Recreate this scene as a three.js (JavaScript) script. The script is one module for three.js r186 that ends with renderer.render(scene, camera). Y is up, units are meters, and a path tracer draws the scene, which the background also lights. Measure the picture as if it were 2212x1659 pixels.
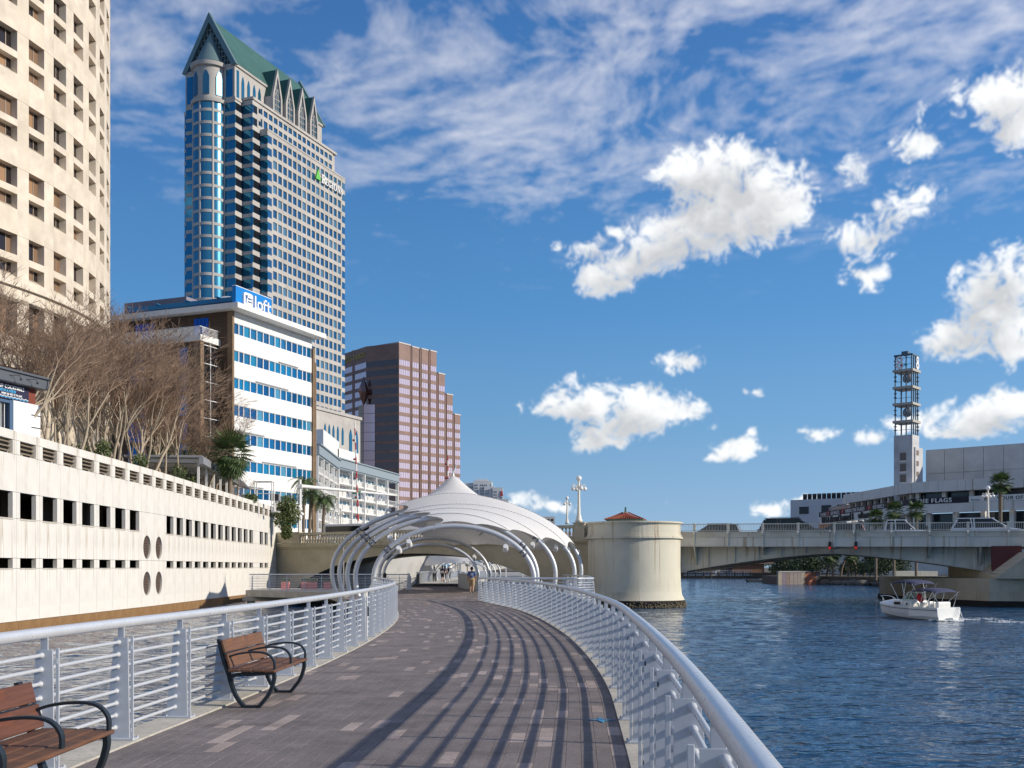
import * as THREE from 'three';
import { mergeGeometries, mergeVertices, toCreasedNormals } from 'three/addons/utils/BufferGeometryUtils.js';
import { RoundedBoxGeometry } from 'three/addons/geometries/RoundedBoxGeometry.js';
import { TextGeometry } from 'three/addons/geometries/TextGeometry.js';
import { FontLoader } from 'three/addons/loaders/FontLoader.js';
import { MarchingCubes } from 'three/addons/objects/MarchingCubes.js';

// ---------------------------------------------------------------- camera, sky, sun, exposure
const scene = new THREE.Scene();
const EYE = 1.6, FOCAL = 2370, PX = 1106, HZ = 1225;          // lens in units of a 2212 x 1659 picture
const camera = new THREE.PerspectiveCamera(2 * Math.atan(829.5 / FOCAL) * 180 / Math.PI, 4 / 3, 0.1, 4000);
camera.position.set(0, EYE, 0);
camera.lookAt(0, EYE, -10);
camera.setViewOffset(2212, 1659, 0, 829.5 - HZ, 2212, 1659);   // shift lens: the camera is level, its horizon low in the frame
camera.updateProjectionMatrix();
const renderer = new THREE.WebGLRenderer({ antialias: true });
renderer.toneMapping = THREE.LinearToneMapping;
renderer.toneMappingExposure = 1.10;
renderer.shadowMap.enabled = true;

const SUN_AZ = 12 * Math.PI / 180, SUN_EL = 23.5 * Math.PI / 180;
const SUN = new THREE.Vector3(Math.cos(SUN_EL) * Math.cos(SUN_AZ), Math.sin(SUN_EL), Math.cos(SUN_EL) * Math.sin(SUN_AZ));
const sun = new THREE.DirectionalLight(new THREE.Color().setRGB(1.0, 0.91, 0.77), 4.3);
sun.name = 'sun';
sun.position.copy(SUN).multiplyScalar(300).add(new THREE.Vector3(0, 0, -60));
sun.target.position.set(0, 0, -60);
sun.castShadow = true;
sun.shadow.radius = 1;
Object.assign(sun.shadow.camera, { left: -260, right: 260, top: 220, bottom: -120, near: 1, far: 900 });
sun.shadow.mapSize.set(4096, 4096);
scene.add(sun, sun.target);

// seeded random numbers and lattice noise
let seedState = 12345;
const reseed = (n) => { seedState = n; };
const rnd = () => { seedState = (seedState + 0x6d2b79f5) | 0; let t = Math.imul(seedState ^ (seedState >>> 15), 1 | seedState); t = (t + Math.imul(t ^ (t >>> 7), 61 | t)) ^ t; return ((t ^ (t >>> 14)) >>> 0) / 4294967296; };
const rr = (a, b) => a + (b - a) * rnd();
const clamp = (x, a = 0, b = 1) => Math.min(b, Math.max(a, x));
const lerp = (a, b, t) => a + (b - a) * t;
const sstep = (a, b, x) => { const t = clamp((x - a) / (b - a)); return t * t * (3 - 2 * t); };
const LAT = new Float32Array(65536);
{ reseed(77); for (let i = 0; i < 65536; i++) LAT[i] = rnd(); }
const hash2 = (ix, iy) => LAT[(Math.imul(ix, 7919) + Math.imul(iy, 104729) + Math.imul(ix ^ (iy << 3), 31)) & 65535];
function vnoise(x, y, per = 0) {                                // value noise, periodic when per > 0
  let ix = Math.floor(x), iy = Math.floor(y); const fx = x - ix, fy = y - iy;
  let jx = ix + 1, jy = iy + 1;
  if (per) { ix = ((ix % per) + per) % per; iy = ((iy % per) + per) % per; jx = ((jx % per) + per) % per; jy = ((jy % per) + per) % per; }
  const s = fx * fx * (3 - 2 * fx), t = fy * fy * (3 - 2 * fy);
  const a = hash2(ix, iy), b = hash2(jx, iy), c = hash2(ix, jy), d = hash2(jx, jy);
  return (a + (b - a) * s) * (1 - t) + (c + (d - c) * s) * t;
}
function fbm(x, y, oct = 5, per = 0, gain = 0.5) {
  let a = 1, sum = 0, tot = 0, p = per;
  for (let i = 0; i < oct; i++) { sum += a * vnoise(x, y, p); tot += a; a *= gain; x *= 2; y *= 2; p *= 2; if (!per) { x += 17.3; y += 9.1; } }
  return sum / tot;
}

// the sky: clear air, a sheet of broken high cloud and fair weather cumulus all the way round
{
  const W = 4096, H = 2048, data = new Float32Array(W * H * 4), deg = Math.PI / 180;
  const lin = (c) => c <= 0.04045 ? c / 12.92 : Math.pow((c + 0.055) / 1.055, 2.4);
  const RGB = (r, g, b) => [lin(r / 255), lin(g / 255), lin(b / 255)];
  const stops = [[0, RGB(166, 193, 219)], [3, RGB(146, 184, 218)], [7, RGB(119, 169, 213)], [13, RGB(91, 150, 207)], [20, RGB(75, 131, 193)], [30, RGB(62, 110, 173)], [50, RGB(52, 94, 156)], [90, RGB(44, 82, 142)]];
  // cumulus: angular centre (azimuth right of north, elevation) and radii in degrees, all in one list
  const cum = [];
  const add = (x, y, rx, ry, w = 1) => { const az = Math.atan((x - PX) / FOCAL), k = Math.cos(az) / deg; cum.push([az / deg, Math.atan((HZ - y) / FOCAL * Math.cos(az)) / deg, rx / FOCAL * k * Math.cos(az), ry / FOCAL * k, w]); };
  for (const c of [
    [1292, 605, 66, 44], [1352, 575, 84, 50], [1448, 535, 95, 58], [1545, 492, 105, 70], [1622, 430, 112, 84], [1480, 392, 84, 44], [1560, 362, 90, 44], [1690, 448, 78, 60], [1270, 538, 42, 26], [1332, 505, 34, 18],
    [1200, 887, 74, 26], [1296, 872, 112, 52], [1400, 890, 98, 42], [1270, 955, 46, 30], [1340, 930, 72, 38], [1474, 890, 50, 20],
    [1475, 780, 56, 26], [1596, 968, 60, 24], [1556, 986, 38, 16], [1765, 938, 52, 17], [1630, 847, 30, 13], [1882, 950, 38, 20], [1962, 918, 58, 24],
    [2120, 912, 100, 40], [2190, 878, 74, 44], [2050, 934, 50, 16], [2150, 650, 104, 92], [2060, 742, 92, 40], [2190, 745, 80, 48], [2210, 590, 60, 50], [2200, 262, 54, 72],
    [1850, 515, 86, 34, .8], [1922, 482, 60, 48, .8], [1994, 428, 56, 42, .8], [1882, 590, 60, 40, .85], [1990, 322, 66, 34, .85], [1842, 372, 40, 42, .7],
    [1665, 1098, 60, 20, .7], [1745, 1082, 48, 14, .6], [1128, 1078, 50, 24, .7], [1196, 1098, 60, 16, .7], [1435, 1078, 13, 14, .6], [1540, 925, 14, 9, .6], [1625, 935, 16, 9, .5], [1210, 530, 18, 12, .6]]) add(...c);
  reseed(4711);
  for (let i = 0; i < 46; i++) {                                 // the same weather outside the frame
    const az = 28 + (i / 46) * 304 + rr(-4, 4), el = Math.pow(rnd(), 1.4) * 30 + 2.5, n = 2 + Math.floor(rnd() * 5), s = (0.5 + rnd()) * (0.5 + el / 18);
    for (let k = 0; k < n; k++) cum.push([az + rr(-2, 2) * s, el + rr(-0.8, 0.8) * s, rr(1, 2.4) * s, rr(0.5, 1.3) * s, rr(.8, 1)]);
  }
  const bins = Array.from({ length: 360 }, () => []);
  for (const c of cum) for (let a = Math.floor(c[0] - c[2] * 2.2) - 1; a <= c[0] + c[2] * 2.2 + 1; a++) bins[((a % 360) + 360) % 360].push(c);
  const body = (az, el) => {                                     // smooth union of the ellipses
    let m = 0;
    for (const c of bins[((Math.floor(az) % 360) + 360) % 360]) {
      let dx = az - c[0]; if (dx > 180) dx -= 360; else if (dx < -180) dx += 360;
      dx /= c[2]; const dy = (el - c[1]) / (c[3] * (el < c[1] ? .85 : 1.1)), r = dx * dx + dy * dy;
      if (r < 4) { const v = c[4] * Math.exp(-r * 1.1); m = m + v - m * v; }
    }
    return m;
  };
  const sunAz = Math.atan2(SUN.x, -SUN.z) / deg;
  for (let row = 0; row < H; row++) {
    const up = ((row + 0.5) / H - 0.5) * Math.PI, el = up / deg, e = Math.max(0, el);
    let k = 0; while (k < stops.length - 2 && stops[k + 1][0] < e) k++;
    const tt = sstep(0, 1, 0) + clamp((e - stops[k][0]) / (stops[k + 1][0] - stops[k][0]));
    const base = [0, 1, 2].map((c) => lerp(stops[k][1][c], stops[k + 1][1][c], tt));
    for (let col = 0; col < W; col++) {
      const o = (row * W + col) * 4;
      if (el < -0.2) { data[o] = 0.11; data[o + 1] = 0.13; data[o + 2] = 0.14; data[o + 3] = 1; continue; }
      const ro = ((col + 0.5) / W - 0.5) * 2 * Math.PI, dx = Math.cos(ro) * Math.cos(up), dz = Math.sin(ro) * Math.cos(up), dy = Math.sin(up);
      const az = Math.atan2(dx, -dz) / deg, cs = dx * SUN.x + dy * SUN.y + dz * SUN.z;
      const g = 0.86 + 0.30 * clamp(cs + 0.15, 0, 1) + 0.25 * Math.pow(clamp(cs), 6);
      let r = base[0] * g * (1 + 0.12 * clamp(cs)), gr = base[1] * g, b = base[2] * g * (1 - 0.02 * clamp(cs));
      // high broken sheet
      if (e > 8.4) {
        const q = 1 / (dy + 0.10), px = dx * q * 2.2, pz = dz * q * 2.2;
        const wx = px + 0.5 * fbm(px * 1.3 + 3, pz * 1.3, 3), wz = pz + 0.5 * fbm(px * 1.3, pz * 1.3 + 8, 3);
        const big = fbm(wx * 0.55 + 12.6, wz * 0.55 + 21.4, 3), sa = (wx + wz) * .7071, sc = (wx - wz) * .7071;
        const cover = sstep(13, 23, e + 9 * (big - .5)) * sstep(.30, .62, big + 0.72 * cs + .09);
        const mid = cover > 0 ? fbm(sa * 2.0 + 5.3, sc * 3.4 + 2.2, 5, 0, .55) : 0, fine = cover > 0 ? fbm(sa * 11, sc * 13, 6, 0, .62) : 0;
        const d = clamp((mid * .62 + fine * .50 - 0.57 + 0.24 * (cover - .5)) * 2.3) * cover;
        const a = 0.74 * d, w = 0.80 + .12 * cs;
        r = lerp(r, w * .93, a); gr = lerp(gr, w * .94, a); b = lerp(b, w * 1.02, a);
      }
      if (el < 62 && bins[((Math.floor(az) % 360) + 360) % 360].length && body(az, el) > .05) {
        const u = az * 0.9, v = el * 0.9, warp = 1.7;
        const ux = u + warp * (fbm(u * .8 + 5, v * .8, 3) - .5), vy = v + warp * (fbm(u * .8, v * .8 + 40, 3) - .5);
        const det = fbm(ux * 1.1, vy * 1.35, 8, 0, .62);
        const B = body(az + (det - .5) * .6, el + (fbm(ux * 1.2 + 9, vy * 1.2, 3) - .5) * .5);
        const wisp = fbm(ux * 6 + 3, vy * 7, 4, 0, .6); const dens = B * 1.28 + (det - .5) * 1.75 + (wisp - .5) * .95 - 0.57 - .6 * sstep(.26, .10, B);
        if (dens > -0.05) {
          const a = .97 * Math.pow(sstep(-0.10, 0.62, dens), .8) * (e < 2 ? .7 : 1) * sstep(0, 2.5, e);
          const sx = Math.sign(((sunAz - az + 540) % 360) - 180);
          const B2 = body(az + sx * 0.9, el + 1.15), d2 = fbm((az + sx * .25) * 1.0 + 1.1 * (det - .5), (el + .35) * 1.3, 5);
          const shade = clamp(1.0 - 0.40 * clamp(B2 * 1.3 - .28) * clamp(dens * 2) + (det - d2) * 0.40 + (wisp - .5) * .10, .62, 1.03);
          const w = shade * 0.97;
          r = lerp(r, w * 0.985, a); gr = lerp(gr, w * 0.99 + .008, a); b = lerp(b, Math.min(1.05, w * 1.0 + .035 * (1 - shade)), a);
        }
      }
      data[o] = r; data[o + 1] = gr; data[o + 2] = b; data[o + 3] = 1;
    }
  }
  const sky = new THREE.DataTexture(data, W, H, THREE.RGBAFormat, THREE.FloatType);
  sky.mapping = THREE.EquirectangularReflectionMapping;
  sky.magFilter = THREE.LinearFilter;
  sky.needsUpdate = true;
  scene.background = sky;
  scene.environment = sky;
}

// ---------------------------------------------------------------- helpers
const V = (x, y, z) => new THREE.Vector3(x, y, z);
const taken = new Map();
const numbered = (n) => { const k = taken.get(n) ?? 0; taken.set(n, k + 1); return k ? n + '_' + String(k).padStart(3, '0') : n; };
const at = (x, y, d) => V((x - PX) / FOCAL * d, EYE + (HZ - y) / FOCAL * d, -d);     // where a sight line meets a given distance
function tag(o, label, category, group) { o.userData.label = label; o.userData.category = category; if (group) o.userData.group = group; return o; }
function thing(name, label, category, pos = [0, 0, 0], turn = 0, group) {
  const o = new THREE.Group(); o.name = numbered(name); scene.add(o); o.position.set(...pos); o.rotation.y = turn; return tag(o, label, category, group);
}
function dup(src, pos, turn, label, group, scale) {
  const r = src.clone(); r.userData = { ...src.userData }; r.name = numbered(src.name.replace(/_\d{3}$/, '')); scene.add(r);
  r.position.set(...pos); r.rotation.y = turn; if (label) r.userData.label = label; if (group) r.userData.group = group; if (scale) r.scale.setScalar(scale); return r;
}
function metricUV(g) {                                              // uv in metres on the plane each face points out of
  const p = g.attributes.position, n = g.attributes.normal, uv = new Float32Array(p.count * 2);
  for (let i = 0; i < p.count; i++) {
    const ax = Math.abs(n.getX(i)), ay = Math.abs(n.getY(i)), az = Math.abs(n.getZ(i));
    if (ay >= ax && ay >= az) { uv[i * 2] = p.getX(i); uv[i * 2 + 1] = p.getZ(i); }
    else if (ax >= az) { uv[i * 2] = p.getZ(i); uv[i * 2 + 1] = p.getY(i); }
    else { uv[i * 2] = p.getX(i); uv[i * 2 + 1] = p.getY(i); }
  }
  g.setAttribute('uv', new THREE.BufferAttribute(uv, 2));
  return g;
}
const plain = (g) => { const h = g.index ? g.toNonIndexed() : g; for (const k of Object.keys(h.attributes)) if (!['position', 'normal', 'uv'].includes(k)) h.deleteAttribute(k); if (!h.attributes.uv) h.setAttribute('uv', new THREE.BufferAttribute(new Float32Array(h.attributes.position.count * 2), 2)); return h; };
function join(gs, keepUV) { gs = [gs].flat(3).filter(Boolean).map(plain); const g = gs.length > 1 ? mergeGeometries(gs) : gs[0]; return keepUV ? g : metricUV(g); }
function mk(name, gs, m, parent, keepUV) {
  const g = gs.isBufferGeometry && gs.userData.done ? gs : join(gs, keepUV); g.userData.done = true;
  const o = new THREE.Mesh(g, m); o.name = name; o.castShadow = o.receiveShadow = true; (parent ?? scene).add(o); return o;
}
const put = (o, x, y, z, ry = 0) => { o.position.set(x, y, z); o.rotation.y = ry; return o; };
const struct = (name, gs, m, keepUV) => { const o = mk(numbered(name), gs, m, scene, keepUV); o.userData.kind = 'structure'; return o; };
const single = (name, label, category, gs, m, group, keepUV) => tag(mk(numbered(name), gs, m, scene, keepUV), label, category, group);
const bx = (x0, x1, y0, y1, z0, z1) => { const g = new THREE.BoxGeometry(Math.abs(x1 - x0), Math.abs(y1 - y0), Math.abs(z1 - z0)); g.translate((x0 + x1) / 2, (y0 + y1) / 2, (z0 + z1) / 2); return g; };
const cbx = (x, y, z, w, h, d, ry = 0) => { const g = new THREE.BoxGeometry(w, h, d); if (ry) g.rotateY(ry); g.translate(x, y, z); return g; };
const rbx = (x, y, z, w, h, d, r = .01, ry = 0) => { const g = new RoundedBoxGeometry(w, h, d, 2, r); if (ry) g.rotateY(ry); g.translate(x, y, z); return g; };
const cyl = (x, y0, y1, z, r0, r1 = r0, n = 12, open = false) => { const g = new THREE.CylinderGeometry(r1, r0, y1 - y0, n, 1, open); g.translate(x, (y0 + y1) / 2, z); return g; };
const ball = (x, y, z, r, n = 10, sy = 1) => { const g = new THREE.SphereGeometry(r, n, Math.max(6, n - 2)); g.scale(1, sy, 1); g.translate(x, y, z); return g; };
function rod(a, b, r, n = 6, r2 = r) {
  a = a.isVector3 ? a : V(...a); b = b.isVector3 ? b : V(...b);
  const d = b.clone().sub(a), g = new THREE.CylinderGeometry(r2, r, d.length(), n, 1);
  g.applyQuaternion(new THREE.Quaternion().setFromUnitVectors(V(0, 1, 0), d.clone().normalize())); g.translate((a.x + b.x) / 2, (a.y + b.y) / 2, (a.z + b.z) / 2); return g;
}
function tube(pts, r, seg = 40, n = 8, closed = false) { return new THREE.TubeGeometry(new THREE.CatmullRomCurve3(pts.map((p) => p.isVector3 ? p : V(...p)), closed), seg, r, n, closed); }
const lathe = (pts, n = 16, x = 0, y = 0, z = 0) => { const g = new THREE.LatheGeometry(pts.map((p) => new THREE.Vector2(...p)), n); g.translate(x, y, z); return g; };
function shapeOf(pts, holes = []) { const s = new THREE.Shape(pts.map((p) => new THREE.Vector2(...p))); for (const h of holes) s.holes.push(new THREE.Path(h.map((p) => new THREE.Vector2(...p)))); return s; }
const extrude = (pts, depth, bevel = 0, holes = [], curve = 8) => new THREE.ExtrudeGeometry(shapeOf(pts, holes), { depth, curveSegments: curve, bevelEnabled: bevel > 0, bevelSize: bevel, bevelThickness: bevel, bevelSegments: 2, bevelOffset: -bevel });
// a prism standing on a plan outline [[x, d], ...] between two heights
function prism(plan, y0, y1) { const g = new THREE.ExtrudeGeometry(shapeOf(plan), { depth: y1 - y0, bevelEnabled: false }); g.rotateX(-Math.PI / 2); g.translate(0, y0, 0); return g; }
function gridGeo(nu, nv, f, uvf) {                                   // a surface from f(u, v) with smooth normals
  const pos = [], uv = [], idx = [];
  for (let j = 0; j <= nv; j++) for (let i = 0; i <= nu; i++) { const p = f(i / nu, j / nv); pos.push(p.x, p.y, p.z); const q = uvf ? uvf(i / nu, j / nv, p) : [i / nu, j / nv]; uv.push(q[0], q[1]); }
  for (let j = 0; j < nv; j++) for (let i = 0; i < nu; i++) { const a = j * (nu + 1) + i, b = a + 1, c = a + nu + 1, d = c + 1; idx.push(a, c, b, b, c, d); }
  const g = new THREE.BufferGeometry(); g.setAttribute('position', new THREE.Float32BufferAttribute(pos, 3)); g.setAttribute('uv', new THREE.Float32BufferAttribute(uv, 2)); g.setIndex(idx); g.computeVertexNormals(); return g;
}
// ---------------------------------------------------------------- textures and materials
function tex(size, f, srgb = true, rep = 1) {
  const d = new Uint8Array(size * size * 4);
  for (let y = 0; y < size; y++) for (let x = 0; x < size; x++) { const c = f(x / size, y / size), o = (y * size + x) * 4; const a = Array.isArray(c) ? c : [c, c, c]; for (let k = 0; k < 3; k++) d[o + k] = clamp(a[k]) * 255; d[o + 3] = 255; }
  const t = new THREE.DataTexture(d, size, size); t.wrapS = t.wrapT = THREE.RepeatWrapping; t.magFilter = THREE.LinearFilter; if (srgb) t.colorSpace = THREE.SRGBColorSpace; t.repeat.set(rep, rep); t.needsUpdate = true; return t;
}
const again = (t, rx, ry = rx) => { const c = t.clone(); c.repeat.set(rx, ry); c.needsUpdate = true; return c; };
function canvasTex(w, h, draw) { const c = document.createElement('canvas'); c.width = w; c.height = h; draw(c.getContext('2d'), w, h); const t = new THREE.CanvasTexture(c); t.colorSpace = THREE.SRGBColorSpace; t.anisotropy = 8; return t; }
const T = {
  mottle: tex(512, (u, v) => 0.80 + 0.20 * fbm(u * 8, v * 8, 6, 8, .6)),
  grain: tex(512, (u, v) => 0.70 + 0.30 * (0.5 * fbm(u * 64, v * 64, 3, 64) + 0.5 * fbm(u * 6, v * 6, 4, 6))),
  streak: tex(1024, (u, v) => { const a = fbm(u * 96, v * 3, 3, 0), b = fbm(u * 7 + 3, v * 5, 5, 0), s = sstep(.60, .85, a) * sstep(.40, .7, b); const m = 0.90 + .10 * fbm(u * 12, v * 12, 5), k = sstep(.58, .78, fbm(u * 4 + 11, v * 4, 6)); return [m - .18 * s - .05 * k, m - .23 * s - .065 * k, m - .29 * s - .09 * k]; }),
  speck: tex(512, (u, v) => { const n = vnoise(u * 256, v * 256, 256), k = vnoise(u * 128 + .5, v * 128, 128), m = fbm(u * 10, v * 10, 4, 10); return 0.60 + .22 * n + .14 * k + .16 * (m - .4); }),
  wood: tex(512, (u, v) => { const g = fbm(u * 4 + .35 * fbm(u * 3, v * 3, 3, 3), v * 64, 4, 0), w = fbm(u * 3 + 7, v * 5, 5, 0), d = sstep(.5, .72, w); return [0.62 + .34 * g + .10 * d, .56 + .38 * g + .06 * d, .52 + .40 * g - .02 * d]; }),
  paver: tex(1024, (u, v) => { const n = vnoise(u * 512, v * 512, 512), k = vnoise(u * 256 + .5, v * 256, 256), m = fbm(u * 9, v * 9, 5, 9), st = sstep(.60, .74, fbm(u * 5 + 3, v * 5 + 1, 5, 5)), gx = u * 26, gy = v * 26, hx = hash2(Math.floor(gx), Math.floor(gy) + 900), gum = hx > .93 ? sstep(.16, .10, Math.hypot(gx % 1 - .5, gy % 1 - .5)) : 0; return .62 + .20 * n + .14 * k + .20 * (m - .45) - .10 * st - .16 * gum; }),
  worn: tex(512, (u, v) => { const a = fbm(u * 5, v * 5, 6, 5, .6), b = sstep(.62, .8, fbm(u * 40, v * 40, 4, 40)); return .93 + .08 * (a - .3) - .05 * b; }),
  fine: tex(256, (u, v) => 0.93 + .07 * fbm(u * 16, v * 16, 4, 16)),
};
const BUMP = { rough: tex(512, (u, v) => fbm(u * 48, v * 48, 4, 48, .6), false), fine: tex(256, (u, v) => vnoise(u * 128, v * 128, 128), false) };
const C = (r, g, b) => new THREE.Color().setRGB(r, g, b);
function M(c, rough = .8, o = {}) {
  const P = o.transmission || o.clearcoat || o.sheen || o.ior ? THREE.MeshPhysicalMaterial : THREE.MeshStandardMaterial;
  return new P({ color: Array.isArray(c) ? C(...c) : new THREE.Color(c), roughness: rough, ...o });
}
const MAT = {
  white: M([.78, .77, .74], .6, { map: again(T.fine, .5) }),
  wallWhite: M([.74, .71, .655], .85, { map: again(T.streak, .09), bumpMap: again(BUMP.rough, .6), bumpScale: .004 }),
  concrete: M([.55, .50, .40], .9, { map: again(T.mottle, .14), bumpMap: again(BUMP.rough, .5), bumpScale: .006 }),
  bridge: M([.56, .49, .34], .85, { map: again(T.mottle, .11), bumpMap: again(BUMP.rough, .4), bumpScale: .006 }),
  bridgePale: M([.64, .60, .48], .85, { map: again(T.streak, .07), bumpMap: again(BUMP.rough, .4), bumpScale: .01 }),
  bridgeSteel: M([.66, .64, .56], .6, { map: again(T.streak, .1) }),
  greyConc: M([.46, .45, .43], .9, { map: again(T.mottle, .1) }),
  dark: M([.03, .03, .032], .8),
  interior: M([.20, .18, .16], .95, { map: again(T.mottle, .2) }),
  railMetal: M([.72, .74, .77], .34, { metalness: .3, map: again(T.worn, 1.1), roughnessMap: again(T.worn, .7) }),
  postMetal: M([.58, .61, .66], .5, { metalness: .25, map: again(T.worn, 1.3) }),
  kerb: M([.66, .62, .54], .9, { map: again(T.grain, .5), bumpMap: again(BUMP.rough, 1), bumpScale: .003 }),
  iron: M([.022, .032, .042], .45, { metalness: .3, map: again(T.fine, 3) }),
  glassBlue: M([.02, .24, .46], .06, { metalness: .55 }),
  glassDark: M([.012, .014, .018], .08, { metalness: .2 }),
  black: M([.012, .012, .014], .6),
  asphalt: M([.05, .05, .052], .9, { map: again(T.grain, .4) }),
  grass: M([.06, .10, .03], .95, { map: again(T.grain, .3) }),
  earth: M([.16, .13, .09], .95, { map: again(T.grain, .2) }),
  rust: M([.30, .17, .07], .9, { map: again(T.streak, .3), bumpMap: again(BUMP.rough, 1), bumpScale: .02 }),
};
const font = { sans: await new FontLoader().loadAsync('fonts/droid/droid_sans_bold.typeface.json'), serif: await new FontLoader().loadAsync('fonts/droid/droid_serif_bold.typeface.json'), serifR: await new FontLoader().loadAsync('fonts/droid/droid_serif_regular.typeface.json') };
const text = (s, size, depth, f = font.sans) => { const g = new TextGeometry(s, { font: f, size, depth, curveSegments: 3, bevelEnabled: false }); g.computeBoundingBox(); return g; };
// plan frames: u runs along a right-hand face and away, +z is the way that face looks
const turnOf = (ux, ud) => Math.atan2(ud, ux);

// ---------------------------------------------------------------- water, banks, riverwalk deck
const WATER = -1.0;
{
  const tile = 1536, bump = tex(tile, (u, v) => {
    const p = .35 + .9 * fbm(u * 4 + 2, v * 6, 3, 2), a = fbm(u * 16 + .6 * fbm(u * 8, v * 8, 2, 8), v * 26, 4, 0, .55), b = fbm(u * 64 + 3, v * 100, 3, 0), c = 1 - Math.abs(2 * fbm(u * 26 + 9, v * 42, 3, 0) - 1);
    return .5 + p * (.5 * (a - .5) + .18 * (b - .5) + .30 * (c - .7));
  }, false);
  const wm = M([.006, .058, .135], .06, { ior: 1.33, bumpMap: again(bump, 1 / 15), bumpScale: .24, specularIntensity: .7 });
  const wave = (x, z) => 0.050 * (fbm(x * .33 + .1 * z, z * .55, 3) - .5) + 0.06 * (fbm(x * .9 + 30, z * 1.5 - .2 * x, 2) - .5);
  // rows get longer with distance; the far rows reach the horizon
  const rows = [0]; let step = .16; while (rows.at(-1) < 330) { rows.push(rows.at(-1) + step); step = Math.max(.16, rows.at(-1) * .0062); } rows.push(700, 3500);
  const NX = 420, pos = [], uv = [], idx = [];
  for (let j = 0; j < rows.length; j++) for (let i = 0; i <= NX; i++) {
    const d = rows[j] + 0.5, half = 16 + d * .62, x = (i / NX * 2 - 1) * half, z = -d;
    pos.push(x, WATER + (d < 330 ? wave(x, z) * clamp(1.2 - d / 300, .2, 1) : 0), z); uv.push(x, z);
  }
  for (let j = 0; j < rows.length - 1; j++) for (let i = 0; i < NX; i++) { const a = j * (NX + 1) + i; idx.push(a, a + 1, a + NX + 1, a + 1, a + NX + 2, a + NX + 1); }
  const g = new THREE.BufferGeometry(); g.setAttribute('position', new THREE.Float32BufferAttribute(pos, 3)); g.setAttribute('uv', new THREE.Float32BufferAttribute(uv, 2)); g.setIndex(idx); g.computeVertexNormals();
  const w = new THREE.Mesh(g, wm); w.name = 'river_water'; w.userData.kind = 'structure'; w.receiveShadow = true; scene.add(w);
  struct('river_bed', bx(-3000, 3000, -9, -8, -3600, 400), MAT.earth);
}
// land: city bank on the left behind the sea walls, west bank on the right, far bank
const GARAGE = (d) => -19.2 - (d - 30) * .0135 - Math.max(0, d - 60) * .026;     // x of the sea wall face at distance d
struct('city_ground', prism([[-900, 108], [-60, 108], [-24, 100], [-20.9, 100.5], [-14, 112], [-9.6, 125], [-10.5, 170], [-11, 300], [-8, 420], [-6, 1200], [-900, 1200]], -8, 3.0), MAT.greyConc);
struct('west_bank', prism([[50, 69], [33, 93], [44, 118], [48, 137], [52.5, 150], [47, 166], [39.5, 163.6], [41, 180], [52, 200], [62, 235], [900, 255], [900, 60]], -8, .2), MAT.earth);
struct('far_bank', prism([[-8, 420], [6, 300], [20, 262], [56, 255], [70, 240], [900, 262], [900, 1500], [-8, 1500]], -8, .3), MAT.earth);

const RE = [[.38, 0], [.505, 1.5], [.63, 2.75], [.875, 5.5], [1.10, 8.7], [1.25, 11.2], [1.42, 14.4], [1.50, 18.4], [1.47, 24], [1.29, 29], [.93, 35], [.35, 41], [-.6, 47], [-1.55, 52]];
const LE = [[-3.4, 0], [-3.56, 3], [-3.65, 6], [-3.67, 8.2], [-3.59, 10.2], [-3.50, 11.7], [-3.43, 13.15], [-3.36, 14.64], [-3.31, 16.25], [-3.26, 17.7], [-3.22, 20.7], [-3.23, 24], [-3.38, 29], [-3.68, 34], [-4.2, 39], [-4.9, 44], [-5.8, 49], [-6.9, 54]];
const curveOf = (pts) => new THREE.CatmullRomCurve3(pts.map(([x, d]) => V(x, 0, -d)), false, 'centripetal');
const rightEdge = curveOf(RE), leftEdge = curveOf(LE);
const xAt = (pts) => { const c = curveOf(pts).getSpacedPoints(400); return (d) => { let i = 0; while (i < c.length - 2 && -c[i + 1].z < d) i++; const a = c[i], b = c[i + 1], t = clamp((d + a.z) / (a.z - b.z)); return lerp(a.x, b.x, t); }; };
const RX = xAt(RE), LX = xAt(LE);
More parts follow.
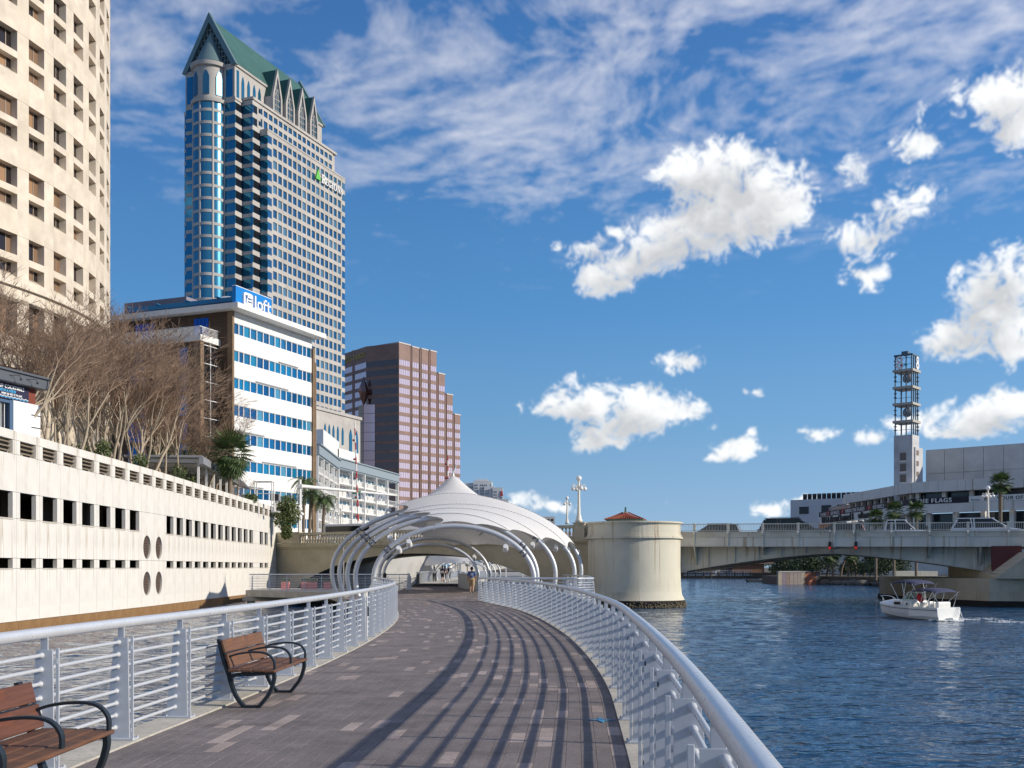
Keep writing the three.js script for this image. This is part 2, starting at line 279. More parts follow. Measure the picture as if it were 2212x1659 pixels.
// deck outline: the curved walk, the wider landing under the canopy, the straight walk below the bridge and beyond
const deckPlan = [];
for (let d = 0; d <= 51; d += 1.5) deckPlan.push([RX(d) + .2, d]);
deckPlan.push([-1.3, 51.4], [2.9, 48.6], [3.6, 49], [4.4, 62], [3.4, 72], [-2.2, 74], [-3.0, 76], [-4.0, 83], [-4.5, 91], [-4.7, 104], [-4.2, 130], [-3.4, 190], [-8.6, 190], [-9.4, 140], [-9.3, 104], [-8.6, 92], [-8.0, 84], [-7.0, 76.4], [-11.8, 76], [-12.3, 84], [-18.9, 84], [-18.6, 76.6], [-11.6, 70], [-9.6, 62], [-8.2, 54.8]);
for (let d = 54; d >= 0; d -= 1.5) deckPlan.push([LX(d) - .2, d]);
const walkway = struct('walkway', prism(deckPlan, -.45, -.013), MAT.kerb);
{
  // paving: courses follow the walk; joints stay open between the stones
  const tones = [[.298, .254, .244], [.312, .266, .255], [.284, .244, .236], [.324, .275, .263], [.303, .258, .248]].map((c) => M(c, .88, { map: again(T.paver, .36), bumpMap: again(BUMP.rough, 4), bumpScale: .003 }));
  const pale = [[.58, .47, .42], [.52, .42, .375], [.61, .50, .45]].map((c) => M(c, .88, { map: again(T.paver, .36), bumpMap: again(BUMP.rough, 4), bumpScale: .003 }));
  const mats = [...tones, ...pale];
  reseed(991);
  const rest = mats.map(() => []); let made = 0;
  const stone = (c, y) => {                             // a slab on four plan corners [x, d], top edges chamfered
    const h = .0025, pos = [], t = c.map(([x, d]) => [x, y, -d]), mid = [(c[0][0] + c[2][0]) / 2, (c[0][1] + c[2][1]) / 2];
    const inn = t.map(([x, yy, z]) => [x + Math.sign(mid[0] - x) * h, y, z + Math.sign(-mid[1] - z) * h]), out = t.map(([x, yy, z]) => [x, y - h, z]), low = t.map(([x, yy, z]) => [x, -.0125, z]);
    const q = (a, b, cc, dd) => pos.push(...a, ...b, ...cc, ...a, ...cc, ...dd);
    q(inn[0], inn[1], inn[2], inn[3]);
    for (let k = 0; k < 4; k++) { const n = (k + 1) % 4; q(out[k], out[n], inn[n], inn[k]); q(low[k], low[n], out[n], out[k]); }
    const g = new THREE.BufferGeometry(); g.setAttribute('position', new THREE.Float32BufferAttribute(pos, 3)); g.computeVertexNormals(); return plain(g);
  };
  const L = .56, NC = 34, e = .0011;
  const edgeL = (d) => d < 50 ? LX(d) + .16 : lerp(LX(50), -8.3, clamp((d - 50) / 34)) - (d > 54 && d < 71 ? 2.2 : 0), edgeR = (d) => d < 50.5 ? RX(d) - .16 : d < 71 ? 2.6 : lerp(-2.4, -4.3, clamp((d - 73) / 18));
  for (let i = 0; i < NC; i++) {
    const off = hash2(i * 13 + 7, 5 + i) * L;
    for (let d = 3.4 + off; d < 104; d += L) {
      const d1 = d + L, X = (k, dd) => lerp(edgeL(dd), edgeR(dd), k / NC), light = rnd() < .09, m = light ? 5 + Math.floor(rnd() * 3) : Math.floor(rnd() * 5);
      const g = stone([[X(i, d) + e, d + e], [X(i + 1, d) - e, d + e], [X(i + 1, d1) - e, d1 - e], [X(i, d1) + e, d1 - e]], -.0022 * rnd()), xd = X(i + .5, d) / d;
      if (made < 300 && d > 7.9 && d < 14.6 && Math.abs(xd) < .47) { mk(made ? 'paving_stone_' + String(made).padStart(3, '0') : 'paving_stone', g, mats[m], walkway); made++; } else rest[m].push(g);
    }
  }
  rest.forEach((gs, i) => { if (gs.length) { const o = mk('paving', gs, mats[i], walkway); o.userData.kind = 'stuff'; } });
  // concrete kerbs under the posts
  for (const [X, lo, hi, n] of [[LX, -.2, .156, 36], [RX, -.156, .2, 33]]) for (let k = 0; k < n; k++) {
    const d0 = k * 1.5 + .004, d1 = k * 1.5 + 1.496, pts = [[X(d0) + lo, d0], [X(d0) + hi, d0], [X(d1) + hi, d1], [X(d1) + lo, d1]];
    mk(k ? 'kerb_' + String(k).padStart(3, '0') : 'kerb', prism(pts, -.012, .014), MAT.kerb, walkway);
  }
  const star = shapeOf(Array.from({ length: 8 }, (_, k) => { const a = k / 8 * 2 * Math.PI, r = k % 2 ? .05 : k % 4 ? .20 : .15; return [r * Math.cos(a), r * Math.sin(a)]; }));
  const sg = new THREE.ExtrudeGeometry(star, { depth: .006, bevelEnabled: false }); sg.rotateX(-Math.PI / 2); sg.translate(.93, .002, -11.45);
  single('compass_star_inlay', 'small blue four pointed star set into the paving near the right railing', 'inlay', sg, M([.03, .24, .42], .4));
}
// beams and piles that carry the landing at the left
{
  const t = thing('landing_beam', 'concrete beam and piles carrying the planter landing over dark water', 'beam', [-15.4, 0, -80]);
  mk('beam', [bx(-3.3, 3.6, -.75, -.46, 3.2, 3.9), bx(-3.2, 3.4, -.75, -.46, -3.6, -3)], MAT.concrete, t);
  for (const x of [-2.8, 0, 2.8]) for (const z of [3.5, -3.3]) mk('pile', cyl(x, -4, -.75, z, .28), MAT.concrete, t);
}

// ---------------------------------------------------------------- railings
const postProto = (() => {
  const t = new THREE.Group();
  const fin = extrude([[-.082, .012], [.150, .012], [.062, .95], [-.066, .95]], .016, .002); fin.translate(0, 0, -.008);
  mk('fin', fin, MAT.postMetal, t);
  mk('flange', [rbx(-.099, .49, .010, .026, .95, .016, .003), rbx(-.082, .10, .004, .03, .04, .012, .003), rbx(-.076, .86, .004, .05, .04, .012, .003)], MAT.postMetal, t);
  mk('stub', rbx(.0, .985, 0, .058, .14, .012, .003), MAT.postMetal, t);
  mk('base_plate', [rbx(.02, .023, 0, .32, .018, .15, .004), ...[[-.13, -.05], [-.13, .05], [.13, -.05], [.13, .05]].map(([x, z]) => cyl(x, .03, .046, z, .011, .011, 6))], MAT.postMetal, t);
  const cg = [];
  for (let k = 0; k < 8; k++) { const y = .125 + k * .112, x = lerp(.055, .022, k / 7); for (const s of [-1, 1]) { const g = new THREE.CylinderGeometry(.017, .026, .034, 8); g.rotateX(s * Math.PI / 2); g.translate(x, y, s * .026); cg.push(g); } }
  mk('collar_set', cg, MAT.railMetal, t).userData.kind = 'stuff';
  return t;
})();
function railing(curve, side, label, { spacing = 1.5, first = 0, last = 1e9, y = .0, bars = 8, skip = [] } = {}) {
  const len = curve.getLength(), t = thing('railing', label, 'railing', [0, y, 0]);
  const frame = (s) => { const u = clamp(s / len), p = curve.getPointAt(u), g = curve.getTangentAt(u), n = V(-g.z, 0, g.x).multiplyScalar(side); return { p, g, n }; };
  const n = Math.max(60, Math.ceil(len / .5));
  const line = (off, h) => Array.from({ length: n + 1 }, (_, i) => { const f = frame(len * i / n); return f.p.clone().addScaledVector(f.n, off).setY(h); });
  mk('handrail', new THREE.TubeGeometry(new THREE.CatmullRomCurve3(line(.0, 1.085)), n * 2, .046, 14), MAT.railMetal, t);
  for (let k = 0; k < bars; k++) mk(k ? 'bar_' + String(k).padStart(3, '0') : 'bar', new THREE.TubeGeometry(new THREE.CatmullRomCurve3(line(lerp(.055, .022, k / 7), .125 + k * .112)), n * 2, .0165, 7), MAT.railMetal, t);
  let c = 0;
  for (let s = first; s <= Math.min(len, last); s += spacing) {
    const f = frame(s), p = postProto.clone(); p.name = c ? 'post_' + String(c).padStart(3, '0') : 'post'; c++;
    p.position.copy(f.p).addScaledVector(f.n, .0); p.rotation.y = Math.atan2(-f.n.z, f.n.x); t.add(p);
  }
  return { t, frame, len };
}
const lineOf = (pts) => { const c = new THREE.CurvePath(); const v = pts.map(([x, d]) => V(x, 0, -d)); for (let i = 0; i + 1 < v.length; i++) c.add(new THREE.LineCurve3(v[i], v[i + 1])); return c; };
const rightRail = railing(rightEdge, 1, 'long curved silver railing along the open river side of the walkway', { first: .95, spacing: 1.5 });
const leftRail = railing(leftEdge, -1, 'long curved silver railing behind the wooden benches, facing the white garage wall', { first: 1.1, spacing: 1.5 });
{
  const f = leftRail.frame(24.3), t = leftRail.t;
  const g = mk('gate_panel', [rbx(0, .56, 0, .03, 1.08, .34, .006), rbx(-.03, .56, .12, .03, 1.0, .05, .004), rbx(-.03, .56, -.12, .03, 1.0, .05, .004)], MAT.white, t); put(g, f.p.x - .02, 0, f.p.z, Math.atan2(-f.n.z, f.n.x));
  const h = mk('latch', [rbx(.045, .62, .03, .04, .22, .03, .005), rbx(.045, .62, -.03, .04, .22, .03, .005)], MAT.iron, t); put(h, f.p.x + .0, 0, f.p.z, Math.atan2(-f.n.z, f.n.x) + Math.PI);
}
railing(lineOf([[-1.5, 51.6], [2.9, 49], [3.7, 50], [4.3, 62], [3.3, 71.6]]), 1, 'silver railing round the river corner of the landing below the canopy', { first: .3 });
railing(lineOf([[-18.4, 76.9], [-12.0, 76.3]]), 1, 'straight silver railing in front of the pink planters', { first: .2, spacing: 1.24 });
railing(lineOf([[-11.9, 76.4], [-7.1, 76.1], [-7.9, 83.5], [-8.7, 92]]), -1, 'silver railing with a square corner beside the seated person', { first: .1, spacing: .8 });
railing(lineOf([[-9.2, 106], [-9.3, 140], [-8.6, 188]]), -1, 'silver railing on the city side of the walk beyond the bridge', { first: .4 });
railing(lineOf([[-4.7, 104], [-4.2, 130], [-3.4, 188]]), 1, 'silver railing on the river side of the walk beyond the bridge', { first: .4 });
{
  const c = new THREE.CatmullRomCurve3([[-2.3, 74.2], [-2.75, 76], [-3.5, 80.5], [-4.15, 86], [-4.5, 92]].map(([x, d]) => V(x, 0, -d)));
  const g = [], N = 24;
  for (let k = 0; k < N; k++) { const p = c.getPointAt(k / N), q = c.getPointAt((k + .985) / N), m = p.clone().add(q).multiplyScalar(.5); g.push([cbx(m.x, .54, m.z, .05, 1.04, p.distanceTo(q), Math.atan2(q.x - p.x, q.z - p.z))]); }
  const t = thing('solid_barrier', 'curved grey solid barrier leading under the bridge on the river side', 'barrier');
  g.forEach((x, k) => mk(k ? 'panel_' + String(k).padStart(3, '0') : 'panel', x, M([.42, .44, .46], .55, { metalness: .2 }), t));
  mk('cap', new THREE.TubeGeometry(new THREE.CatmullRomCurve3(c.getSpacedPoints(30).map((p) => p.clone().setY(1.09))), 60, .045, 10), MAT.railMetal, t);
}
// ---------------------------------------------------------------- benches
const woodA = M([.235, .122, .070], .62, { map: again(T.wood, 1.1, 1.1), bumpMap: again(BUMP.fine, 3), bumpScale: .002 });
const woodB = M([.19, .075, .045], .55, { map: again(T.wood, 1.1, 1.1), bumpMap: again(BUMP.fine, 3), bumpScale: .002 });
const woodSeat = M([.20, .105, .068], .7, { map: again(T.wood, 1.3, 1.3), bumpMap: again(BUMP.fine, 3), bumpScale: .002 });
function bench(label, wood) {            // local: length along z (from -0.85 to 0.85), people sit facing +x
  const t = thing('bench', label, 'bench', [0, 0, 0], 0, 'wooden benches along the left railing');
  const HL = .86;
  const flat = (pts, w, th) => { // a bent flat bar: ribbon of thickness th, width w along z
    const c = new THREE.CatmullRomCurve3(pts.map(([x, y]) => V(x, y, 0)), false, 'catmullrom', .5), N = 26, o = [], i = [];
    for (let k = 0; k <= N; k++) { const p = c.getPoint(k / N), g = c.getTangent(k / N); o.push([p.x - g.y * th / 2, p.y + g.x * th / 2]); i.push([p.x + g.y * th / 2, p.y - g.x * th / 2]); }
    const e = extrude([...o, ...i.reverse()], w, .004); e.translate(0, 0, -w / 2); return e;
  };
  for (const z of [-HL + .1, HL - .1]) {
    const leg = mk('leg_frame', [
      flat([[-.22, .40], [-.20, .30], [-.14, .14], [-.06, .03], [-.045, .014]], .055, .04), flat([[.30, .42], [.30, .32], [.25, .17], [.16, .05], [.13, .014]], .055, .04),
      rbx(.042, .014, 0, .22, .028, .055, .008), flat([[-.21, .34], [-.12, .375], [.05, .38], [.29, .40]], .05, .04), flat([[-.19, .30], [-.27, .52], [-.335, .78]], .055, .038)], MAT.iron, t);
    leg.position.z = z;
  }
  for (const z of [-HL + .08, 0, HL - .08]) { const a = mk('armrest', [flat([[-.27, .56], [-.10, .615], [.10, .635], [.235, .61], [.305, .53], [.31, .42]], .045, .022), rbx(-.262, .555, 0, .035, .07, .05, .006)], MAT.iron, t); a.position.z = z; }
  [-.14, .0, .14, .265].forEach((x, k) => mk('seat_slat', rbx(x, .425 - (k === 3 ? .008 : 0) + .012 * Math.abs(x), 0, .128, .034, HL * 2 - .03, .012), woodSeat, t));
  [[-.245, .535, .17], [-.30, .70, .15]].forEach(([x, y, h]) => { const g = new RoundedBoxGeometry(.034, h, HL * 2 - .06, 2, .01); g.rotateZ(.26); const b = mk('back_slat', g, wood, t); b.position.set(x + .035, y, 0); });
  mk('back_rail', [rbx(-.235, .615, 0, .02, .022, HL * 2 - .1, .004)], MAT.iron, t);
  return t;
}
const bench1 = bench('weathered orange brown wooden bench with dark iron legs, farther along the left railing', woodA);
put(bench1, -2.98, 0.0, -13.25, -.035);
const bench2 = bench('dark red brown wooden bench with iron armrests, cut by the edge of the photo', woodB);
put(bench2, -3.20, 0.0, -7.05, -.02);

// ---------------------------------------------------------------- white garage wall on the river
const PLAZA = 6.2;
{
  const t = thing('garage_wall', 'long white curved parking garage wall with dark openings rising from the river', 'building');
  const W = 2.15, gap = .007, TH = .18, a = .33, b = 1.81;
  const slab = (x0, x1, y0, y1) => bx(x0 + gap, x1 - gap, y0 + gap, y1 - gap, -TH, 0);
  const courses = [-.52, 1.55, 1.95, 3.50, 4.53, 6.0, 6.56, 6.92];
  const open = { 1: 1, 3: 1, 5: 1 };
  const panelA = [], panelV = [], panelC = [];
  for (let i = 0; i < 7; i++) {
    const y0 = courses[i], y1 = courses[i + 1];
    if (i === 5) for (const p of [panelA, panelV, panelC]) p.push(slab(0, a, y0, y1), slab(b, W, y0, y1));
    else if (open[i]) { panelA.push(slab(0, a, y0, y1), slab(b, W, y0, y1)); panelC.push(slab(0, W, y0, y1)); } else { panelA.push(slab(0, W, y0, y1)); panelC.push(slab(0, W, y0, y1)); if (i === 4 || i === 6) panelV.push(slab(0, W, y0, y1)); }
  }
  const circle = (x, y, r) => Array.from({ length: 28 }, (_, k) => [x + r * Math.cos(-k / 14 * Math.PI), y + r * Math.sin(-k / 14 * Math.PI)]);
  for (const [y0, y1, cy] of [[-.52, 1.95, .72], [1.95, 4.53, 2.66]]) { const g = extrude([[gap, y0 + gap], [W - gap, y0 + gap], [W - gap, y1 - gap], [gap, y1 - gap]], TH, 0, [circle(.95, cy, .64)]); g.translate(0, 0, -TH); panelV.push(g); }
  const gA = join(panelA), gV = join(panelV), gC = join(panelC); [gA, gV, gC].forEach((g) => { g.userData.done = true; });
  const louvre = join([0, 1, 2].map((k) => { const s = new THREE.BoxGeometry(b - a - .02, .035, .10); s.rotateX(.5); s.translate((a + b) / 2, 6.11 + k * .17, -.09); return s; })); louvre.userData.done = true;
  const foot = join([bx(gap, W - gap, -3, -.53, -TH, .07)]); foot.userData.done = true;
  const disc = join([0, 1].flatMap((q) => { const cy = q ? 2.66 : .72, g = []; for (let k = -7; k <= 7; k++) { const h = k * .085, w = Math.sqrt(Math.max(.01, .63 * .63 - h * h)); const s = new THREE.BoxGeometry(w * 2, .02, .12); s.rotateX(.6); s.translate(.95, cy + h, -.12); g.push(s); } return g; })); disc.userData.done = true;
  const sill = join([bx(a - .02, b + .02, 3.44, 3.505, -.05, .02), bx(a - .02, b + .02, 1.50, 1.555, -.05, .015)]); sill.userData.done = true;
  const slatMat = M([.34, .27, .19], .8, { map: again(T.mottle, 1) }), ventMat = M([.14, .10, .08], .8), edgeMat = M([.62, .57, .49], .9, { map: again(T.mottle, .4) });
  let kk = 0;
  for (let k = -9; k < 27; k++) {
    const d0 = 42.9 + k * W, d1 = d0 + W, x0 = GARAGE(d0), x1 = GARAGE(d1), ry = turnOf(x1 - x0, W);
    const type = k === 7 || k === 8 ? 'v' : k === 21 || k > 23 ? 'c' : 'a';
    const place = (o) => put(o, x0, 0, -d0, ry), nm = (s) => kk ? s + '_' + String(kk).padStart(3, '0') : s;
    place(mk(nm('wall_panel'), type === 'v' ? gV : type === 'c' ? gC : gA, MAT.wallWhite, t));
    place(mk(nm('louvre'), louvre, slatMat, t));
    place(mk(nm('water_line_footing'), foot, MAT.rust, t));
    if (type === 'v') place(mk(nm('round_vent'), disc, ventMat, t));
    if (type === 'a') place(mk(nm('sill'), sill, edgeMat, t));
    kk++;
  }
  // floors and back wall inside, end wall at the bridge
  const line = (off, y0, y1, th) => { const g = []; for (let k = -9; k < 27; k += 4) { const d0 = 42.9 + k * W, d1 = Math.min(d0 + 4 * W, 101); g.push(prism([[GARAGE(d0) - off, d0], [GARAGE(d0) - off - th, d0], [GARAGE(d1) - off - th, d1], [GARAGE(d1) - off, d1]], y0, y1)); } return g; };
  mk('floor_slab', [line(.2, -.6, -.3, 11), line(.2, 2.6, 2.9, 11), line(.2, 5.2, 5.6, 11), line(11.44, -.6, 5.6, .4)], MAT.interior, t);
  mk('added_parapet_back', [line(1.5, 5.61, 6.9, .2), line(.185, 6.80, 6.9, 1.31)], MAT.wallWhite, t);  // added unseen back wall and cap that keep the louvre slots dark
  mk('end_wall', prism([[-21.6, 101.1], [-33, 101.1], [-33, 101.5], [-21.6, 101.5]], -2, 6.9), MAT.wallWhite, t);
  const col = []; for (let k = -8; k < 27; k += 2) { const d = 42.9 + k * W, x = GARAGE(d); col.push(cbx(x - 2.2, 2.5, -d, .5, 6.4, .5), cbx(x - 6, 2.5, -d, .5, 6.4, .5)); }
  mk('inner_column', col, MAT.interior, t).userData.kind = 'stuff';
}
struct('plaza', prism([[-19.7, 24], [-90, 24], [-90, 101], [-21.4, 101], [-20.2, 62]], 5.62, PLAZA), MAT.greyConc);

// ---------------------------------------------------------------- round limestone office tower
{
  const R = 26.9, t = thing('round_tower', 'huge pale limestone round tower with rows of deep square windows', 'tower', [-55.9, PLAZA, -74.4]);
  const stone = M([.78, .68, .55], .85, { map: again(T.mottle, .12), bumpMap: again(BUMP.rough, .5), bumpScale: .004 });
  const stone2 = M([.80, .705, .58], .85, { map: again(T.mottle, .17), bumpMap: again(BUMP.rough, .5), bumpScale: .004 });
  const DEG = Math.PI / 180, pitch = 5.35, wd = 3.2;
  const piece = (phi, w, y0, y1, th = 1.0, out = 0) => { const g = new THREE.BoxGeometry(w, y1 - y0, th); g.translate(0, (y0 + y1) / 2 - PLAZA, R - th / 2 + out); g.rotateY(phi * DEG); return g; };
  const arc = (deg) => 2 * R * Math.tan(deg * DEG / 2);
  const ringY = 18.8, mod = 4.13, top0 = 34.2 - 4 * mod + mod;        // top of the lowest full row of tall windows
  const rows = []; for (let k = 0; k < 11; k++) rows.push(top0 + k * mod);
  const walls = [[], []];
  const gl = M([.035, .028, .028], .08, { metalness: .25 }), blind = M([.30, .17, .085], .6), blind2 = M([.20, .12, .07], .5), frame = M([.36, .30, .24], .5, { metalness: .3 });
  const paneGeo = (w, h) => ({ a: join([bx(-w / 2, w * .18, 0, h, -.02, .02)]), b: join([bx(w * .20, w / 2, 0, h, -.02, .02)]), f: join([bx(w * .17, w * .21, 0, h, -.03, .05), bx(-w / 2, w / 2, -.02, .02, -.03, .05)]) });
  const w0 = arc(wd) * .985, P1 = paneGeo(w0, 1.24), P2 = paneGeo(w0, .62), P3 = paneGeo(w0, 2.3); for (const p of [P1, P2, P3]) for (const q of Object.values(p)) q.userData.done = true;
  const sillGeo = join((() => { const g = extrude([[0, 0], [-.52, .32], [-.52, 0]], w0); g.rotateY(-Math.PI / 2); g.translate(w0 / 2, 0, 0); return [g]; })()); sillGeo.userData.done = true;
  let n = 0; reseed(31);
  const win = (phi, y, P, sill) => {
    const o = new THREE.Group(); o.name = n ? 'window_' + String(n).padStart(3, '0') : 'window'; n++; t.add(o);
    o.rotation.y = phi * DEG; o.position.set((R - .50) * Math.sin(phi * DEG), y - PLAZA, (R - .50) * Math.cos(phi * DEG));
    const m = rnd(); mk('pane', P.a, m < .22 ? blind : m < .5 ? blind2 : gl, o); mk('pane', P.b, rnd() < .3 ? blind2 : gl, o); mk('frame', P.f, frame, o);
    if (sill) { const s = mk('sill', sillGeo, stone, o); s.position.set(0, -.32, .50); }
  };
  for (let c = -4; c < 9; c++) {
    const p0 = 75.66 + c * pitch, pm = p0 + wd / 2, pp = p0 + wd + (pitch - wd) / 2;
    for (const y of rows) {
      const b = y - mod, m = rnd() < .45 ? 0 : 1;
      walls[m].push(piece(pp, arc(pitch - wd) * 1.004, b + .008, y - .008));          // pier
      walls[1 - m].push(piece(pm, arc(wd), b + .01, y - 2.60), piece(pm, arc(wd), y - 1.66, y - 1.24));
      win(pm, y - 1.24, P1); win(pm, y - 2.28, P2, true);
    }
    for (const y of [ringY - .9, ringY - 5.2, ringY - 9.4]) {
      const b = Math.max(PLAZA, y - 4.2); walls[0].push(piece(pp, arc(pitch - wd) * 1.004, b, y + .05), piece(pm, arc(wd), b, y - 2.3)); win(pm, y - 2.3, P3);
    }
    walls[0].push(piece(pm, arc(wd), ringY - .9, rows[0] - mod), piece(pp, arc(pitch - wd) * 1.004, ringY - .85, rows[0] - mod));
    walls[1].push(piece(pm, arc(wd) * 1.01, ringY - .2, ringY + .12, .6, .22), piece(pp, arc(pitch - wd) * 1.02, ringY - .2, ringY + .12, .6, .22));
  }
  mk('wall', walls[0], stone, t); mk('wall_panel', walls[1], stone2, t);
  const back = new THREE.CylinderGeometry(R - .02, R - .02, 62, 90, 1, true, (75.66 + 9 * pitch) * DEG, (360 - 13 * pitch) * DEG); back.translate(0, 31, 0); mk('rear_wall', back, stone, t);
  mk('core', cyl(0, .2, 66, 0, R - 1.0, R - 1.0, 90), MAT.interior, t);
}
// ---------------------------------------------------------------- bar kiosk on the plaza
{
  const ux = .26, ud = .9656, where = [-23.5, PLAZA, -41.0], t = thing('bar_kiosk', 'white bar kiosk with dark grey roof edge above the garage wall', 'kiosk', where, turnOf(ux, ud));
  // local x away along the front, +z towards the river
  mk('wall', [bx(6.95, 8.7, 0, 2.66, -3, 0), bx(-4, 5.4, 0, 2.66, -3, 0)], M([.80, .80, .80], .7, { map: again(T.fine, .4) }), t);
  const m = M([.09, .10, .115], .5); mk('roof_fascia', [rbx(2.4, 3.58, -1.3, 12.9, .44, 3.3, .02), rbx(2.4, 3.85, -1.3, 13.1, .1, 3.5, .02)], m, t);
  mk('brick_pier', bx(8.06, 8.5, 2.66, 3.36, -2, -.10), M([.26, .06, .035], .8, { map: again(T.grain, 2) }), t);
  mk('door_frame', [bx(6.72, 6.95, 0, 2.64, -.3, .02), bx(5.4, 5.55, 0, 2.64, -.3, .02), bx(5.56, 6.71, 2.5, 2.62, -.3, .02)], M([.06, .11, .19], .5), t);
  for (let k = 0; k < 5; k++) mk('door_bar', cbx(5.7 + k * .22, 1.25, -.15, .03, 2.5, .03), MAT.white, t);
  for (let k = 0; k < 4; k++) mk('wall_slot', bx(8.1, 8.706, .5 + k * .55, .55 + k * .55, -.02, .006), MAT.dark, t);
  for (const x of [6.3, 7.35]) mk('gooseneck_lamp', [rod([x, 3.62, .34], [x + .3, 3.66, .60], .014), rod([x + .3, 3.66, .60], [x + .36, 3.52, .64], .014), ball(x + .36, 3.49, .64, .05, 8)], MAT.black, t);
  const sign = canvasTex(1024, 256, (g, w, h) => {
    g.fillStyle = '#1d1b3c'; g.fillRect(0, 0, w, h); g.textAlign = 'right'; g.fillStyle = '#fff'; g.font = 'bold 84px sans-serif'; g.fillText('UP COCKTAILS', w - 95, 84);
    g.fillStyle = '#3fb2ea'; g.font = 'bold 62px sans-serif'; g.fillText('WITH A VIEW', w - 290, 144); g.fillStyle = '#fff'; g.font = 'bold 42px sans-serif'; g.fillText('HERE OR GET IT TO GO!', w - 150, 190);
    for (let k = 0; k < 2; k++) { g.strokeStyle = k ? '#3fb2ea' : '#fff'; g.lineWidth = 8; g.beginPath(); for (let x = 0; x <= w; x += 6) { const y = 214 + k * 20 + 8 * Math.sin(x / 13); x ? g.lineTo(x, y) : g.moveTo(x, y); } g.stroke(); }
  });
  const s = thing('bar_sign', 'dark blue sign reading UP COCKTAILS WITH A VIEW under the kiosk roof', 'sign', where, turnOf(ux, ud));
  mk('board', bx(5.1, 7.98, 2.67, 3.36, -.10, -.03), M([.02, .02, .05], .6), s);
  const face = new THREE.PlaneGeometry(2.84, .67); face.translate(6.54, 3.015, -.026); mk('print', face, M([1, 1, 1], .6, { map: sign }), s, true);
}

// ---------------------------------------------------------------- bare crape myrtles, palms, shrubs
function limbGeo(segs) {            // segs: [a, b, r0, r1]; three or four sided tapering tubes in one buffer
  const pos = [], nor = [];
  const u = V(), v = V(), w = V();
  for (const [a, b, r0, r1] of segs) {
    u.copy(b).sub(a).normalize(); v.set(Math.abs(u.y) > .9 ? 1 : 0, Math.abs(u.y) > .9 ? 0 : 1, 0).cross(u).normalize(); w.copy(u).cross(v);
    const n = r0 > .035 ? 6 : 3, ring = [];
    for (let k = 0; k < n; k++) { const t = k / n * 2 * Math.PI; ring.push([v.x * Math.cos(t) + w.x * Math.sin(t), v.y * Math.cos(t) + w.y * Math.sin(t), v.z * Math.cos(t) + w.z * Math.sin(t)]); }
    for (let k = 0; k < n; k++) {
      const p = ring[k], q = ring[(k + 1) % n], A = (e, c, r) => [c.x + e[0] * r, c.y + e[1] * r, c.z + e[2] * r];
      const p0 = A(p, a, r0), q0 = A(q, a, r0), p1 = A(p, b, r1), q1 = A(q, b, r1);
      pos.push(...p0, ...q0, ...p1, ...q0, ...q1, ...p1); nor.push(...p, ...q, ...p, ...q, ...q, ...p);
    }
  }
  const g = new THREE.BufferGeometry(); g.setAttribute('position', new THREE.Float32BufferAttribute(pos, 3)); g.setAttribute('normal', new THREE.Float32BufferAttribute(nor, 3)); return g;
}
const bark = M([.46, .38, .28], .9, { map: again(T.mottle, 2) }), twig = M([.25, .168, .115], .9), twig2 = M([.29, .20, .14], .9);
function myrtle(seed, height) {
  reseed(seed); const trunk = [], fine = [];
  const grow = (p, dir, len, r, lvl) => {
    const n = lvl < 2 ? 4 : 2; let q = p.clone(), d = dir.clone();
    for (let k = 0; k < n; k++) {
      d.add(V(rr(-.16, .16), rr(-.07, .09), rr(-.16, .16))).normalize(); const e = q.clone().addScaledVector(d, len / n), r1 = r * (1 - .45 * (k + 1) / n), r0 = r * (1 - .45 * k / n);
      (r > .028 ? trunk : fine).push([q.clone(), e.clone(), r0, r1]); q = e;
      if (lvl < 5 && k > 0 && lvl > 0 && rnd() < .55) { const s = d.clone().add(V(rr(-.8, .8), rr(-.1, .6), rr(-.8, .8))).normalize(); grow(q, s, len * rr(.45, .7), r1 * .55, lvl + 1); }
    }
    if (lvl < 5) { const m = lvl < 4 ? 3 : 3 + (rnd() < .3 ? 1 : 0); for (let k = 0; k < m; k++) { const sp = .42 + lvl * .10, s = d.clone().add(V(rr(-sp, sp), rr(-.14, .16), rr(-sp, sp))).normalize(); grow(q, s, len * rr(.55, .8), Math.max(.008, r * .5), lvl + 1); } }
  };
  const stems = 4;
  for (let k = 0; k < stems; k++) { const a = k / stems * 6.28 + rr(-.4, .4), lean = rr(.18, .55); grow(V(.25 * Math.cos(a), -.1, .25 * Math.sin(a)), V(lean * Math.cos(a), 1, lean * Math.sin(a)).normalize(), height * rr(.27, .33), rr(.075, .11), 0); }
  return [limbGeo(trunk), limbGeo(fine)];
}
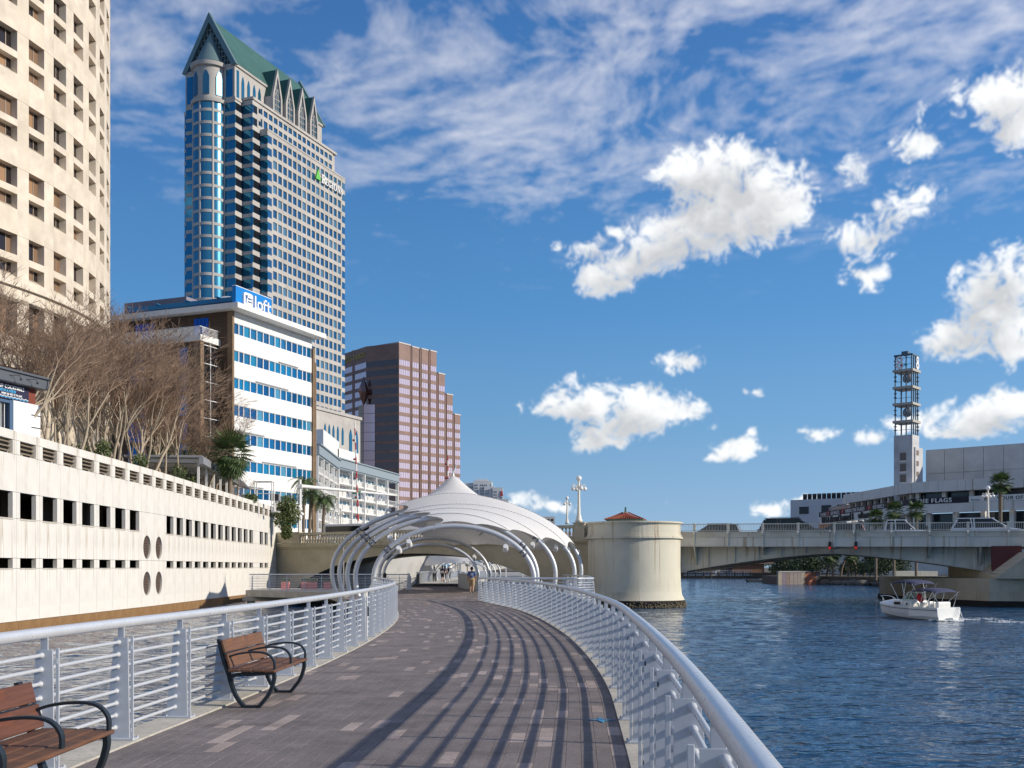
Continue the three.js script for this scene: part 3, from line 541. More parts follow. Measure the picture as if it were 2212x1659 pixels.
{
  const protos = [[101, 10.2], [202, 9.4], [303, 9.0]].map(([s, h]) => myrtle(s, h).map((g) => { const j = join([g]); j.userData.done = true; return j; }));
  const lab = ['tall bare crape myrtle behind the garage parapet next to the bar kiosk', 'bare many stemmed crape myrtle standing behind the white garage parapet'];
  // [x, distance, scale, turn, prototype]
  const spots = [[-22.7, 48.5, 1.02, 0, 0], [-24.2, 52, 1.1, 1.1, 1], [-22.6, 55.5, 1.0, 2.2, 2], [-24.8, 58.5, 1.15, 3.4, 0], [-22.9, 62, 1.1, 4.2, 1], [-25, 65.5, 1.32, 5.2, 2], [-23.0, 68, 1.2, .6, 0], [-25.4, 71.5, 1.4, 1.8, 1], [-23.3, 75, 1.25, 2.9, 2], [-25.8, 78.5, 1.2, 3.9, 0], [-23.6, 82, .95, 5.0, 1], [-24.0, 87, .72, 2.4, 2], [-26.8, 46.5, 1.15, 2.6, 1], [-27.5, 68, 1.35, 4.4, 0], [-23.2, 93, .42, 1.3, 1], [-27.8, 75, 1.4, 5.6, 2], [-27.2, 82.5, 1.05, .3, 1]];
  spots.forEach(([x, d, s, r, p], i) => {
    const mine = i === 14 ? 'small bare myrtle at the far end of the parapet near the pergola awning' : d < 62 ? 'bare many stemmed crape myrtle between the garage parapet and the round tower' : 'bare many stemmed crape myrtle behind the parapet in front of the brown hotel side';
    const t = thing('crape_myrtle', i ? mine : lab[0], 'tree', [x, PLAZA - .02, -d], r, 'bare crape myrtles behind the garage parapet'); t.scale.setScalar(s);
    mk('trunk', protos[p][0], bark, t); mk('crown', protos[p][1], i % 2 ? twig : twig2, t);
  });
}
// fan palm fronds
const leafGreen = [[.075, .13, .03], [.055, .10, .025], [.10, .15, .04]].map((c) => new THREE.MeshPhysicalMaterial({ color: C(...c), roughness: .7, transmission: .25, thickness: 0, side: THREE.DoubleSide }));
function fanFrond(len, fold = .2) {               // one palmate leaf: stalk and about 22 pointed blades
  const pos = []; const st = len * .45, bl = len * .62;
  const tri = (a, b, c) => pos.push(...a, ...b, ...c);
  tri([-.02, 0, 0], [.02, 0, 0], [0, 0, st]);
  for (let k = 0; k < 20; k++) { const a = lerp(-1.9, 1.9, k / 19), l = bl * (1 - .18 * Math.abs(a)), y = (k % 2 ? 1 : -1) * fold * .06, ax = Math.sin(a), az = Math.cos(a), w = .045; const droop = -.16 * l * rr(.3, 1.4); tri([0, 0, st], [ax * l * .5 - az * w, y + .02, st + az * l * .5 + ax * w], [ax * l * .5 + az * w, -y, st + az * l * .5 - ax * w]); tri([ax * l * .5 - az * w, y + .02, st + az * l * .5 + ax * w], [ax * l, droop, st + az * l], [ax * l * .5 + az * w, -y, st + az * l * .5 - ax * w]); }
  const g = new THREE.BufferGeometry(); g.setAttribute('position', new THREE.Float32BufferAttribute(pos, 3)); g.computeVertexNormals(); return g;
}
function featherFrond(len) {                      // one pinnate leaf with drooping leaflets
  const pos = []; const tri = (a, b, c) => pos.push(...a, ...b, ...c); const spine = (t) => [0, len * (.50 * t - .95 * t * t), len * (.92 * t - .25 * t * t)];
  for (let k = 0; k < 26; k++) { const t = .08 + k / 26 * .92, p = spine(t), q = spine(t + .035), l = len * .30 * Math.sin(Math.PI * (.12 + .82 * t)); for (const s of [-1, 1]) tri(p, q, [s * l * .75, p[1] - l * .75 * rr(.7, 1.2), p[2] + l * .45]); const n = spine(Math.min(1, t + .06)); tri([p[0] - .02, p[1], p[2]], [p[0] + .02, p[1], p[2]], n); }
  const g = new THREE.BufferGeometry(); g.setAttribute('position', new THREE.Float32BufferAttribute(pos, 3)); g.computeVertexNormals(); return g;
}
function palm(label, group, pos, height, fr, kind, n = 26, lean = [0, 0], skirt = .5) {
  const t = thing('palm_tree', label, 'palm', pos, 0, group); const top = V(lean[0], height, lean[1]);
  mk('trunk', [tube([V(0, -.2, 0), V(lean[0] * .25, height * .5, lean[1] * .25), top], fr > 1.2 ? .17 : .12, 14, 8)], M([.24, .19, .14], .95, { map: again(T.mottle, 1.5) }), t);
  const gs = [[], [], []];
  for (let k = 0; k < n; k++) { const g = kind === 'fan' ? fanFrond(fr * rr(.85, 1.1)) : featherFrond(fr * rr(.85, 1.1)); g.rotateX(kind === 'fan' ? lerp(-1.2, .95 * skirt + .3, k / n) : lerp(-.75, .55, k / n)); g.rotateY(k * 2.399 + rr(-.2, .2)); g.translate(top.x, top.y, top.z); gs[Math.floor(rnd() * 3)].push(g); }
  gs.forEach((g, i) => g.length && mk('crown', g, leafGreen[i], t));
  if (kind === 'feather') mk('crownshaft', rod(top.clone().add(V(0, -.9, 0)), top, .13, 8, .08), M([.10, .16, .05], .7), t);
  return t;
}
// leafy shrub or tree crown out of leaf clumps
function leafCloud(n, f, size, mats, parent, name = 'crown') {
  const gs = mats.map(() => []);
  for (let k = 0; k < n; k++) { const [p, s = 1] = f(k); const q = [], m = size * s * rr(.6, 1.3), ax = V(rr(-1, 1), rr(-.3, 1), rr(-1, 1)).normalize(), t = V(rr(-1, 1), rr(-1, 1), rr(-1, 1)).cross(ax).normalize(), b = ax.clone().cross(t); const a = p.clone().addScaledVector(t, m), c = p.clone().addScaledVector(t, -m), d = p.clone().addScaledVector(b, m * .5), e = p.clone().addScaledVector(b, -m * .5); q.push(a, d, e, c, e, d); gs[Math.floor(rnd() * mats.length)].push(q); }
  gs.forEach((list, i) => { if (!list.length) return; const pos = new Float32Array(list.length * 18); let o = 0; for (const q of list) for (const v of q) { pos[o++] = v.x; pos[o++] = v.y; pos[o++] = v.z; } const g = new THREE.BufferGeometry(); g.setAttribute('position', new THREE.BufferAttribute(pos, 3)); g.computeVertexNormals(); mk(name, g, mats[i], parent); });
}
const inBlobs = (blobs) => () => { const b = blobs[Math.floor(rnd() * blobs.length)]; const v = V(rr(-1, 1), rr(-1, 1), rr(-1, 1)); while (v.length() > 1) v.set(rr(-1, 1), rr(-1, 1), rr(-1, 1)); v.normalize().multiplyScalar(Math.pow(rnd(), .35) * rr(.8, 1.08)); return [V(b[0] + v.x * b[3], b[1] + v.y * b[4], b[2] + v.z * b[3])]; };
const shrubMats = [[.075, .115, .025], [.05, .085, .02], [.11, .14, .035]].map((c) => new THREE.MeshPhysicalMaterial({ color: C(...c), roughness: .75, transmission: .2, thickness: 0, side: THREE.DoubleSide }));
const treeMats = [[.035, .065, .02], [.05, .085, .025], [.026, .05, .016]].map((c) => new THREE.MeshPhysicalMaterial({ color: C(...c), roughness: .75, transmission: .2, thickness: 0, side: THREE.DoubleSide }));
function bush(label, pos, blobs, n, size, mats = shrubMats, group, name = 'shrub', cat = 'shrub', trunk) {
  const t = thing(name, label, cat, pos, 0, group); leafCloud(n, inBlobs(blobs), size, mats, t, 'foliage');
  mk(trunk ? 'trunk' : 'stem', trunk ? [rod([0, -.2, 0], [0, trunk, 0], .16, 8, .08), rod([0, trunk * .6, 0], [blobs[0][3] * .5, trunk * 1.1, 0], .08, 6, .04), rod([0, trunk * .6, 0], [-blobs[0][3] * .5, trunk * 1.05, .2], .07, 6, .03)] : [rod([0, -.2, 0], [0, Math.max(.3, blobs[0][1]), 0], .05, 6), rod([0, .1, 0], [.2, Math.max(.3, blobs[0][1]), .1], .03, 5)], bark, t); return t;
}
reseed(88);
palm('cabbage palm with drooping green fan leaves at the corner of the white hotel', undefined, [at(497, 960, 80).x, PLAZA, -80], 3.7, 2.1, 'fan', 64, [0, 0], 2.1);
bush('dark evergreen tree between the bare myrtles and the hotel', [at(430, 960, 90).x, PLAZA, -90], [[0, 4.2, 0, 1.8, 1.6], [-1.2, 3.2, 0, 1.6, 1.2], [.9, 5.2, 0, 1.2, 1.1], [-2.6, 4.4, 1, 1.3, 1.1]], 3600, .16, treeMats, undefined, 'evergreen_tree', 'tree', 3.6);
bush('hanging vine shrub spilling over the end of the garage wall', [at(618, 1100, 96).x, PLAZA - .4, -96], [[0, 1.3, 0, 1.15, .9], [-.2, .2, .4, .95, 1.2], [.5, .4, .3, .9, 1.2], [.15, -1.1, .5, .5, .8]], 4200, .11, [shrubMats[0], shrubMats[2], shrubMats[2]]);
bush('low yellow green shrub on the garage roof edge', [at(540, 1075, 88).x, PLAZA, -88], [[0, .9, 0, .7, .45]], 700, .09);
for (const [x, d, s] of [[-22.2, 59, .8], [-22.6, 66, .9], [-22.4, 73, .9], [-23.3, 79, 1.0], [-24.5, 62, 1.2]]) bush('small leafy undergrowth shrub between the myrtle stems', [x, PLAZA, -d], [[0, .9, 0, .9 * s, .8 * s], [.3, 1.7, .2, .6 * s, .7 * s]], 700, .085, shrubMats, 'undergrowth shrubs between the myrtles');
for (const [x, d, h] of [[-22.9, 91, 1.7], [-24.2, 89.5, 2.2]]) bush('reddish bare bush beside the dining pergola', [x, PLAZA, -d], [[0, h * .6, 0, .9, .7]], 900, .05, [twig, twig2], 'reddish bushes by the pergola');

// ---------------------------------------------------------------- the bridge: arched concrete approach at the left
const ROAD = 3.62;
const ARCH = { l0: [-21.2, 98.4], dir: [.844, -.536] };
const archTurn = Math.atan2(ARCH.dir[1], ARCH.dir[0]);                 // local x runs right and nearer, +z looks at the walkway
{
  const t = thing('arch_bridge', 'beige concrete arch bridge with a turned stone balustrade over the walkway', 'bridge', [ARCH.l0[0], 0, -ARCH.l0[1]], archTurn);
  const L = 33.5, DEEP = 17, arch = [];
  const aL = 2.4, aR = 28.9, mid = 15.6, crown = 2.72, spring = -.35;
  for (let k = 0; k <= 40; k++) { const x = lerp(aR, aL, k / 40), w = x > mid ? aR - mid : mid - aL, q = (x - mid) / w; arch.push([x, spring + (crown - spring) * Math.pow(Math.max(0, 1 - Math.pow(Math.abs(q), 2.15)), .82)]); }
  const body = extrude([[-1.5, -3], [-1.5, 3.55], [L, 3.72], [L, -3], [aR, -3], ...arch, [aL, -3]], DEEP, 0, [], 1); body.translate(0, 0, -DEEP); const skew = (g) => { const p = g.attributes.position; for (let i = 0; i < p.count; i++) if (p.getZ(i) < -.6) p.setX(i, p.getX(i) + p.getZ(i) * .635); g.computeVertexNormals(); return g; }; skew(body);
  mk('arch_body', body, MAT.bridge, t);
  const top = (x) => 3.55 + .17 * (x + 1.5) / 35.5;
  const band = (y0, y1, z0, z1, x0 = -1.5, x1 = L) => { const g = bx(x0, x1, y0, y1, z0, z1), p = g.attributes.position; for (let i = 0; i < p.count; i++) p.setY(i, p.getY(i) + top(p.getX(i)) - 3.55); g.computeVertexNormals(); return g; };
  mk('cornice', [band(3.36, 3.56, .001, .22), band(3.22, 3.36, .001, .12), band(3.561, 3.68, -.5, .16)], MAT.bridge, t);
  // balustrade: pedestals, turned balusters, top rail
  const stone = M([.62, .55, .40], .85, { map: again(T.mottle, .4) });
  const bal = lathe([[.001, 0], [.085, 0], [.085, .07], [.05, .10], [.045, .14], [.085, .24], [.092, .32], [.07, .42], [.045, .52], [.04, .57], [.06, .61], [.085, .63], [.085, .70], [.001, .70]], 8); bal.userData.done = true; const balG = join([bal]); balG.userData.done = true;
  mk('top_rail', [band(4.38, 4.54, -.30, .10, 2.6, 33.4), band(4.54, 4.60, -.25, .06, 2.6, 33.4)], stone, t);
  const peds = [2.3, 12.6, 22.9, 31.1];
  mk('pedestal', [bx(-1.5, 3.0, 3.72, 4.70, -.35, .12)], stone, t);
  for (const x of peds.slice(1)) mk('pedestal', [bx(x - .45, x + .45, top(x) + .13, top(x) + 1.13, -.35, .14), bx(x - .52, x + .52, top(x) + 1.13, top(x) + 1.22, -.40, .2)], stone, t);
  let n = 0;
  for (let x = 3.2; x < 33.0; x += .31) { if (peds.some((p) => Math.abs(p - x) < .58)) continue; const b = mk(n ? 'baluster_' + String(n).padStart(3, '0') : 'baluster', balG, stone, t); b.position.set(x, top(x) + .13, -.10); n++; }
  mk('far_parapet', skew(band(3.68, 4.6, -DEEP, -DEEP + .3)), stone, t);
  mk('roadway', skew(band(3.69, 3.71, -DEEP + .35, -.61)), MAT.asphalt, t);
}
// round ended river pier with its moulded cap
{
  const R = 3.05, cx = 8.08, cd = 72.7, t = thing('bridge_pier', 'round ended cream concrete bridge pier standing in the river', 'pier', [cx, 0, -cd]);
  const outline = (r, back) => { const p = []; for (let k = 0; k <= 36; k++) { const a = Math.PI + k / 36 * Math.PI; p.push([r * Math.cos(a), -r * Math.sin(a) * -1]); } p.push([r, back], [-r, back]); return p; };
  // plan points are [x, d]: the half circle looks at the camera
  const lean = (g) => { const p = g.attributes.position; for (let i = 0; i < p.count; i++) if (p.getZ(i) < -.01) p.setX(i, p.getX(i) * .97 + -p.getZ(i) * .105); g.computeVertexNormals(); return g; };
  const ring = (r, y0, y1, back = 13) => { const p = outline(r, back); return lean(prism(p, y0, y1)); };
  const body = (() => { // gently flared shaft
    const prof = [[-.55, R + .28], [-.2, R + .10], [.4, R + .03], [1.6, R - .01], [3.45, R]], N = 40, pos = [], idx = [];
    for (const [y, r] of prof) for (let k = 0; k <= N; k++) { const a = Math.PI + k / N * Math.PI; pos.push(r * Math.cos(a), y, -r * Math.sin(a)); }
    for (let j = 0; j < prof.length - 1; j++) for (let k = 0; k < N; k++) { const a = j * (N + 1) + k; idx.push(a, a + 1, a + N + 1, a + 1, a + N + 2, a + N + 1); }
    const g = new THREE.BufferGeometry(); g.setAttribute('position', new THREE.Float32BufferAttribute(pos, 3)); g.setIndex(idx); g.computeVertexNormals(); return g;
  })();
  mk('shaft', [body, lean(bx(-R, R, -.55, 3.45, -13, 0))], MAT.bridgePale, t);
  mk('cap_moulding', [ring(R + .16, 3.45, 3.58), ring(R + .07, 3.58, 3.72), ring(R + .05, 4.36, 4.44), ring(R + .15, 4.44, 4.54)], MAT.bridgePale, t);
  mk('drum', ring(R, 3.72, 4.36), MAT.bridgePale, t);
  mk('tide_band', ring(R + .30, -2.5, -.55), M([.028, .026, .02], .9, { map: again(T.grain, .7), bumpMap: again(BUMP.rough, 1.2), bumpScale: .03 }), t);
  reseed(5); const oy = []; for (let k = 0; k < 420; k++) { const a = Math.PI + rnd() * Math.PI, r = R + .31 + rnd() * .05; oy.push(ball(r * Math.cos(a), -.98 + Math.pow(rnd(), 2) * .35, -r * Math.sin(a), .03 + rnd() * .035, 5)); }
  mk('oyster_crust', oy, M([.16, .13, .08], .95), t).userData.kind = 'stuff';
}
// bridge tender house with a red tiled hip roof
{
  const t = thing('tender_house', 'small bridge tender house with red tiled hip roof on the pier', 'hut', [8.3, 4.35, -80.2], -.2); t.scale.setScalar(.88);
  const green = M([.04, .15, .10], .6), red = M([.33, .075, .035], .75, { map: again(T.mottle, 1.5) });
  mk('wall', [bx(-1.2, 1.2, -.5, .72, -1.2, 1.2)], M([.42, .39, .32], .8), t);
  mk('window_band', [bx(-1.22, 1.22, .1, .62, -1.0, 1.22)], MAT.glassDark, t); for (const x of [-1.2, -.4, .4, 1.2]) mk('mullion', cbx(x, .35, 1.2, .07, .6, .08), green, t);
  mk('eave', bx(-1.55, 1.55, .72, .80, -1.55, 1.55), green, t);
  const roof = []; for (let f = 0; f < 4; f++) for (let k = -7; k <= 7; k++) { const x = k * .2, l = 1 - Math.abs(k) / 8; const g = rod([x, .82, 1.58], [x * .9 * (1 - l) , .82 + .62 * l, 1.58 - 1.38 * l], .055, 6, .045); g.rotateY(f * Math.PI / 2); roof.push(g); }
  const pyr = new THREE.ConeGeometry(2.1, .66, 4); pyr.rotateY(Math.PI / 4); pyr.translate(0, 1.12, 0);
  mk('roof', pyr, red, t); const tiles = mk('roof_tile_rolls', roof, red, t); tiles.userData.kind = 'stuff';
  mk('finial', [cyl(0, 1.35, 1.75, 0, .11, .07, 8), ball(0, 1.78, 0, .09, 8)], green, t);
}
// ---------------------------------------------------------------- steel bascule span at the right
const SPAN = { p0: [12.2, 80.35], dir: [.9437, -.3309] };
const spanTurn = Math.atan2(SPAN.dir[1], SPAN.dir[0]);
const onSpan = (s, back, y) => [SPAN.p0[0] + SPAN.dir[0] * s + .3309 * back, y, -(SPAN.p0[1] + SPAN.dir[1] * s + .9437 * back)];
{
  const L = 29.5, t = thing('steel_span', 'grey beige steel bascule bridge span with arched girders over the river', 'bridge', [SPAN.p0[0], 0, -SPAN.p0[1]], spanTurn);
  const drop = (x) => -.0066 * x, st = MAT.bridgeSteel;
  const sk = (g) => { const p = g.attributes.position; for (let i = 0; i < p.count; i++) p.setY(i, p.getY(i) + drop(p.getX(i))); g.computeVertexNormals(); return g; };
  mk('deck', sk(bx(-1, L, 3.20, 3.37, -17, -.35)), MAT.asphalt, t);
  mk('kerb_beam', [sk(bx(-.2, L, 3.80, 4.12, -.28, .02)), sk(bx(-.2, L, 4.12, 4.18, -.34, .07))], M([.60, .57, .48], .7, { map: again(T.streak, .2) }), t);
  const seams = [-.2, 1.14, 3.57, 6.03, 8.48, 10.95, 12.25, 14.74, 17.18, 19.6, 22.1, 24.6, 27.0, 29.5];
  for (let k = 0; k + 1 < seams.length; k++) mk('fascia_plate', sk(bx(seams[k] + .012, seams[k + 1] - .012, 3.14, 3.78, -.12, 0)), st, t);
  mk('flange', [sk(bx(-.2, L, 3.10, 3.135, -.3, .06)), sk(bx(-.2, L, 3.785, 3.815, -.3, .05))], st, t);
  // arched plate girders one behind the other
  const low = (x) => { const q = Math.abs(x - 10.6) / 10.8; return 2.62 - 1.36 * Math.pow(q, 1.4); };
  for (const [i, z] of [[0, -1.25], [1, -5.6], [2, -10], [3, -14.4]]) {
    const pts = [[-.4, 3.42]]; for (let k = 0; k <= 30; k++) { const x = -.4 + k * .70; pts.push([x, low(x)]); } pts.push([21.5, 1.02], [21.6, 1.4], [23.6, 3.42]);
    const g = extrude(pts.reverse(), .06, 0, [], 1); g.translate(0, 0, z - .06); mk('girder', g, st, t);
    const fl = []; for (let k = 0; k < 30; k++) { const x0 = -.4 + k * .70, x1 = x0 + .70; const b = new THREE.BoxGeometry(Math.hypot(.70, low(x1) - low(x0)) + .02, .05, .42); b.rotateZ(Math.atan2(low(x1) - low(x0), .70)); b.translate((x0 + x1) / 2, (low(x0) + low(x1)) / 2 - .03, z - .03); fl.push(b); }
    mk('girder_flange', fl, st, t);
    if (i === 0) for (const x of [2.0, 3.9, 5.6, 7.2, 8.9, 10.6, 12.3, 13.8, 15.4, 17.0, 18.7, 20.2]) mk('stiffener', bx(x - .03, x + .03, low(x) + .02, 3.3, z, z + .14), st, t);
  }
  for (const x of [1.14, 6.03, 10.6, 14.74, 19.6]) { mk('cross_beam', bx(x - .06, x + .06, Math.max(low(x) + .3, 2.6), 3.3, -14.3, -1.4), st, t); }
  for (const x of [1.14, 6.03, 10.95, 17.18, 20.4]) { const g = extrude([[-1.2, low(Math.min(x, 26)) + .25], [-1.2, 3.08], [-.02, 3.08], [-.02, 2.95]], .10); g.rotateY(-Math.PI / 2); g.translate(x + .05, 0, 0); const h = g; const p = h.attributes.position; mk('bracket', h, st, t); }
  for (let k = 0; k < 9; k++) mk('soffit_brace', [rod([k * 2.9, 3.0, -1.3], [k * 2.9 + 2.9, 3.0, -5.6], .06), rod([k * 2.9, 3.0, -10], [k * 2.9 + 2.9, 3.0, -5.6], .06)], st, t);
  // parapet railing: posts, rails and slim bars
  const cream = M([.66, .63, .54], .6, { map: again(T.fine, 1) });
  mk('railing_top', sk(bx(-.2, L, 4.70, 4.76, -.16, -.06)), cream, t); mk('railing_bottom', sk(bx(-.2, L, 4.23, 4.27, -.14, -.08)), cream, t);
  for (let k = 0; k < 14; k++) {
    const x = seams[k], g = [sk(bx(x - .075, x + .075, 4.18, 4.80, -.2, -.02))]; const lowp = extrude([[.03, 4.25], [.18, 4.12], [.18, 3.95], [.09, 3.82], [.09, 3.14], [.01, 3.14], [.01, 4.25]], .11); lowp.rotateY(-Math.PI / 2); lowp.translate(x + .055, 0, 0); g.push(sk(lowp));
    mk('railing_post', g, cream, t);
    if (k < 13) { const b = [], n = Math.round((seams[k + 1] - x) / .112); for (let i = 1; i < n; i++) b.push(sk(cbx(x + (seams[k + 1] - x) * i / n, 4.485, -.11, .022, .44, .022))); mk('railing_bars', b, cream, t).userData.kind = 'stuff'; }
  }
  mk('far_railing', sk(bx(-.2, L, 3.6, 3.95, -17, -16.8)), cream, t);
}
// navigation lights hanging from the span
for (const [s, y, lab] of [[10.66, 3.02, 'red navigation light hanging by the middle joint of the steel span'], [12.4, 3.02, 'red navigation light hanging right of the middle joint of the steel span'], [-.05, 3.72, 'small red navigation light beside the round pier'], [22.9, 2.45, 'red navigation light on the west abutment']]) {
  const p = onSpan(s, -.16, y), t = thing('navigation_light', lab, 'signal', p, spanTurn, 'navigation lights on the bridge');
  if (s > 5 && s < 20) { mk('housing', rbx(0, .18, 0, .19, .34, .17, .02), MAT.black, t); mk('hanger', [rod([0, .3, -.02], [0, 1.55, -.02], .014)], MAT.black, t); }
  mk('lens', rbx(0, -.08, .01, .17, .17, .16, .05), M([.6, .02, .015], .25, { emissive: C(.9, .03, .02), emissiveIntensity: .3 }), t);
}
// west abutment
{
  const t = thing('west_abutment', 'stained concrete abutment holding the west end of the steel span', 'abutment');
  const m = M([.50, .45, .34], .92, { map: again(T.streak, .12), bumpMap: again(BUMP.rough, .5), bumpScale: .02 });
  mk('river_wall', prism([[31.2, 71.6], [29.6, 78.5], [30.8, 92], [32.5, 93], [50, 88], [50, 68]], -3, .85), m, t);
  const g = prism([[31.5, 71.25], [32.6, 82], [50, 77], [50, 64.8], [36, 69.65], [33.6, 70.5]], .85, 3.05), p = g.attributes.position;
  for (let i = 0; i < p.count; i++) if (p.getY(i) > 2) p.setY(i, .95 + clamp((p.getX(i) - 31.5) / 2.1) * 1.75); g.computeVertexNormals(); mk('ramp_wall', g, m, t);
  mk('buttress', [bx(31.0, 31.35, -3, .84, -74.6, -74.2), bx(30.3, 30.7, -3, .84, -77.2, -76.8)], m, t);
  mk('fender_face', prism([[46.9, 134], [48.1, 140], [52, 140], [52, 134]], -3, 1.1), M([.66, .63, .52], .9, { map: again(T.streak, .2) }), t);
  mk('tide_band', prism([[31.15, 71.5], [29.5, 78.5], [30.7, 92.1], [50, 88.2], [50, 67.8]], -3, -.62), M([.03, .028, .022], .95, { map: again(T.grain, .6), bumpMap: again(BUMP.rough, .9), bumpScale: .06 }), t);
  mk('red_end_plate', prism([[31.9, 72.9], [33.6, 72.3], [33.8, 72.9], [32.1, 73.5]], 1.2, 3.0), M([.10, .02, .016], .7), t);
}

// ---------------------------------------------------------------- tensile canopy over the walkway
function canopy(label, group) {
  const BX = -3.4, BD = 68, t = thing('shade_canopy', label, 'canopy', [BX, 0, -BD], 0, group);
  // hoops: distance, centre x, half width, centre height, rise, fabric from/to angle (degrees, 90 is the top)
  const H = [[57.5, -3.05, 4.20, .95, 2.80, 101, 74], [61, -3.65, 5.05, 1.05, 3.28, 104, 46], [64.3, -3.55, 6.10, 1.15, 3.62, 112, 30], [67.4, -3.38, 7.22, 1.25, 3.85, 118, 20], [70.4, -3.55, 8.00, 1.35, 4.25, 123, 15]];
  const BACK = [[79, -5.6, 3.95, 1.0, 2.70, 104, 40], [83.5, -6.2, 3.55, 1.0, 2.35, 100, 60]];
  const metal = M([.62, .64, .66], .42, { metalness: .35, map: again(T.fine, 1) }), D2R = Math.PI / 180;
  const point = ([d, cx, a, cy, b], ang) => V(cx + a * Math.cos(ang * D2R) - BX, cy + b * Math.sin(ang * D2R) * (Math.sin(ang * D2R) < 0 ? 1.25 : 1), -(d - BD));
  [...H, ...BACK].forEach((h, i) => {
    const pts = []; for (let k = 0; k <= 34; k++) pts.push(point(h, lerp(-24, 204, k / 34)));
    mk('arch', tube(pts, i < 5 ? .14 : .115, 90, 10), metal, t);
    if (i < 5) for (const a of [30 + i * 3, 146 - i]) { // bolted couplings
      const p = point(h, a), q = point(h, a + 3.2), dir = q.clone().sub(p).normalize(); const g = [rod(p.clone().addScaledVector(dir, -.20), p.clone().addScaledVector(dir, -.10), .16, 10), rod(p.clone().addScaledVector(dir, .06), p.clone().addScaledVector(dir, .16), .16, 10), cbx(p.x, p.y, p.z + .11, .10, .10, .08)];
      mk('coupling', g, M([.16, .17, .18], .5, { metalness: .4 }), t);
    }
  });
  // fabric: lofted through the hoops, drawn up to the mast head
  const PK = [-3.98, 74.2];
  const sec = [...H.map((h, i) => [...h]), [74, -3.8, 7.1, 1.3, 3.6, 124, 16], [76.8, -4.6, 5.4, 1.2, 3.0, 118, 24], BACK[0], BACK[1]];
  const at1 = (s) => { const k = Math.min(sec.length - 2, Math.floor(s)), f = s - k, g = (i) => sec[clamp(i, 0, sec.length - 1)]; return sec[0].map((_, c) => { const p0 = g(k - 1)[c], p1 = g(k)[c], p2 = g(k + 1)[c], p3 = g(k + 2)[c]; return .5 * (2 * p1 + (p2 - p0) * f + (2 * p0 - 5 * p1 + 4 * p2 - p3) * f * f + (3 * p1 - p0 - 3 * p2 + p3) * f * f * f); }); };
  const surf = (u, s) => {
    const h = at1(s), fr = Math.abs(s - Math.round(s)), sc = Math.sin(Math.PI * (s - Math.floor(s)));
    const aL = h[5] - 7 * sc * (s < 5 ? 1 : .4), aR = h[6] + 7 * sc * (s < 5 && s > 1 ? 1 : .3), ang = lerp(aL, aR, u), p = point(h, ang);
    p.y += .20 + .06 * Math.sin(Math.PI * u);
    const dx = p.x + BX - PK[0], dd = -p.z + BD - PK[1], r = Math.hypot(dx, dd * 1.05);
    p.y += 2.65 * Math.exp(-(Math.sqrt(r * r + .12) - .346) / 2.15); p.y -= .10 * sc * Math.sin(Math.PI * u);
    return p;
  };
  const cloth = new THREE.MeshPhysicalMaterial({ color: C(.82, .80, .76), roughness: .75, transmission: .22, thickness: 0, side: THREE.DoubleSide, map: again(T.fine, .6) });
  const g = gridGeo(110, 150, (u, v) => surf(u, v * (sec.length - 1)), (u, v, p) => [p.x, p.z]); mk('fabric', g, cloth, t, true);
  for (const s of [1, 2, 3, 4]) { const pts = []; for (let k = 0; k <= 60; k++) { const p = surf(k / 60, s); p.y += .02; pts.push(p); } mk('seam_cable', tube(pts, .013, 120, 5), M([.60, .60, .58], .5, { metalness: .5 }), t); }
  const studs = []; for (const s of [1, 2, 3, 4]) for (let k = 2; k < 58; k++) { const p = surf(k / 60, s); studs.push(cbx(p.x, p.y + .03, p.z, .04, .035, .06)); } mk('seam_clamps', studs, M([.4, .4, .4], .5, { metalness: .5 }), t).userData.kind = 'stuff';
  for (const [i, u] of [[0, 0], [1, 0], [2, 0], [3, 0], [4, 0], [2, 1], [3, 1], [4, 1]]) { const p = surf(u, i); mk('edge_fitting', [cbx(p.x, p.y - .08, p.z, .3, .16, .22), rod(p, p.clone().add(V(u ? .2 : -.25, -.35, .1)), .03)], metal, t); }
  const top = surf(.5, 5); const pk = V(PK[0] - BX, 7.6, -(PK[1] - BD));
  mk('mast_head', [lathe([[.001, .5], [.05, .5], [.10, .1], [.26, -.25], [.32, -.35]], 14, pk.x, pk.y, pk.z), rod(pk.clone().add(V(0, .3, 0)), pk.clone().add(V(.22, .95, 0)), .07, 8, .025), rod(pk.clone().add(V(.05, .5, .1)), pk.clone().add(V(-.22, .2, .16)), .025)], metal, t);
  // struts between front hoops and clusters of lamps
  for (const a of [112, 68]) mk('strut', tube([point(H[0], a), point(H[0], a).lerp(point(BACK[0], a), .12).add(V(0, -.1, 0)), point(H[0], a).lerp(point(BACK[0], a), .2).add(V(0, .25, 0))], .10, 12, 8), metal, t);
  for (const [i, a] of [[0, 128], [0, 138], [0, 44], [1, 132], [2, 34], [3, 28], [4, 26], [5, 36], [6, 30]]) {
    const h = [...H, ...BACK][i], p = point(h, a).add(V(a > 90 ? .25 : -.3, -.3, .05)); const o = mk('spot_lamp', (() => { const c = new THREE.CylinderGeometry(.13, .16, .42, 10); c.rotateX(Math.PI / 2 - .5); return [c, cbx(0, .18, -.05, .04, .25, .12)]; })(), M([.74, .74, .73], .5), t); o.position.copy(p);
  }
  return t;
}
const canopy1 = canopy('white tensile canopy with fanned steel arches rising to a peak in front of the bridge', 'tensile canopies over the walkway');
const canopy2 = dup(canopy1, [-6.4, 0, -128], Math.PI, 'smaller white canopy and arches seen through the bridge opening', 'tensile canopies over the walkway', .62);

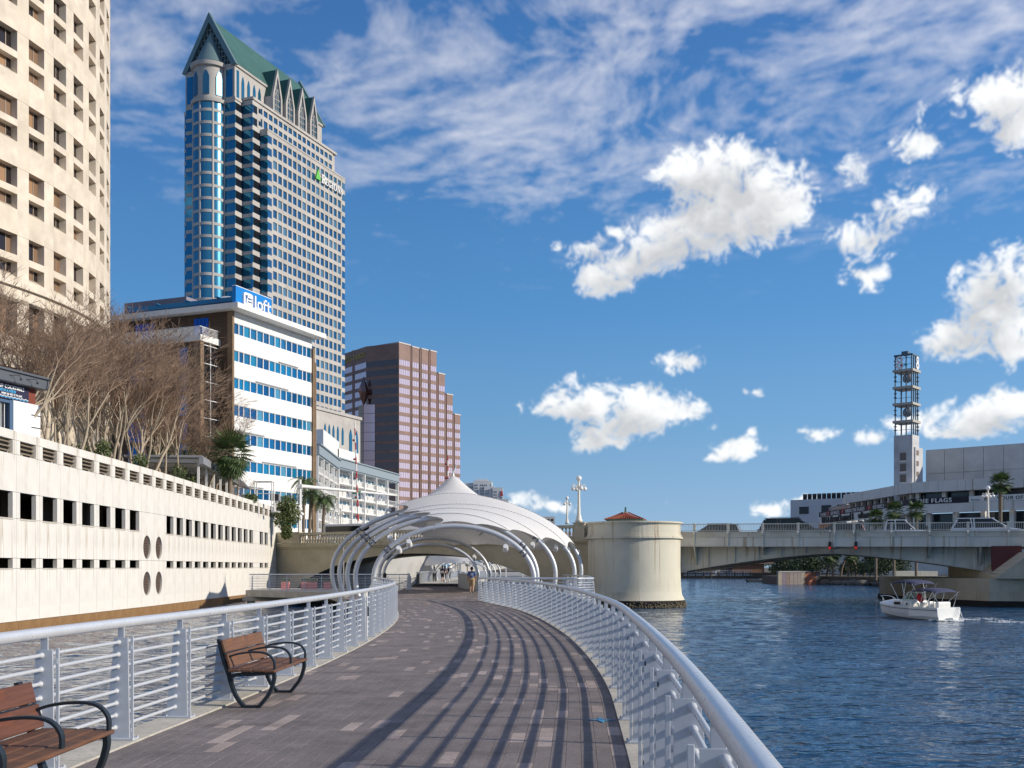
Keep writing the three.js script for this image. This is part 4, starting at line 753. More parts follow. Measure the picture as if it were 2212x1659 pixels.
// ---------------------------------------------------------------- hotel with white bands and blue windows
const no = (s, k) => k ? s + '_' + String(k).padStart(3, '0') : s;
const shared = (gs) => { const g = join(gs); g.userData.done = true; return g; };
{
  const ux = .3786, ud = .9256, ry = turnOf(ux, ud), P = [-31.9, 3, -125], Y0 = 3;
  const t = thing('white_hotel', 'white hotel block with blue ribbon windows and a brown brick side', 'hotel', P, ry);
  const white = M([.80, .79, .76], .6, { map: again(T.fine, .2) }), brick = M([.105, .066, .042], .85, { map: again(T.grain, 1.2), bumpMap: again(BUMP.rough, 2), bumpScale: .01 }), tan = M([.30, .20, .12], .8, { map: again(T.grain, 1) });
  const gA = M([.015, .20, .42], .05, { metalness: .6 }), gB = M([.02, .30, .52], .05, { metalness: .6 }), gC = M([.01, .13, .32], .05, { metalness: .6 }), gD = M([.10, .34, .50], .2, { metalness: .35 }), frame = M([.80, .80, .80], .5);
  const L = 16.6, top = 30.8 - Y0, pitch = 3.12, row0 = 29.55 - Y0, gh = 1.28, DEEP = 20;
  mk('core', bx(.32, L, 0, top - .01, -DEEP, -.5), M([.10, .10, .11], .9), t);
  // right-hand face: white spandrels, panes in frames
  const spandrels = []; let prev = top;
  for (let r = 0; r < 9; r++) { const y = row0 - r * pitch; mk(no('spandrel', r), bx(.30, L, y, prev, -.5, 0), white, t); prev = y - gh; }
  mk('base_wall', bx(.30, L, 0, Math.max(.1, prev), -.5, 0), white, t);
  mk('brick_edge', [bx(-.05, .299, 0, top - .02, -.6, .10), bx(L + .001, L + .35, 0, top - 1.2, -.6, .22), bx(L + .36, L + .62, 0, top - 3, -.6, .3)], tan, t);
  const widths = [1.02, .88, 1.22, 1.22, 1.22, 1.14, 1.14, 1.14, 1.14, 1.14, 1.14, 1.14, .86, 1.04], sum = widths.reduce((a, b) => a + b); reseed(17);
  let n = 0;
  for (let r = 0; r < 9; r++) {
    const y1 = row0 - r * pitch, y0 = y1 - gh; let x = .30; const mull = [];
    widths.forEach((w, k) => { const W = w / sum * (L - .32); const q = rnd(); const m = q < .40 ? gA : q < .66 ? gB : q < .90 ? gC : gD; mk(no('window_pane', n++), bx(x + .05, x + W - .05, y0 + .05, y1 - .05, -.24, -.19), m, t); mull.push(bx(x + W - .055, x + W + .055 * (k < 13 ? 1 : 0), y0, y1, -.26, -.06)); x += W; });
    mk(no('window_frame', r), [...mull, bx(.3, L, y0, y0 + .05, -.26, -.06), bx(.3, L, y1 - .05, y1, -.26, -.07)], frame, t);
  }
  for (const [r, x0, x1] of [[1, 9.2, 13.4], [2, 4.5, 11.2], [4, .6, 6.2], [5, 5.8, 13.0], [6, 1, 6]]) mk('light_strip', bx(x0, x1, row0 - r * pitch + .08, row0 - r * pitch + .2, .001, .12), M([.40, .40, .40], .5, { metalness: .4 }), t);
  mk('roof_slab', [rbx(8.2, top + .34, -9.5, 18.6, .62, 22.2, .03)], white, t);
  // brown side and the lower wing that steps out of it
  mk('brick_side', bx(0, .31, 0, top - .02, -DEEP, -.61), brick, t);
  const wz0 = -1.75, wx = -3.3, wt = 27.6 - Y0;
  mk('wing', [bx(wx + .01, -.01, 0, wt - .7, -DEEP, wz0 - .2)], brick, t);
  mk('wing_parapet', bx(wx - .25, -.005, wt - .7, wt, -DEEP, wz0 + .15), white, t);
  mk('wing_corner', [bx(wx - .04, wx + .55, 0, wt - .71, wz0 - .199, wz0 - .02), bx(wx - .06, wx + .009, 0, wt - .71, wz0 - .9, wz0 - .19)], tan, t);
  for (let r = 0; r < 11; r++) for (const k of [0, 1]) mk('stair_glass', bx(wx + .62 + k * 1.2, wx + 1.75 + k * 1.2, wt - 1.0 - (r + 1) * 2.05, wt - 1.05 - r * 2.05, wz0 - .19, wz0 - .10), MAT.glassDark, t);
  mk('stair_mullion', [...Array.from({ length: 11 }, (_, r) => bx(wx + .6, -.02, wt - 1.06 - r * 2.05, wt - .99 - r * 2.05, wz0 - .18, wz0 - .04)), bx(wx + 1.75, wx + 1.82, 0, wt - .72, wz0 - .18, wz0 - .03)], frame, t);
  const blue = M([.01, .08, .35], .06, { metalness: .5 });
  for (const [z, w] of [[-3.6, 1.1], [-9.6, 2.4], [-15, 1.2]]) for (let r = 0; r < 8; r++) mk('side_window', bx(wx - .03, wx + .0, wt - 1.2 - r * 2.7 - 2.4, wt - 1.3 - r * 2.7, z - w, z), r % 2 ? blue : gC, t);
  for (const [z, w] of [[-3.2, 2.1], [-11, 2.8]]) for (let k = 0; k < 4; k++) mk('side_window', bx(-.06, -.005, top - 2.5, top - .5, z - (k + 1) * w / 4 + .04, z - k * w / 4 - .04), blue, t);
  const bars = [bx(wx - .2, wx - .16, wt + .9, wt + .95, -DEEP, wz0), bx(wx - .2, -.02, wt + .9, wt + .95, wz0, wz0 + .05)]; for (let k = 0; k < 110; k++) bars.push(cbx(wx - .18, wt + .45, wz0 - k * .165, .03, .9, .05)); for (let k = 1; k < 16; k++) bars.push(cbx(wx + k * .2, wt + .45, wz0 + .02, .05, .9, .03));
  mk('terrace_railing', bars, frame, t).userData.kind = 'stuff';
  // roof canopy in blue, plant boxes behind
  mk('blue_canopy', [rbx(2.2, top + 1.9, -8.4, .8, .5, 16.4, .03), rbx(5, top + 1.95, -.9, 6, .3, .5, .03), ...[0, 1, 2, 3].map((k) => rbx(2.0, top + 2.18, -3.2 - k * 4.4, 1.4, .07, .5, .02))], M([.02, .16, .33], .45), t);
  mk('penthouse', bx(2.7, 14, top + .65, top + 1.75, -17, -1.4), M([.16, .22, .27], .3, { metalness: .3 }), t);
  mk('plant_box', [bx(3.5, 14, top + .65, top + 3.3, -18.6, -9.2)], M([.22, .20, .24], .8), t);
  mk('satellite_dome', [ball(8, top + 2.6, -6.6, 2.0, 18, .72)], M([.48, .50, .53], .55), t);
  // sign on the roof
  const s = thing('hotel_sign', 'bright blue roof sign with white rounded lettering on the hotel', 'sign', P, ry);
  mk('board', rbx(3.75, top + 1.78, .1, 7.0, 2.26, .5, .03), M([.0, .19, .56], .4), s);
  mk('board_edge', [bx(.2, 7.3, top + 2.90, top + 2.97, -.16, .37)], M([.75, .8, .85], .4), s);
  // letters of the sign: a boxed a, then loft
  const lets = []; const ring = (x, y, w, h, r, th) => { const o = (ww, hh, rr0) => { const p = []; for (const [cx, cy, a0] of [[ww / 2 - rr0, hh / 2 - rr0, 0], [-ww / 2 + rr0, hh / 2 - rr0, 90], [-ww / 2 + rr0, -hh / 2 + rr0, 180], [ww / 2 - rr0, -hh / 2 + rr0, 270]]) for (let k = 0; k <= 5; k++) { const a = (a0 + k * 18) * Math.PI / 180; p.push([cx + rr0 * Math.cos(a), cy + rr0 * Math.sin(a)]); } return p; }; const g = extrude(o(w, h, r), .22, 0, [o(w - 2 * th, h - 2 * th, Math.max(.02, r - th)).reverse()], 3); g.translate(x, y, 0); return g; };
  const bar = (x0, x1, y0, y1) => bx(x0, x1, y0, y1, 0, .22), Lb = top + .98;
  lets.push(ring(2.35, Lb + .75, 1.75, 1.5, .34, .27), bar(2.2, 2.95, Lb + .98, Lb + 1.14), bar(2.0, 2.22, Lb + .3, Lb + .85), bar(2.2, 2.95, Lb + .62, Lb + .76), bar(2.2, 2.95, Lb + .28, Lb + .42), bar(2.95, 3.15, Lb + .3, Lb + 1.12));
  lets.push(bar(3.62, 3.84, Lb + .0, Lb + 1.5), bar(3.84, 4.02, Lb + .0, Lb + .2), ring(4.62, Lb + .5, 1.0, 1.0, .42, .2), bar(5.36, 5.57, Lb, Lb + 1.25), bar(5.57, 5.95, Lb + 1.25, Lb + 1.45), bar(5.2, 5.9, Lb + .8, Lb + .97), bar(6.2, 6.41, Lb + .12, Lb + 1.32), bar(6.02, 6.8, Lb + .8, Lb + .97), bar(6.41, 6.8, Lb + .0, Lb + .2));
  const lo = mk('lettering', lets, M([.85, .86, .88], .4), s); lo.position.z = .36;
}
// dining pergola on the plaza
{
  const t = thing('pergola', 'grey roofed dining pergola with white posts behind the garage parapet', 'pergola', [-25.2, PLAZA, -86], .12);
  const grey = M([.30, .31, .33], .6, { metalness: .3 });
  mk('roof', [rbx(0, 3.0, 0, 5.2, .16, 22, .03), bx(2.4, 2.7, 2.5, 3.0, -11, 11)], grey, t); const aw = extrude([[2.7, 3.0], [3.4, 2.3], [2.7, 2.4]], 3.0); aw.translate(0, 0, -11.4); mk('awning', aw, M([.16, .19, .22], .7), t);
  for (let k = 0; k < 7; k++) { const z = -10.6 + k * 3.5; mk('post', bx(2.2, 2.35, 0, 3, z, z + .15), MAT.white, t); mk('rear_post', bx(-2.3, -2.15, 0, 3, z, z + .15), MAT.white, t); mk('rafter', bx(-2.4, 2.4, 2.62, 2.86, z, z + .1), MAT.white, t); }
}
// ---------------------------------------------------------------- tall gabled office tower
{
  const ux = .367, ud = .930, t = thing('gabled_skyscraper', 'tall gabled skyscraper with green roof and blue glass bands', 'skyscraper', [-75.7, 3, -340], turnOf(ux, ud)), Y0 = 3;
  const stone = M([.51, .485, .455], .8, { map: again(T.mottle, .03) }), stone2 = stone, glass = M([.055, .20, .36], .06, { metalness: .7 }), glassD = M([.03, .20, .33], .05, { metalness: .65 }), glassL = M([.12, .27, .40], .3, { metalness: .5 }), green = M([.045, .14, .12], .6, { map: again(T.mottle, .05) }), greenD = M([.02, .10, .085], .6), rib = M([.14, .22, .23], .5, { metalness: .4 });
  // plan steps: z towards the bright face; the nose steps out along -x
  const LEN = 47, CZ = -15.4, WID = 30.8, FL = 3.84;
  const H1 = 137 - Y0, H2 = 145.3 - Y0, H3 = 154.6 - Y0, HT = 170.2 - Y0;
  const steps = [[0, 0, H1], [-4.1, -2.64, H2], [-8.04, -6.26, H3]];
  // cores
  mk('core', [bx(.3, LEN, 0, H1, -WID, -.3), bx(-3.8, LEN - 2, 0, H2, -WID + 2.64, -2.94), bx(-7.7, LEN - 5, 0, H3, -WID + 6.26, -6.56)], stone2, t);
  // bright face: piers, spandrels, panes
  const N = 15, x0 = 2.6, x1 = LEN - 2.4, pw = (x1 - x0) / N; let n = 0; const rest = [];
  const pane = shared([bx(-1.04, 1.04, 0, 2.5, -.06, 0)]);
  const face = (z, yTop, rows, xa, xb, count, skipTop) => {
    const w = (xb - xa) / count, grid = [], corner = [];
    for (let k = 0; k <= count; k++) { const x = xa + k * w; grid.push(bx(x - (w - 2.08) / 2, x + (w - 2.08) / 2, yTop - rows * FL, yTop, z - .35, z)); }
    for (let r = 0; r <= rows; r++) { const y = yTop - r * FL; grid.push(bx(xa, xb, y - (r ? .62 : 1.3), y + (r ? .72 : 0), z - .36, z - .005)); }
    mk('facade_grid', grid, stone, t);
    for (let r = 0; r < rows; r++) for (let k = 0; k < count; k++) { const x = xa + (k + .5) * w, y = yTop - r * FL - 3.12; if (r && n < 300) { const o = mk(no('window', n++), pane, rnd() < .8 ? glass : glassL, t); o.position.set(x, y, z - .28); } else { const g = pane.clone(); g.translate(x, y, z - .28); rest.push(g); } }
  };
  reseed(3); face(0, H1, 27, x0, x1, N); 
  face(-2.64, H2 + .2, 2, -1.4, LEN - 4, 16);
  mk('window_rows', rest, glass, t).userData.kind = 'stuff';
  // glass bands that wrap the stepped corners, one per floor and face
  const zones = [[0, 0, -2.64, H1], [-4.1, -2.64, -6.26, H2], [-8.04, -6.26, -10.3, H3 - 9.5], [-8.04, -20.5, -24.54, H3 - 9.5], [-4.1, -24.54, -28.16, H2], [0, -28.16, -30.8, H1]];
  let bn = 0;
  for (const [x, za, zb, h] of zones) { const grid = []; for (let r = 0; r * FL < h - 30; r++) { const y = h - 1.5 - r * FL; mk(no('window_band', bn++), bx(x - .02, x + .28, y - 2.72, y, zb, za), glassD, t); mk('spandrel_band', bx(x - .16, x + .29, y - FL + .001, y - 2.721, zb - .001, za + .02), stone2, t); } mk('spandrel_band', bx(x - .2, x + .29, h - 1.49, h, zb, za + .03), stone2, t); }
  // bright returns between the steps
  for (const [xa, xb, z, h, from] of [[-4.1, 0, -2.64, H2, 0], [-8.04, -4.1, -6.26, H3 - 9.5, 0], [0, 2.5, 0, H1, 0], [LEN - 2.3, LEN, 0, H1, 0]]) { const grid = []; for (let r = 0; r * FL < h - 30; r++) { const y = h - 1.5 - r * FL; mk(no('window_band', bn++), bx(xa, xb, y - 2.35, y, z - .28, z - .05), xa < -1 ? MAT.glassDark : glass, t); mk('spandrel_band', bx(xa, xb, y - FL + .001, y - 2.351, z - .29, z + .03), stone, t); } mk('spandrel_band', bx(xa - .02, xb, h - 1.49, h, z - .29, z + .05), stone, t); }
  // round bay on the nose with its pointed windows and cone
  const bayR = 5.3, bay = [], bayGlass = M([.03, .18, .30], .22, { metalness: .5 }); const BX = -8.04;
  for (let r = 0; r < 31; r++) { const y = H3 - 10.6 - r * FL; const g = new THREE.CylinderGeometry(bayR, bayR, FL - 2.95, 20, 1, false, Math.PI, Math.PI); g.translate(BX, y - 2.95 - (FL - 2.95) / 2, CZ); bay.push(g); for (let k = 0; k < 4; k++) { const g2 = new THREE.CylinderGeometry(bayR - .12, bayR - .12, 2.95, 6, 1, true, Math.PI + (k + .05) * Math.PI / 4, Math.PI / 4 * .90); g2.translate(BX, y - 1.475, CZ); mk(no('bay_window', r * 4 + k), g2, bayGlass, t); } }
  for (let k = 0; k <= 4; k++) { const a = Math.PI + k * Math.PI / 4; bay.push(cyl(BX + (bayR - .3) * Math.sin(a), 0, H3 - 10.6, CZ + (bayR - .3) * Math.cos(a), .42, .42, 8)); }
  mk('bay_bands', bay, stone2, t);
  mk('crown_drum', [cyl(BX, H3 - 10.6, H3 + .2, CZ, bayR - .3, bayR - .3, 28), cyl(BX, H3 - .3, H3 + .8, CZ, bayR + .5, bayR + .7, 28), cyl(BX, H3 - 11.4, H3 - 10.4, CZ, bayR + .4, bayR + .6, 28)], stone2, t);
  const lancet = (w, h) => [[-w / 2, 0], [w / 2, 0], [w / 2, h * .74], [w * .3, h * .88], [0, h], [-w * .3, h * .88], [-w / 2, h * .74]];
  for (let k = 0; k < 4; k++) { const a = Math.PI + (k + .5) * Math.PI / 4; const g = extrude(lancet(1.9, 7.4), .3); g.rotateY(a); g.translate(BX + (bayR - .42) * Math.sin(a), H3 - 9.2, CZ + (bayR - .42) * Math.cos(a)); mk('lancet_window', g, M([.02, .12, .22], .35, { metalness: .4 }), t); }
  const cone = new THREE.ConeGeometry(bayR - .4, 11, 40, 1, true); cone.translate(BX + .4, H3 + 7.0, CZ); mk('cone_roof', cone, rib, t);
  // crown storey on the bright side
  const cz = -6.26; mk('crown_wall', [bx(-8.0, LEN - 5, H3 - 9.6, H3, cz - .3, cz), bx(-8.4, LEN - 4.6, H3, H3 + .7, cz - .6, cz + .45), bx(-8.5, LEN - 4.6, H3 - 10.2, H3 - 9.5, cz - .3, cz + .35), bx(-8.45, -8.0, H3, H3 + .7, -24.9, cz), bx(-8.3, -8.05, H3 - 9.6, H3, -10.2, cz), bx(-8.3, -8.05, H3 - 9.6, H3, -24.5, -20.6)], stone, t);
  for (const x of [-4.2, -1.2, 1.8, 4.6, LEN - 14, LEN - 11.4, LEN - 8.8]) { const g = extrude(lancet(1.35, 7.4), .2); g.translate(x, H3 - 9.2, cz - .05); mk('lancet_window', g, glassD, t); }
  mk('corner_window', [bx(-7.4, -6.1, H3 - 9.3, H3 - .9, cz - .1, cz + .06), bx(-8.36, -8.31, H3 - 9.3, H3 - .9, -9.4, -7), bx(-8.36, -8.31, H3 - 9.3, H3 - .9, -24, -21.4)], glassD, t);
  // cornices of the second tier
  mk('cornice', [bx(-4.5, LEN - 1.6, H2, H2 + .8, -6, -2.2), bx(-4.6, -4.05, H2, H2 + .8, -6.3, -2.2), bx(-.2, LEN + .2, H1 - .01, H1 + .5, -2.9, .15)], stone, t);
  // dormers
  for (let k = 0; k < 4; k++) {
    const x = 10.2 + k * 7.3, w = 5.2, h = 12.5, yb = H2 + .2, z = -3.1;
    const out = [[-w / 2, 0], [w / 2, 0], [w / 2, h * .5], [0, h * 1.22], [-w / 2, h * .5]], inn = [[-w / 2 + .75, .3], [-w / 2 + .75, h * .5], [0, h * 1.03], [w / 2 - .75, h * .5], [w / 2 - .75, .3]];
    const g = extrude(out, .8, 0, [inn], 1); g.translate(x, yb, z - .8); mk('dormer_frame', g, stone, t);
    const gl = extrude([...inn].reverse(), .1); gl.translate(x, yb, z - .7); mk('dormer_glass', gl, glassD, t);
    mk('dormer_tracery', [bx(x - .12, x + .12, yb + .3, yb + 11, z - .6, z - .35), bx(x - 1.0, x - .85, yb + .3, yb + 8.8, z - .6, z - .4), bx(x + .85, x + 1.0, yb + .3, yb + 8.8, z - .6, z - .4), ...[1.8, 3.6, 5.4].map((y) => bx(x - 1.8, x + 1.8, yb + y, yb + y + .18, z - .6, z - .42)), rod([x - 1.6, yb + 5.6, z - .5], [x + .9, yb + 9.2, z - .5], .1), rod([x + 1.6, yb + 5.6, z - .5], [x - .9, yb + 9.2, z - .5], .1)], stone, t);
    mk('dormer_cheek', [bx(x - w / 2, x - w / 2 + .5, yb, yb + h * .5, -6.2, z - .82), bx(x + w / 2 - .5, x + w / 2, yb, yb + h * .5, -6.2, z - .82)], stone, t);
    const rg = extrude([[-w / 2 - .2, h * .5 - .3], [w / 2 + .2, h * .5 - .3], [0, h * 1.22 - .1]].map(([a, b]) => [a, b]), 6.6); rg.translate(x, yb, z - 7.5); mk('dormer_roof', rg, greenD, t);
    if (k < 3) mk('pier_cap', bx(x + w / 2 + .5, x + w / 2 + 1.4, yb, yb + 6, z - 1.6, z - .9), stone, t);
  }
  // main gable roof with raised verges
  const half = (WID / 2 - 6.26) + .5; const gable = extrude([[-half, 0], [half, 0], [0, HT - H3]], LEN + 3.4); gable.rotateY(Math.PI / 2); gable.translate(-8.2, H3 + .7, CZ); 
  const roofG = gable; roofG.translate(.9, 0, 0); mk('gable_roof', roofG, green, t);
  for (const x of [-8.9, LEN - 5.0]) { const v = extrude([[-half - .4, -.4], [-half + 1.4, -.4], [0, HT - H3 - 1.6], [half - 1.4, -.4], [half + .4, -.4], [0, HT - H3 + 1.4]], 1.3); v.rotateY(Math.PI / 2); v.translate(x, H3 + .7, CZ); mk('verge', v, rib, t); }
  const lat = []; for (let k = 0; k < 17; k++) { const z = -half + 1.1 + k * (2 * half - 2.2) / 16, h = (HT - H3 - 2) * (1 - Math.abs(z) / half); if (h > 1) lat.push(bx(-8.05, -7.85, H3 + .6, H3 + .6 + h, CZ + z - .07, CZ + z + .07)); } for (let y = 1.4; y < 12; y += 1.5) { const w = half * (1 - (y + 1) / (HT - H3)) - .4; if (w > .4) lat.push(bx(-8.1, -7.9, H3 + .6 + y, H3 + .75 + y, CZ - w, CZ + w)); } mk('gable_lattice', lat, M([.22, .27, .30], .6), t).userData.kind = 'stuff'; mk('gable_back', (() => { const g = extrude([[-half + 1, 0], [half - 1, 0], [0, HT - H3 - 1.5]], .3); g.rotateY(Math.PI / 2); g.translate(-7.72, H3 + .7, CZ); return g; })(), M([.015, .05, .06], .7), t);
  // podium behind the hotel
  mk('podium_wall', bx(18, 53.4, 0, 50.6, -30, 2.5), stone, t);
  for (const [x, w, h] of [[29.5, 1.0, 6], [32.2, 1.0, 6], [34.9, 1.0, 6], [37.8, 1.0, 6], [41, 1.0, 6], [46.4, 1.7, 8.4], [50.6, 1.8, 11]]) { const g = extrude(lancet(w, h), .25); g.translate(x, 46.6 - h, 2.5); mk('podium_lancet', g, glassD, t); }
  mk('podium_cornice', bx(17.5, 53.9, 50.6, 51.6, -30, 3), stone, t);
  // sign
  const s = thing('skyscraper_sign', 'green triangle and white serif lettering high on the gabled skyscraper', 'sign', [-75.7, 3, -340], turnOf(ux, ud));
  const tri = extrude([[0, 0], [3.1, 0], [1.55, 3.6]], .5); tri.translate(27.2, H1 - 5.9, .05); mk('triangle', tri, M([.12, .48, .07], .5), s);
  const w1 = text('R', 2.9, .4, font.serif), w2 = text('EGIONS', 2.15, .4, font.serif); w1.translate(30.9, H1 - 6.1, .05); w2.translate(33.2, H1 - 6.1, .05); mk('lettering', [w1, w2], M([.78, .77, .74], .5), s);
}
// ---------------------------------------------------------------- stepped brown office tower
{
  const ux = .593, ud = .805, t = thing('brown_tower', 'brown granite office tower with pink glass stepping down to the right', 'skyscraper', [-45.4, 3, -440], turnOf(ux, ud)), Y0 = 3;
  const gran = M([.27, .168, .14], .6, { map: again(T.mottle, .05) }), pinkG = M([.70, .56, .62], .18, { metalness: .45 }), darkReflG = M([.16, .10, .095], .06, { metalness: .8 }), cop = M([.38, .19, .12], .12, { metalness: .7 });  // chamfer glass is a darker copy: dark reflections put into its colour
  const FL = 3.77, wh = 2.3, bays = [[0, 7.0, 91.5], [7.6, 11.9, 91], [12.9, 17.2, 91], [18.1, 22.1, 91], [22.9, 27.1, 82.3], [27.8, 31.9, 74.2], [32.6, 36.5, 66.2]]; let n = 0;
  bays.forEach(([a, b, h], i) => {
    const H = h - Y0, z = i * .35; mk('bay_core', bx(a, b, 0, H, -26, z - .3), gran, t);
    const shared4 = shared(Array.from({ length: i ? 3 : 5 }, (_, k) => { const w = (b - a) / (i ? 3 : 5); return bx(a + k * w + .07, a + (k + 1) * w - .07, 0, wh, z - .18, z - .1); }));
    let r = 0; for (let y = 91.5 - Y0 - 6.4; y > 12; y -= FL, r++) { if (y > H - 2.2) continue; const o = mk(no('window', n++), shared4, pinkG, t); o.position.y = y - wh; mk('spandrel', bx(a, b, y - FL, y - wh, z - .31, z), gran, t); }
    let yT = 91.5 - Y0 - 6.4; while (yT > H - 2.2) yT -= FL; mk('parapet', bx(a, b, yT, H, z - .31, z), gran, t);
    mk('mullion', [bx(a - .02, a + .22, 10, H, z - .31, z + .12)], gran, t); if (i) mk('return_wall', bx(a - .7, a - .021, 10, Math.min(H, bays[i - 1][2] - Y0), -20, z - .2), gran, t);
    mk('cap', bx(a - .1, b + .1, H, H + .5, -20, z + .2), M([.5, .46, .43], .6), t);
  });
  // chamfer and shaded left face: outward directions worked out in plan
  const wallStrip = (p, q, y0, y1, m, name, off = 0) => { const dx = q[0] - p[0], dz = q[1] - p[1], l = Math.hypot(dx, dz), g = bx(0, l, y0, y1, -.3, off), o = mk(name, g, m, t); o.position.set(p[0], 0, p[1]); o.rotation.y = Math.atan2(-dz, dx); return o; };
  // local plan coordinates of the corner points
  const c0 = [0, 0], toLocal = (X, d) => { const dx = X + 45.4, dd = d - 440; return [dx * ux + dd * ud, -( -dx * ud + dd * ux)]; };
  const c1 = toLocal(at(791, 0, 447).x, 447), c2 = toLocal(at(745, 0, 462).x, 462), c3 = toLocal(at(700, 0, 477).x, 477), H = 91.5 - Y0;
  wallStrip(c1, c0, 0, H - .001, gran, 'chamfer_wall'); wallStrip(c3, c1, 0, H - .001, gran, 'shade_wall');
  let k = 0; for (let y = H - 6.4; y > 12; y -= FL) { wallStrip(c3, c1, y - wh, y, pinkG, no('shade_window', k), .06); wallStrip(c1, c0, y - wh, y, darkReflG, no('chamfer_window', k), .05); k++; }
  const m1 = [lerp(c1[0], c0[0], -.22), lerp(c1[1], c0[1], -.22)], m2 = [lerp(c1[0], c0[0], .02), lerp(c1[1], c0[1], .02)], m3 = [lerp(c1[0], c0[0], .27), lerp(c1[1], c0[1], .27)];
  const nrm = [-(c0[1] - c1[1]), c0[0] - c1[0]].map((v) => v / Math.hypot(c0[0] - c1[0], c0[1] - c1[1])); const mp = [m2[0] + nrm[0] * 2.2, m2[1] + nrm[1] * 2.2];
  let q = 0; for (let y = H - 24; y > 10; y -= FL) { wallStrip(m1, mp, y - FL + .15, y, cop, no('oriel_pane', q++), .3); wallStrip(mp, m3, y - FL + .15, y, pinkG, no('oriel_pane', q++), .3); }
  mk('oriel_diamond', (() => { const g = new THREE.OctahedronGeometry(1); g.scale(3.2, 6.4, 1.2); g.translate(mp[0], H - 18.8, mp[1]); return g; })(), darkReflG, t);
  const tg = text('WELLS FARGO', 2.1, .3, font.serifR), s = thing('tower_sign', 'gold serif lettering at the top of the brown tower', 'sign', [-45.4, 3, -440], turnOf(ux, ud)); const so = mk('lettering', tg, M([.42, .33, .10], .5), s); tg.computeBoundingBox(); const wT = tg.boundingBox.max.x, dirx = [c1[0] - c3[0], c1[1] - c3[1]], ll = Math.hypot(...dirx); so.rotation.y = Math.atan2(-dirx[1], dirx[0]); so.position.set(c1[0] - dirx[0] / ll * (wT + .8) , H - 4.2, c1[1] - dirx[1] / ll * (wT + .8)); so.translateZ(.12);
}
// ---------------------------------------------------------------- white gallery building
{
  const t = thing('gallery_building', 'white building with open balcony galleries and a slate blue roof band', 'building');
  const pts = [[-35.4, 199], [-36.4, 229], [-28.3, 270]], roofY = [23.1, 24.2, 24.0]; const slate = M([.24, .29, .33], .7), wallM = M([.74, .74, .73], .8), win = M([.10, .22, .28], .2, { metalness: .4 });
  let n = 0, rn = 0;
  for (let s = 0; s < 2; s++) {
    const [x0, d0] = pts[s], [x1, d1] = pts[s + 1], L = Math.hypot(x1 - x0, d1 - d0), g = new THREE.Group(); g.name = s ? 'right_wing' : 'left_wing'; g.position.set(x0, 0, -d0); g.rotation.y = turnOf((x1 - x0) / L, (d1 - d0) / L); t.add(g);
    const top = s ? 24.2 : 23.8, bays = s ? 5 : 4, bw = L / bays;
    mk('roof_band', [bx(-.3, L + .3, top - 1.7, top, -7, .5), bx(-.4, L + .4, top, top + .25, -7, .8), bx(-.3, L + .3, top - 2.0, top - 1.71, -6.9, .25)], slate, g);
    mk('rear_wall', bx(0, L, 3, top - 2, -7, -2.0), wallM, g);
    for (let f = 0; f < 7; f++) {
      const y = top - 2.0 - (f + 1) * 2.85; mk('floor_slab', bx(0, L, y - .22, y, -2, .12), MAT.white, g);
      for (let b = 0; b < bays; b++) {
        const bars = [bx(b * bw + .1, (b + 1) * bw - .1, y + 1.02, y + 1.10, .0, .1), bx(b * bw + .1, (b + 1) * bw - .1, y + .08, y + .16, .0, .1)]; for (let k = 1; k < 16; k++) bars.push(cbx(b * bw + k * bw / 16, y + .55, .05, .07, .95, .06)); const o = mk('gallery_railing', bars, MAT.white, g); o.userData.kind = 'stuff';
        for (let k = 0; k < 3; k++) mk('window', bx(b * bw + .5 + k * bw / 3, b * bw + (k + .8) * bw / 3, y + 1.5, y + 2.2, -2.0, -1.93), win, g);
      }
    }
    for (let b = 0; b <= bays; b++) mk('column', bx(b * bw - .2, b * bw + .2, 3, top - 1.99, -.35, .35), MAT.white, g);
  }
  mk('penthouse', [prism([[-42, 215], [-36.8, 214], [-37.2, 236], [-42, 236]], 24.1, 28.5), prism([[-36.9, 234], [-34.4, 246], [-40, 248]], 24.1, 27.0)], MAT.white, t);
  mk('street_base', prism([[-38, 199], [-33.5, 199], [-28.0, 235], [-27.5, 270], [-38, 270]], 3, 6.4), M([.60, .54, .55], .8), t);
}
// ---------------------------------------------------------------- far hotel, small yellow tower, far block
{
  const t = thing('far_hotel', 'distant grey white hotel with setbacks and a red emblem', 'hotel', [0, 3, 0]), m = M([.56, .57, .57], .8), m2 = m, w = M([.07, .11, .14], .3); const D = 700, X = (x) => (x - PX) / FOCAL * D, Y = (y) => EYE - 3 + (HZ - y) / FOCAL * D;
  const blocks = [[991, 1026, 1040, 12, m2], [1022, 1062, 1037, 6, m], [1046, 1068, 1050, 2, m], [1064, 1086, 1053, 0, m], [1084, 1098, 1078, -2, m2], [1029, 1053, 1033, 10, m]]; let n = 0;
  for (const [a, b, top, back, mm] of blocks) { mk('block', bx(X(a), X(b), 0, Y(top), -D - back - 24, -D - back), mm, t); for (let x = a + 3; x < b - 2; x += 4.2) for (let y = top + 8; y < 1110; y += 6.2) { if (mm === m && (x - a) % 3 > 2) continue; mk(no('window', n++), bx(X(x), X(x + 1.7), Y(y + 3.4), Y(y), -D - back - .2, -D - back + .15), w, t); } }
  for (const x of [1024, 1033, 1039, 1045, 1050]) mk('roof_fin', bx(X(x), X(x + 1.2), Y(1037), Y(1029), -D - 14, -D - 12), m, t);
  const em = extrude([[0, 0], [.5, 1.6], [1.0, 3.4], [1.7, 3.4], [2.0, 0], [1.5, 0], [1.3, 1.2], [.9, 1.0], [.7, 0]], .2); em.translate(X(1080), Y(1072), -D + .2); mk('emblem', em, M([.50, .02, .03], .6), t);
}
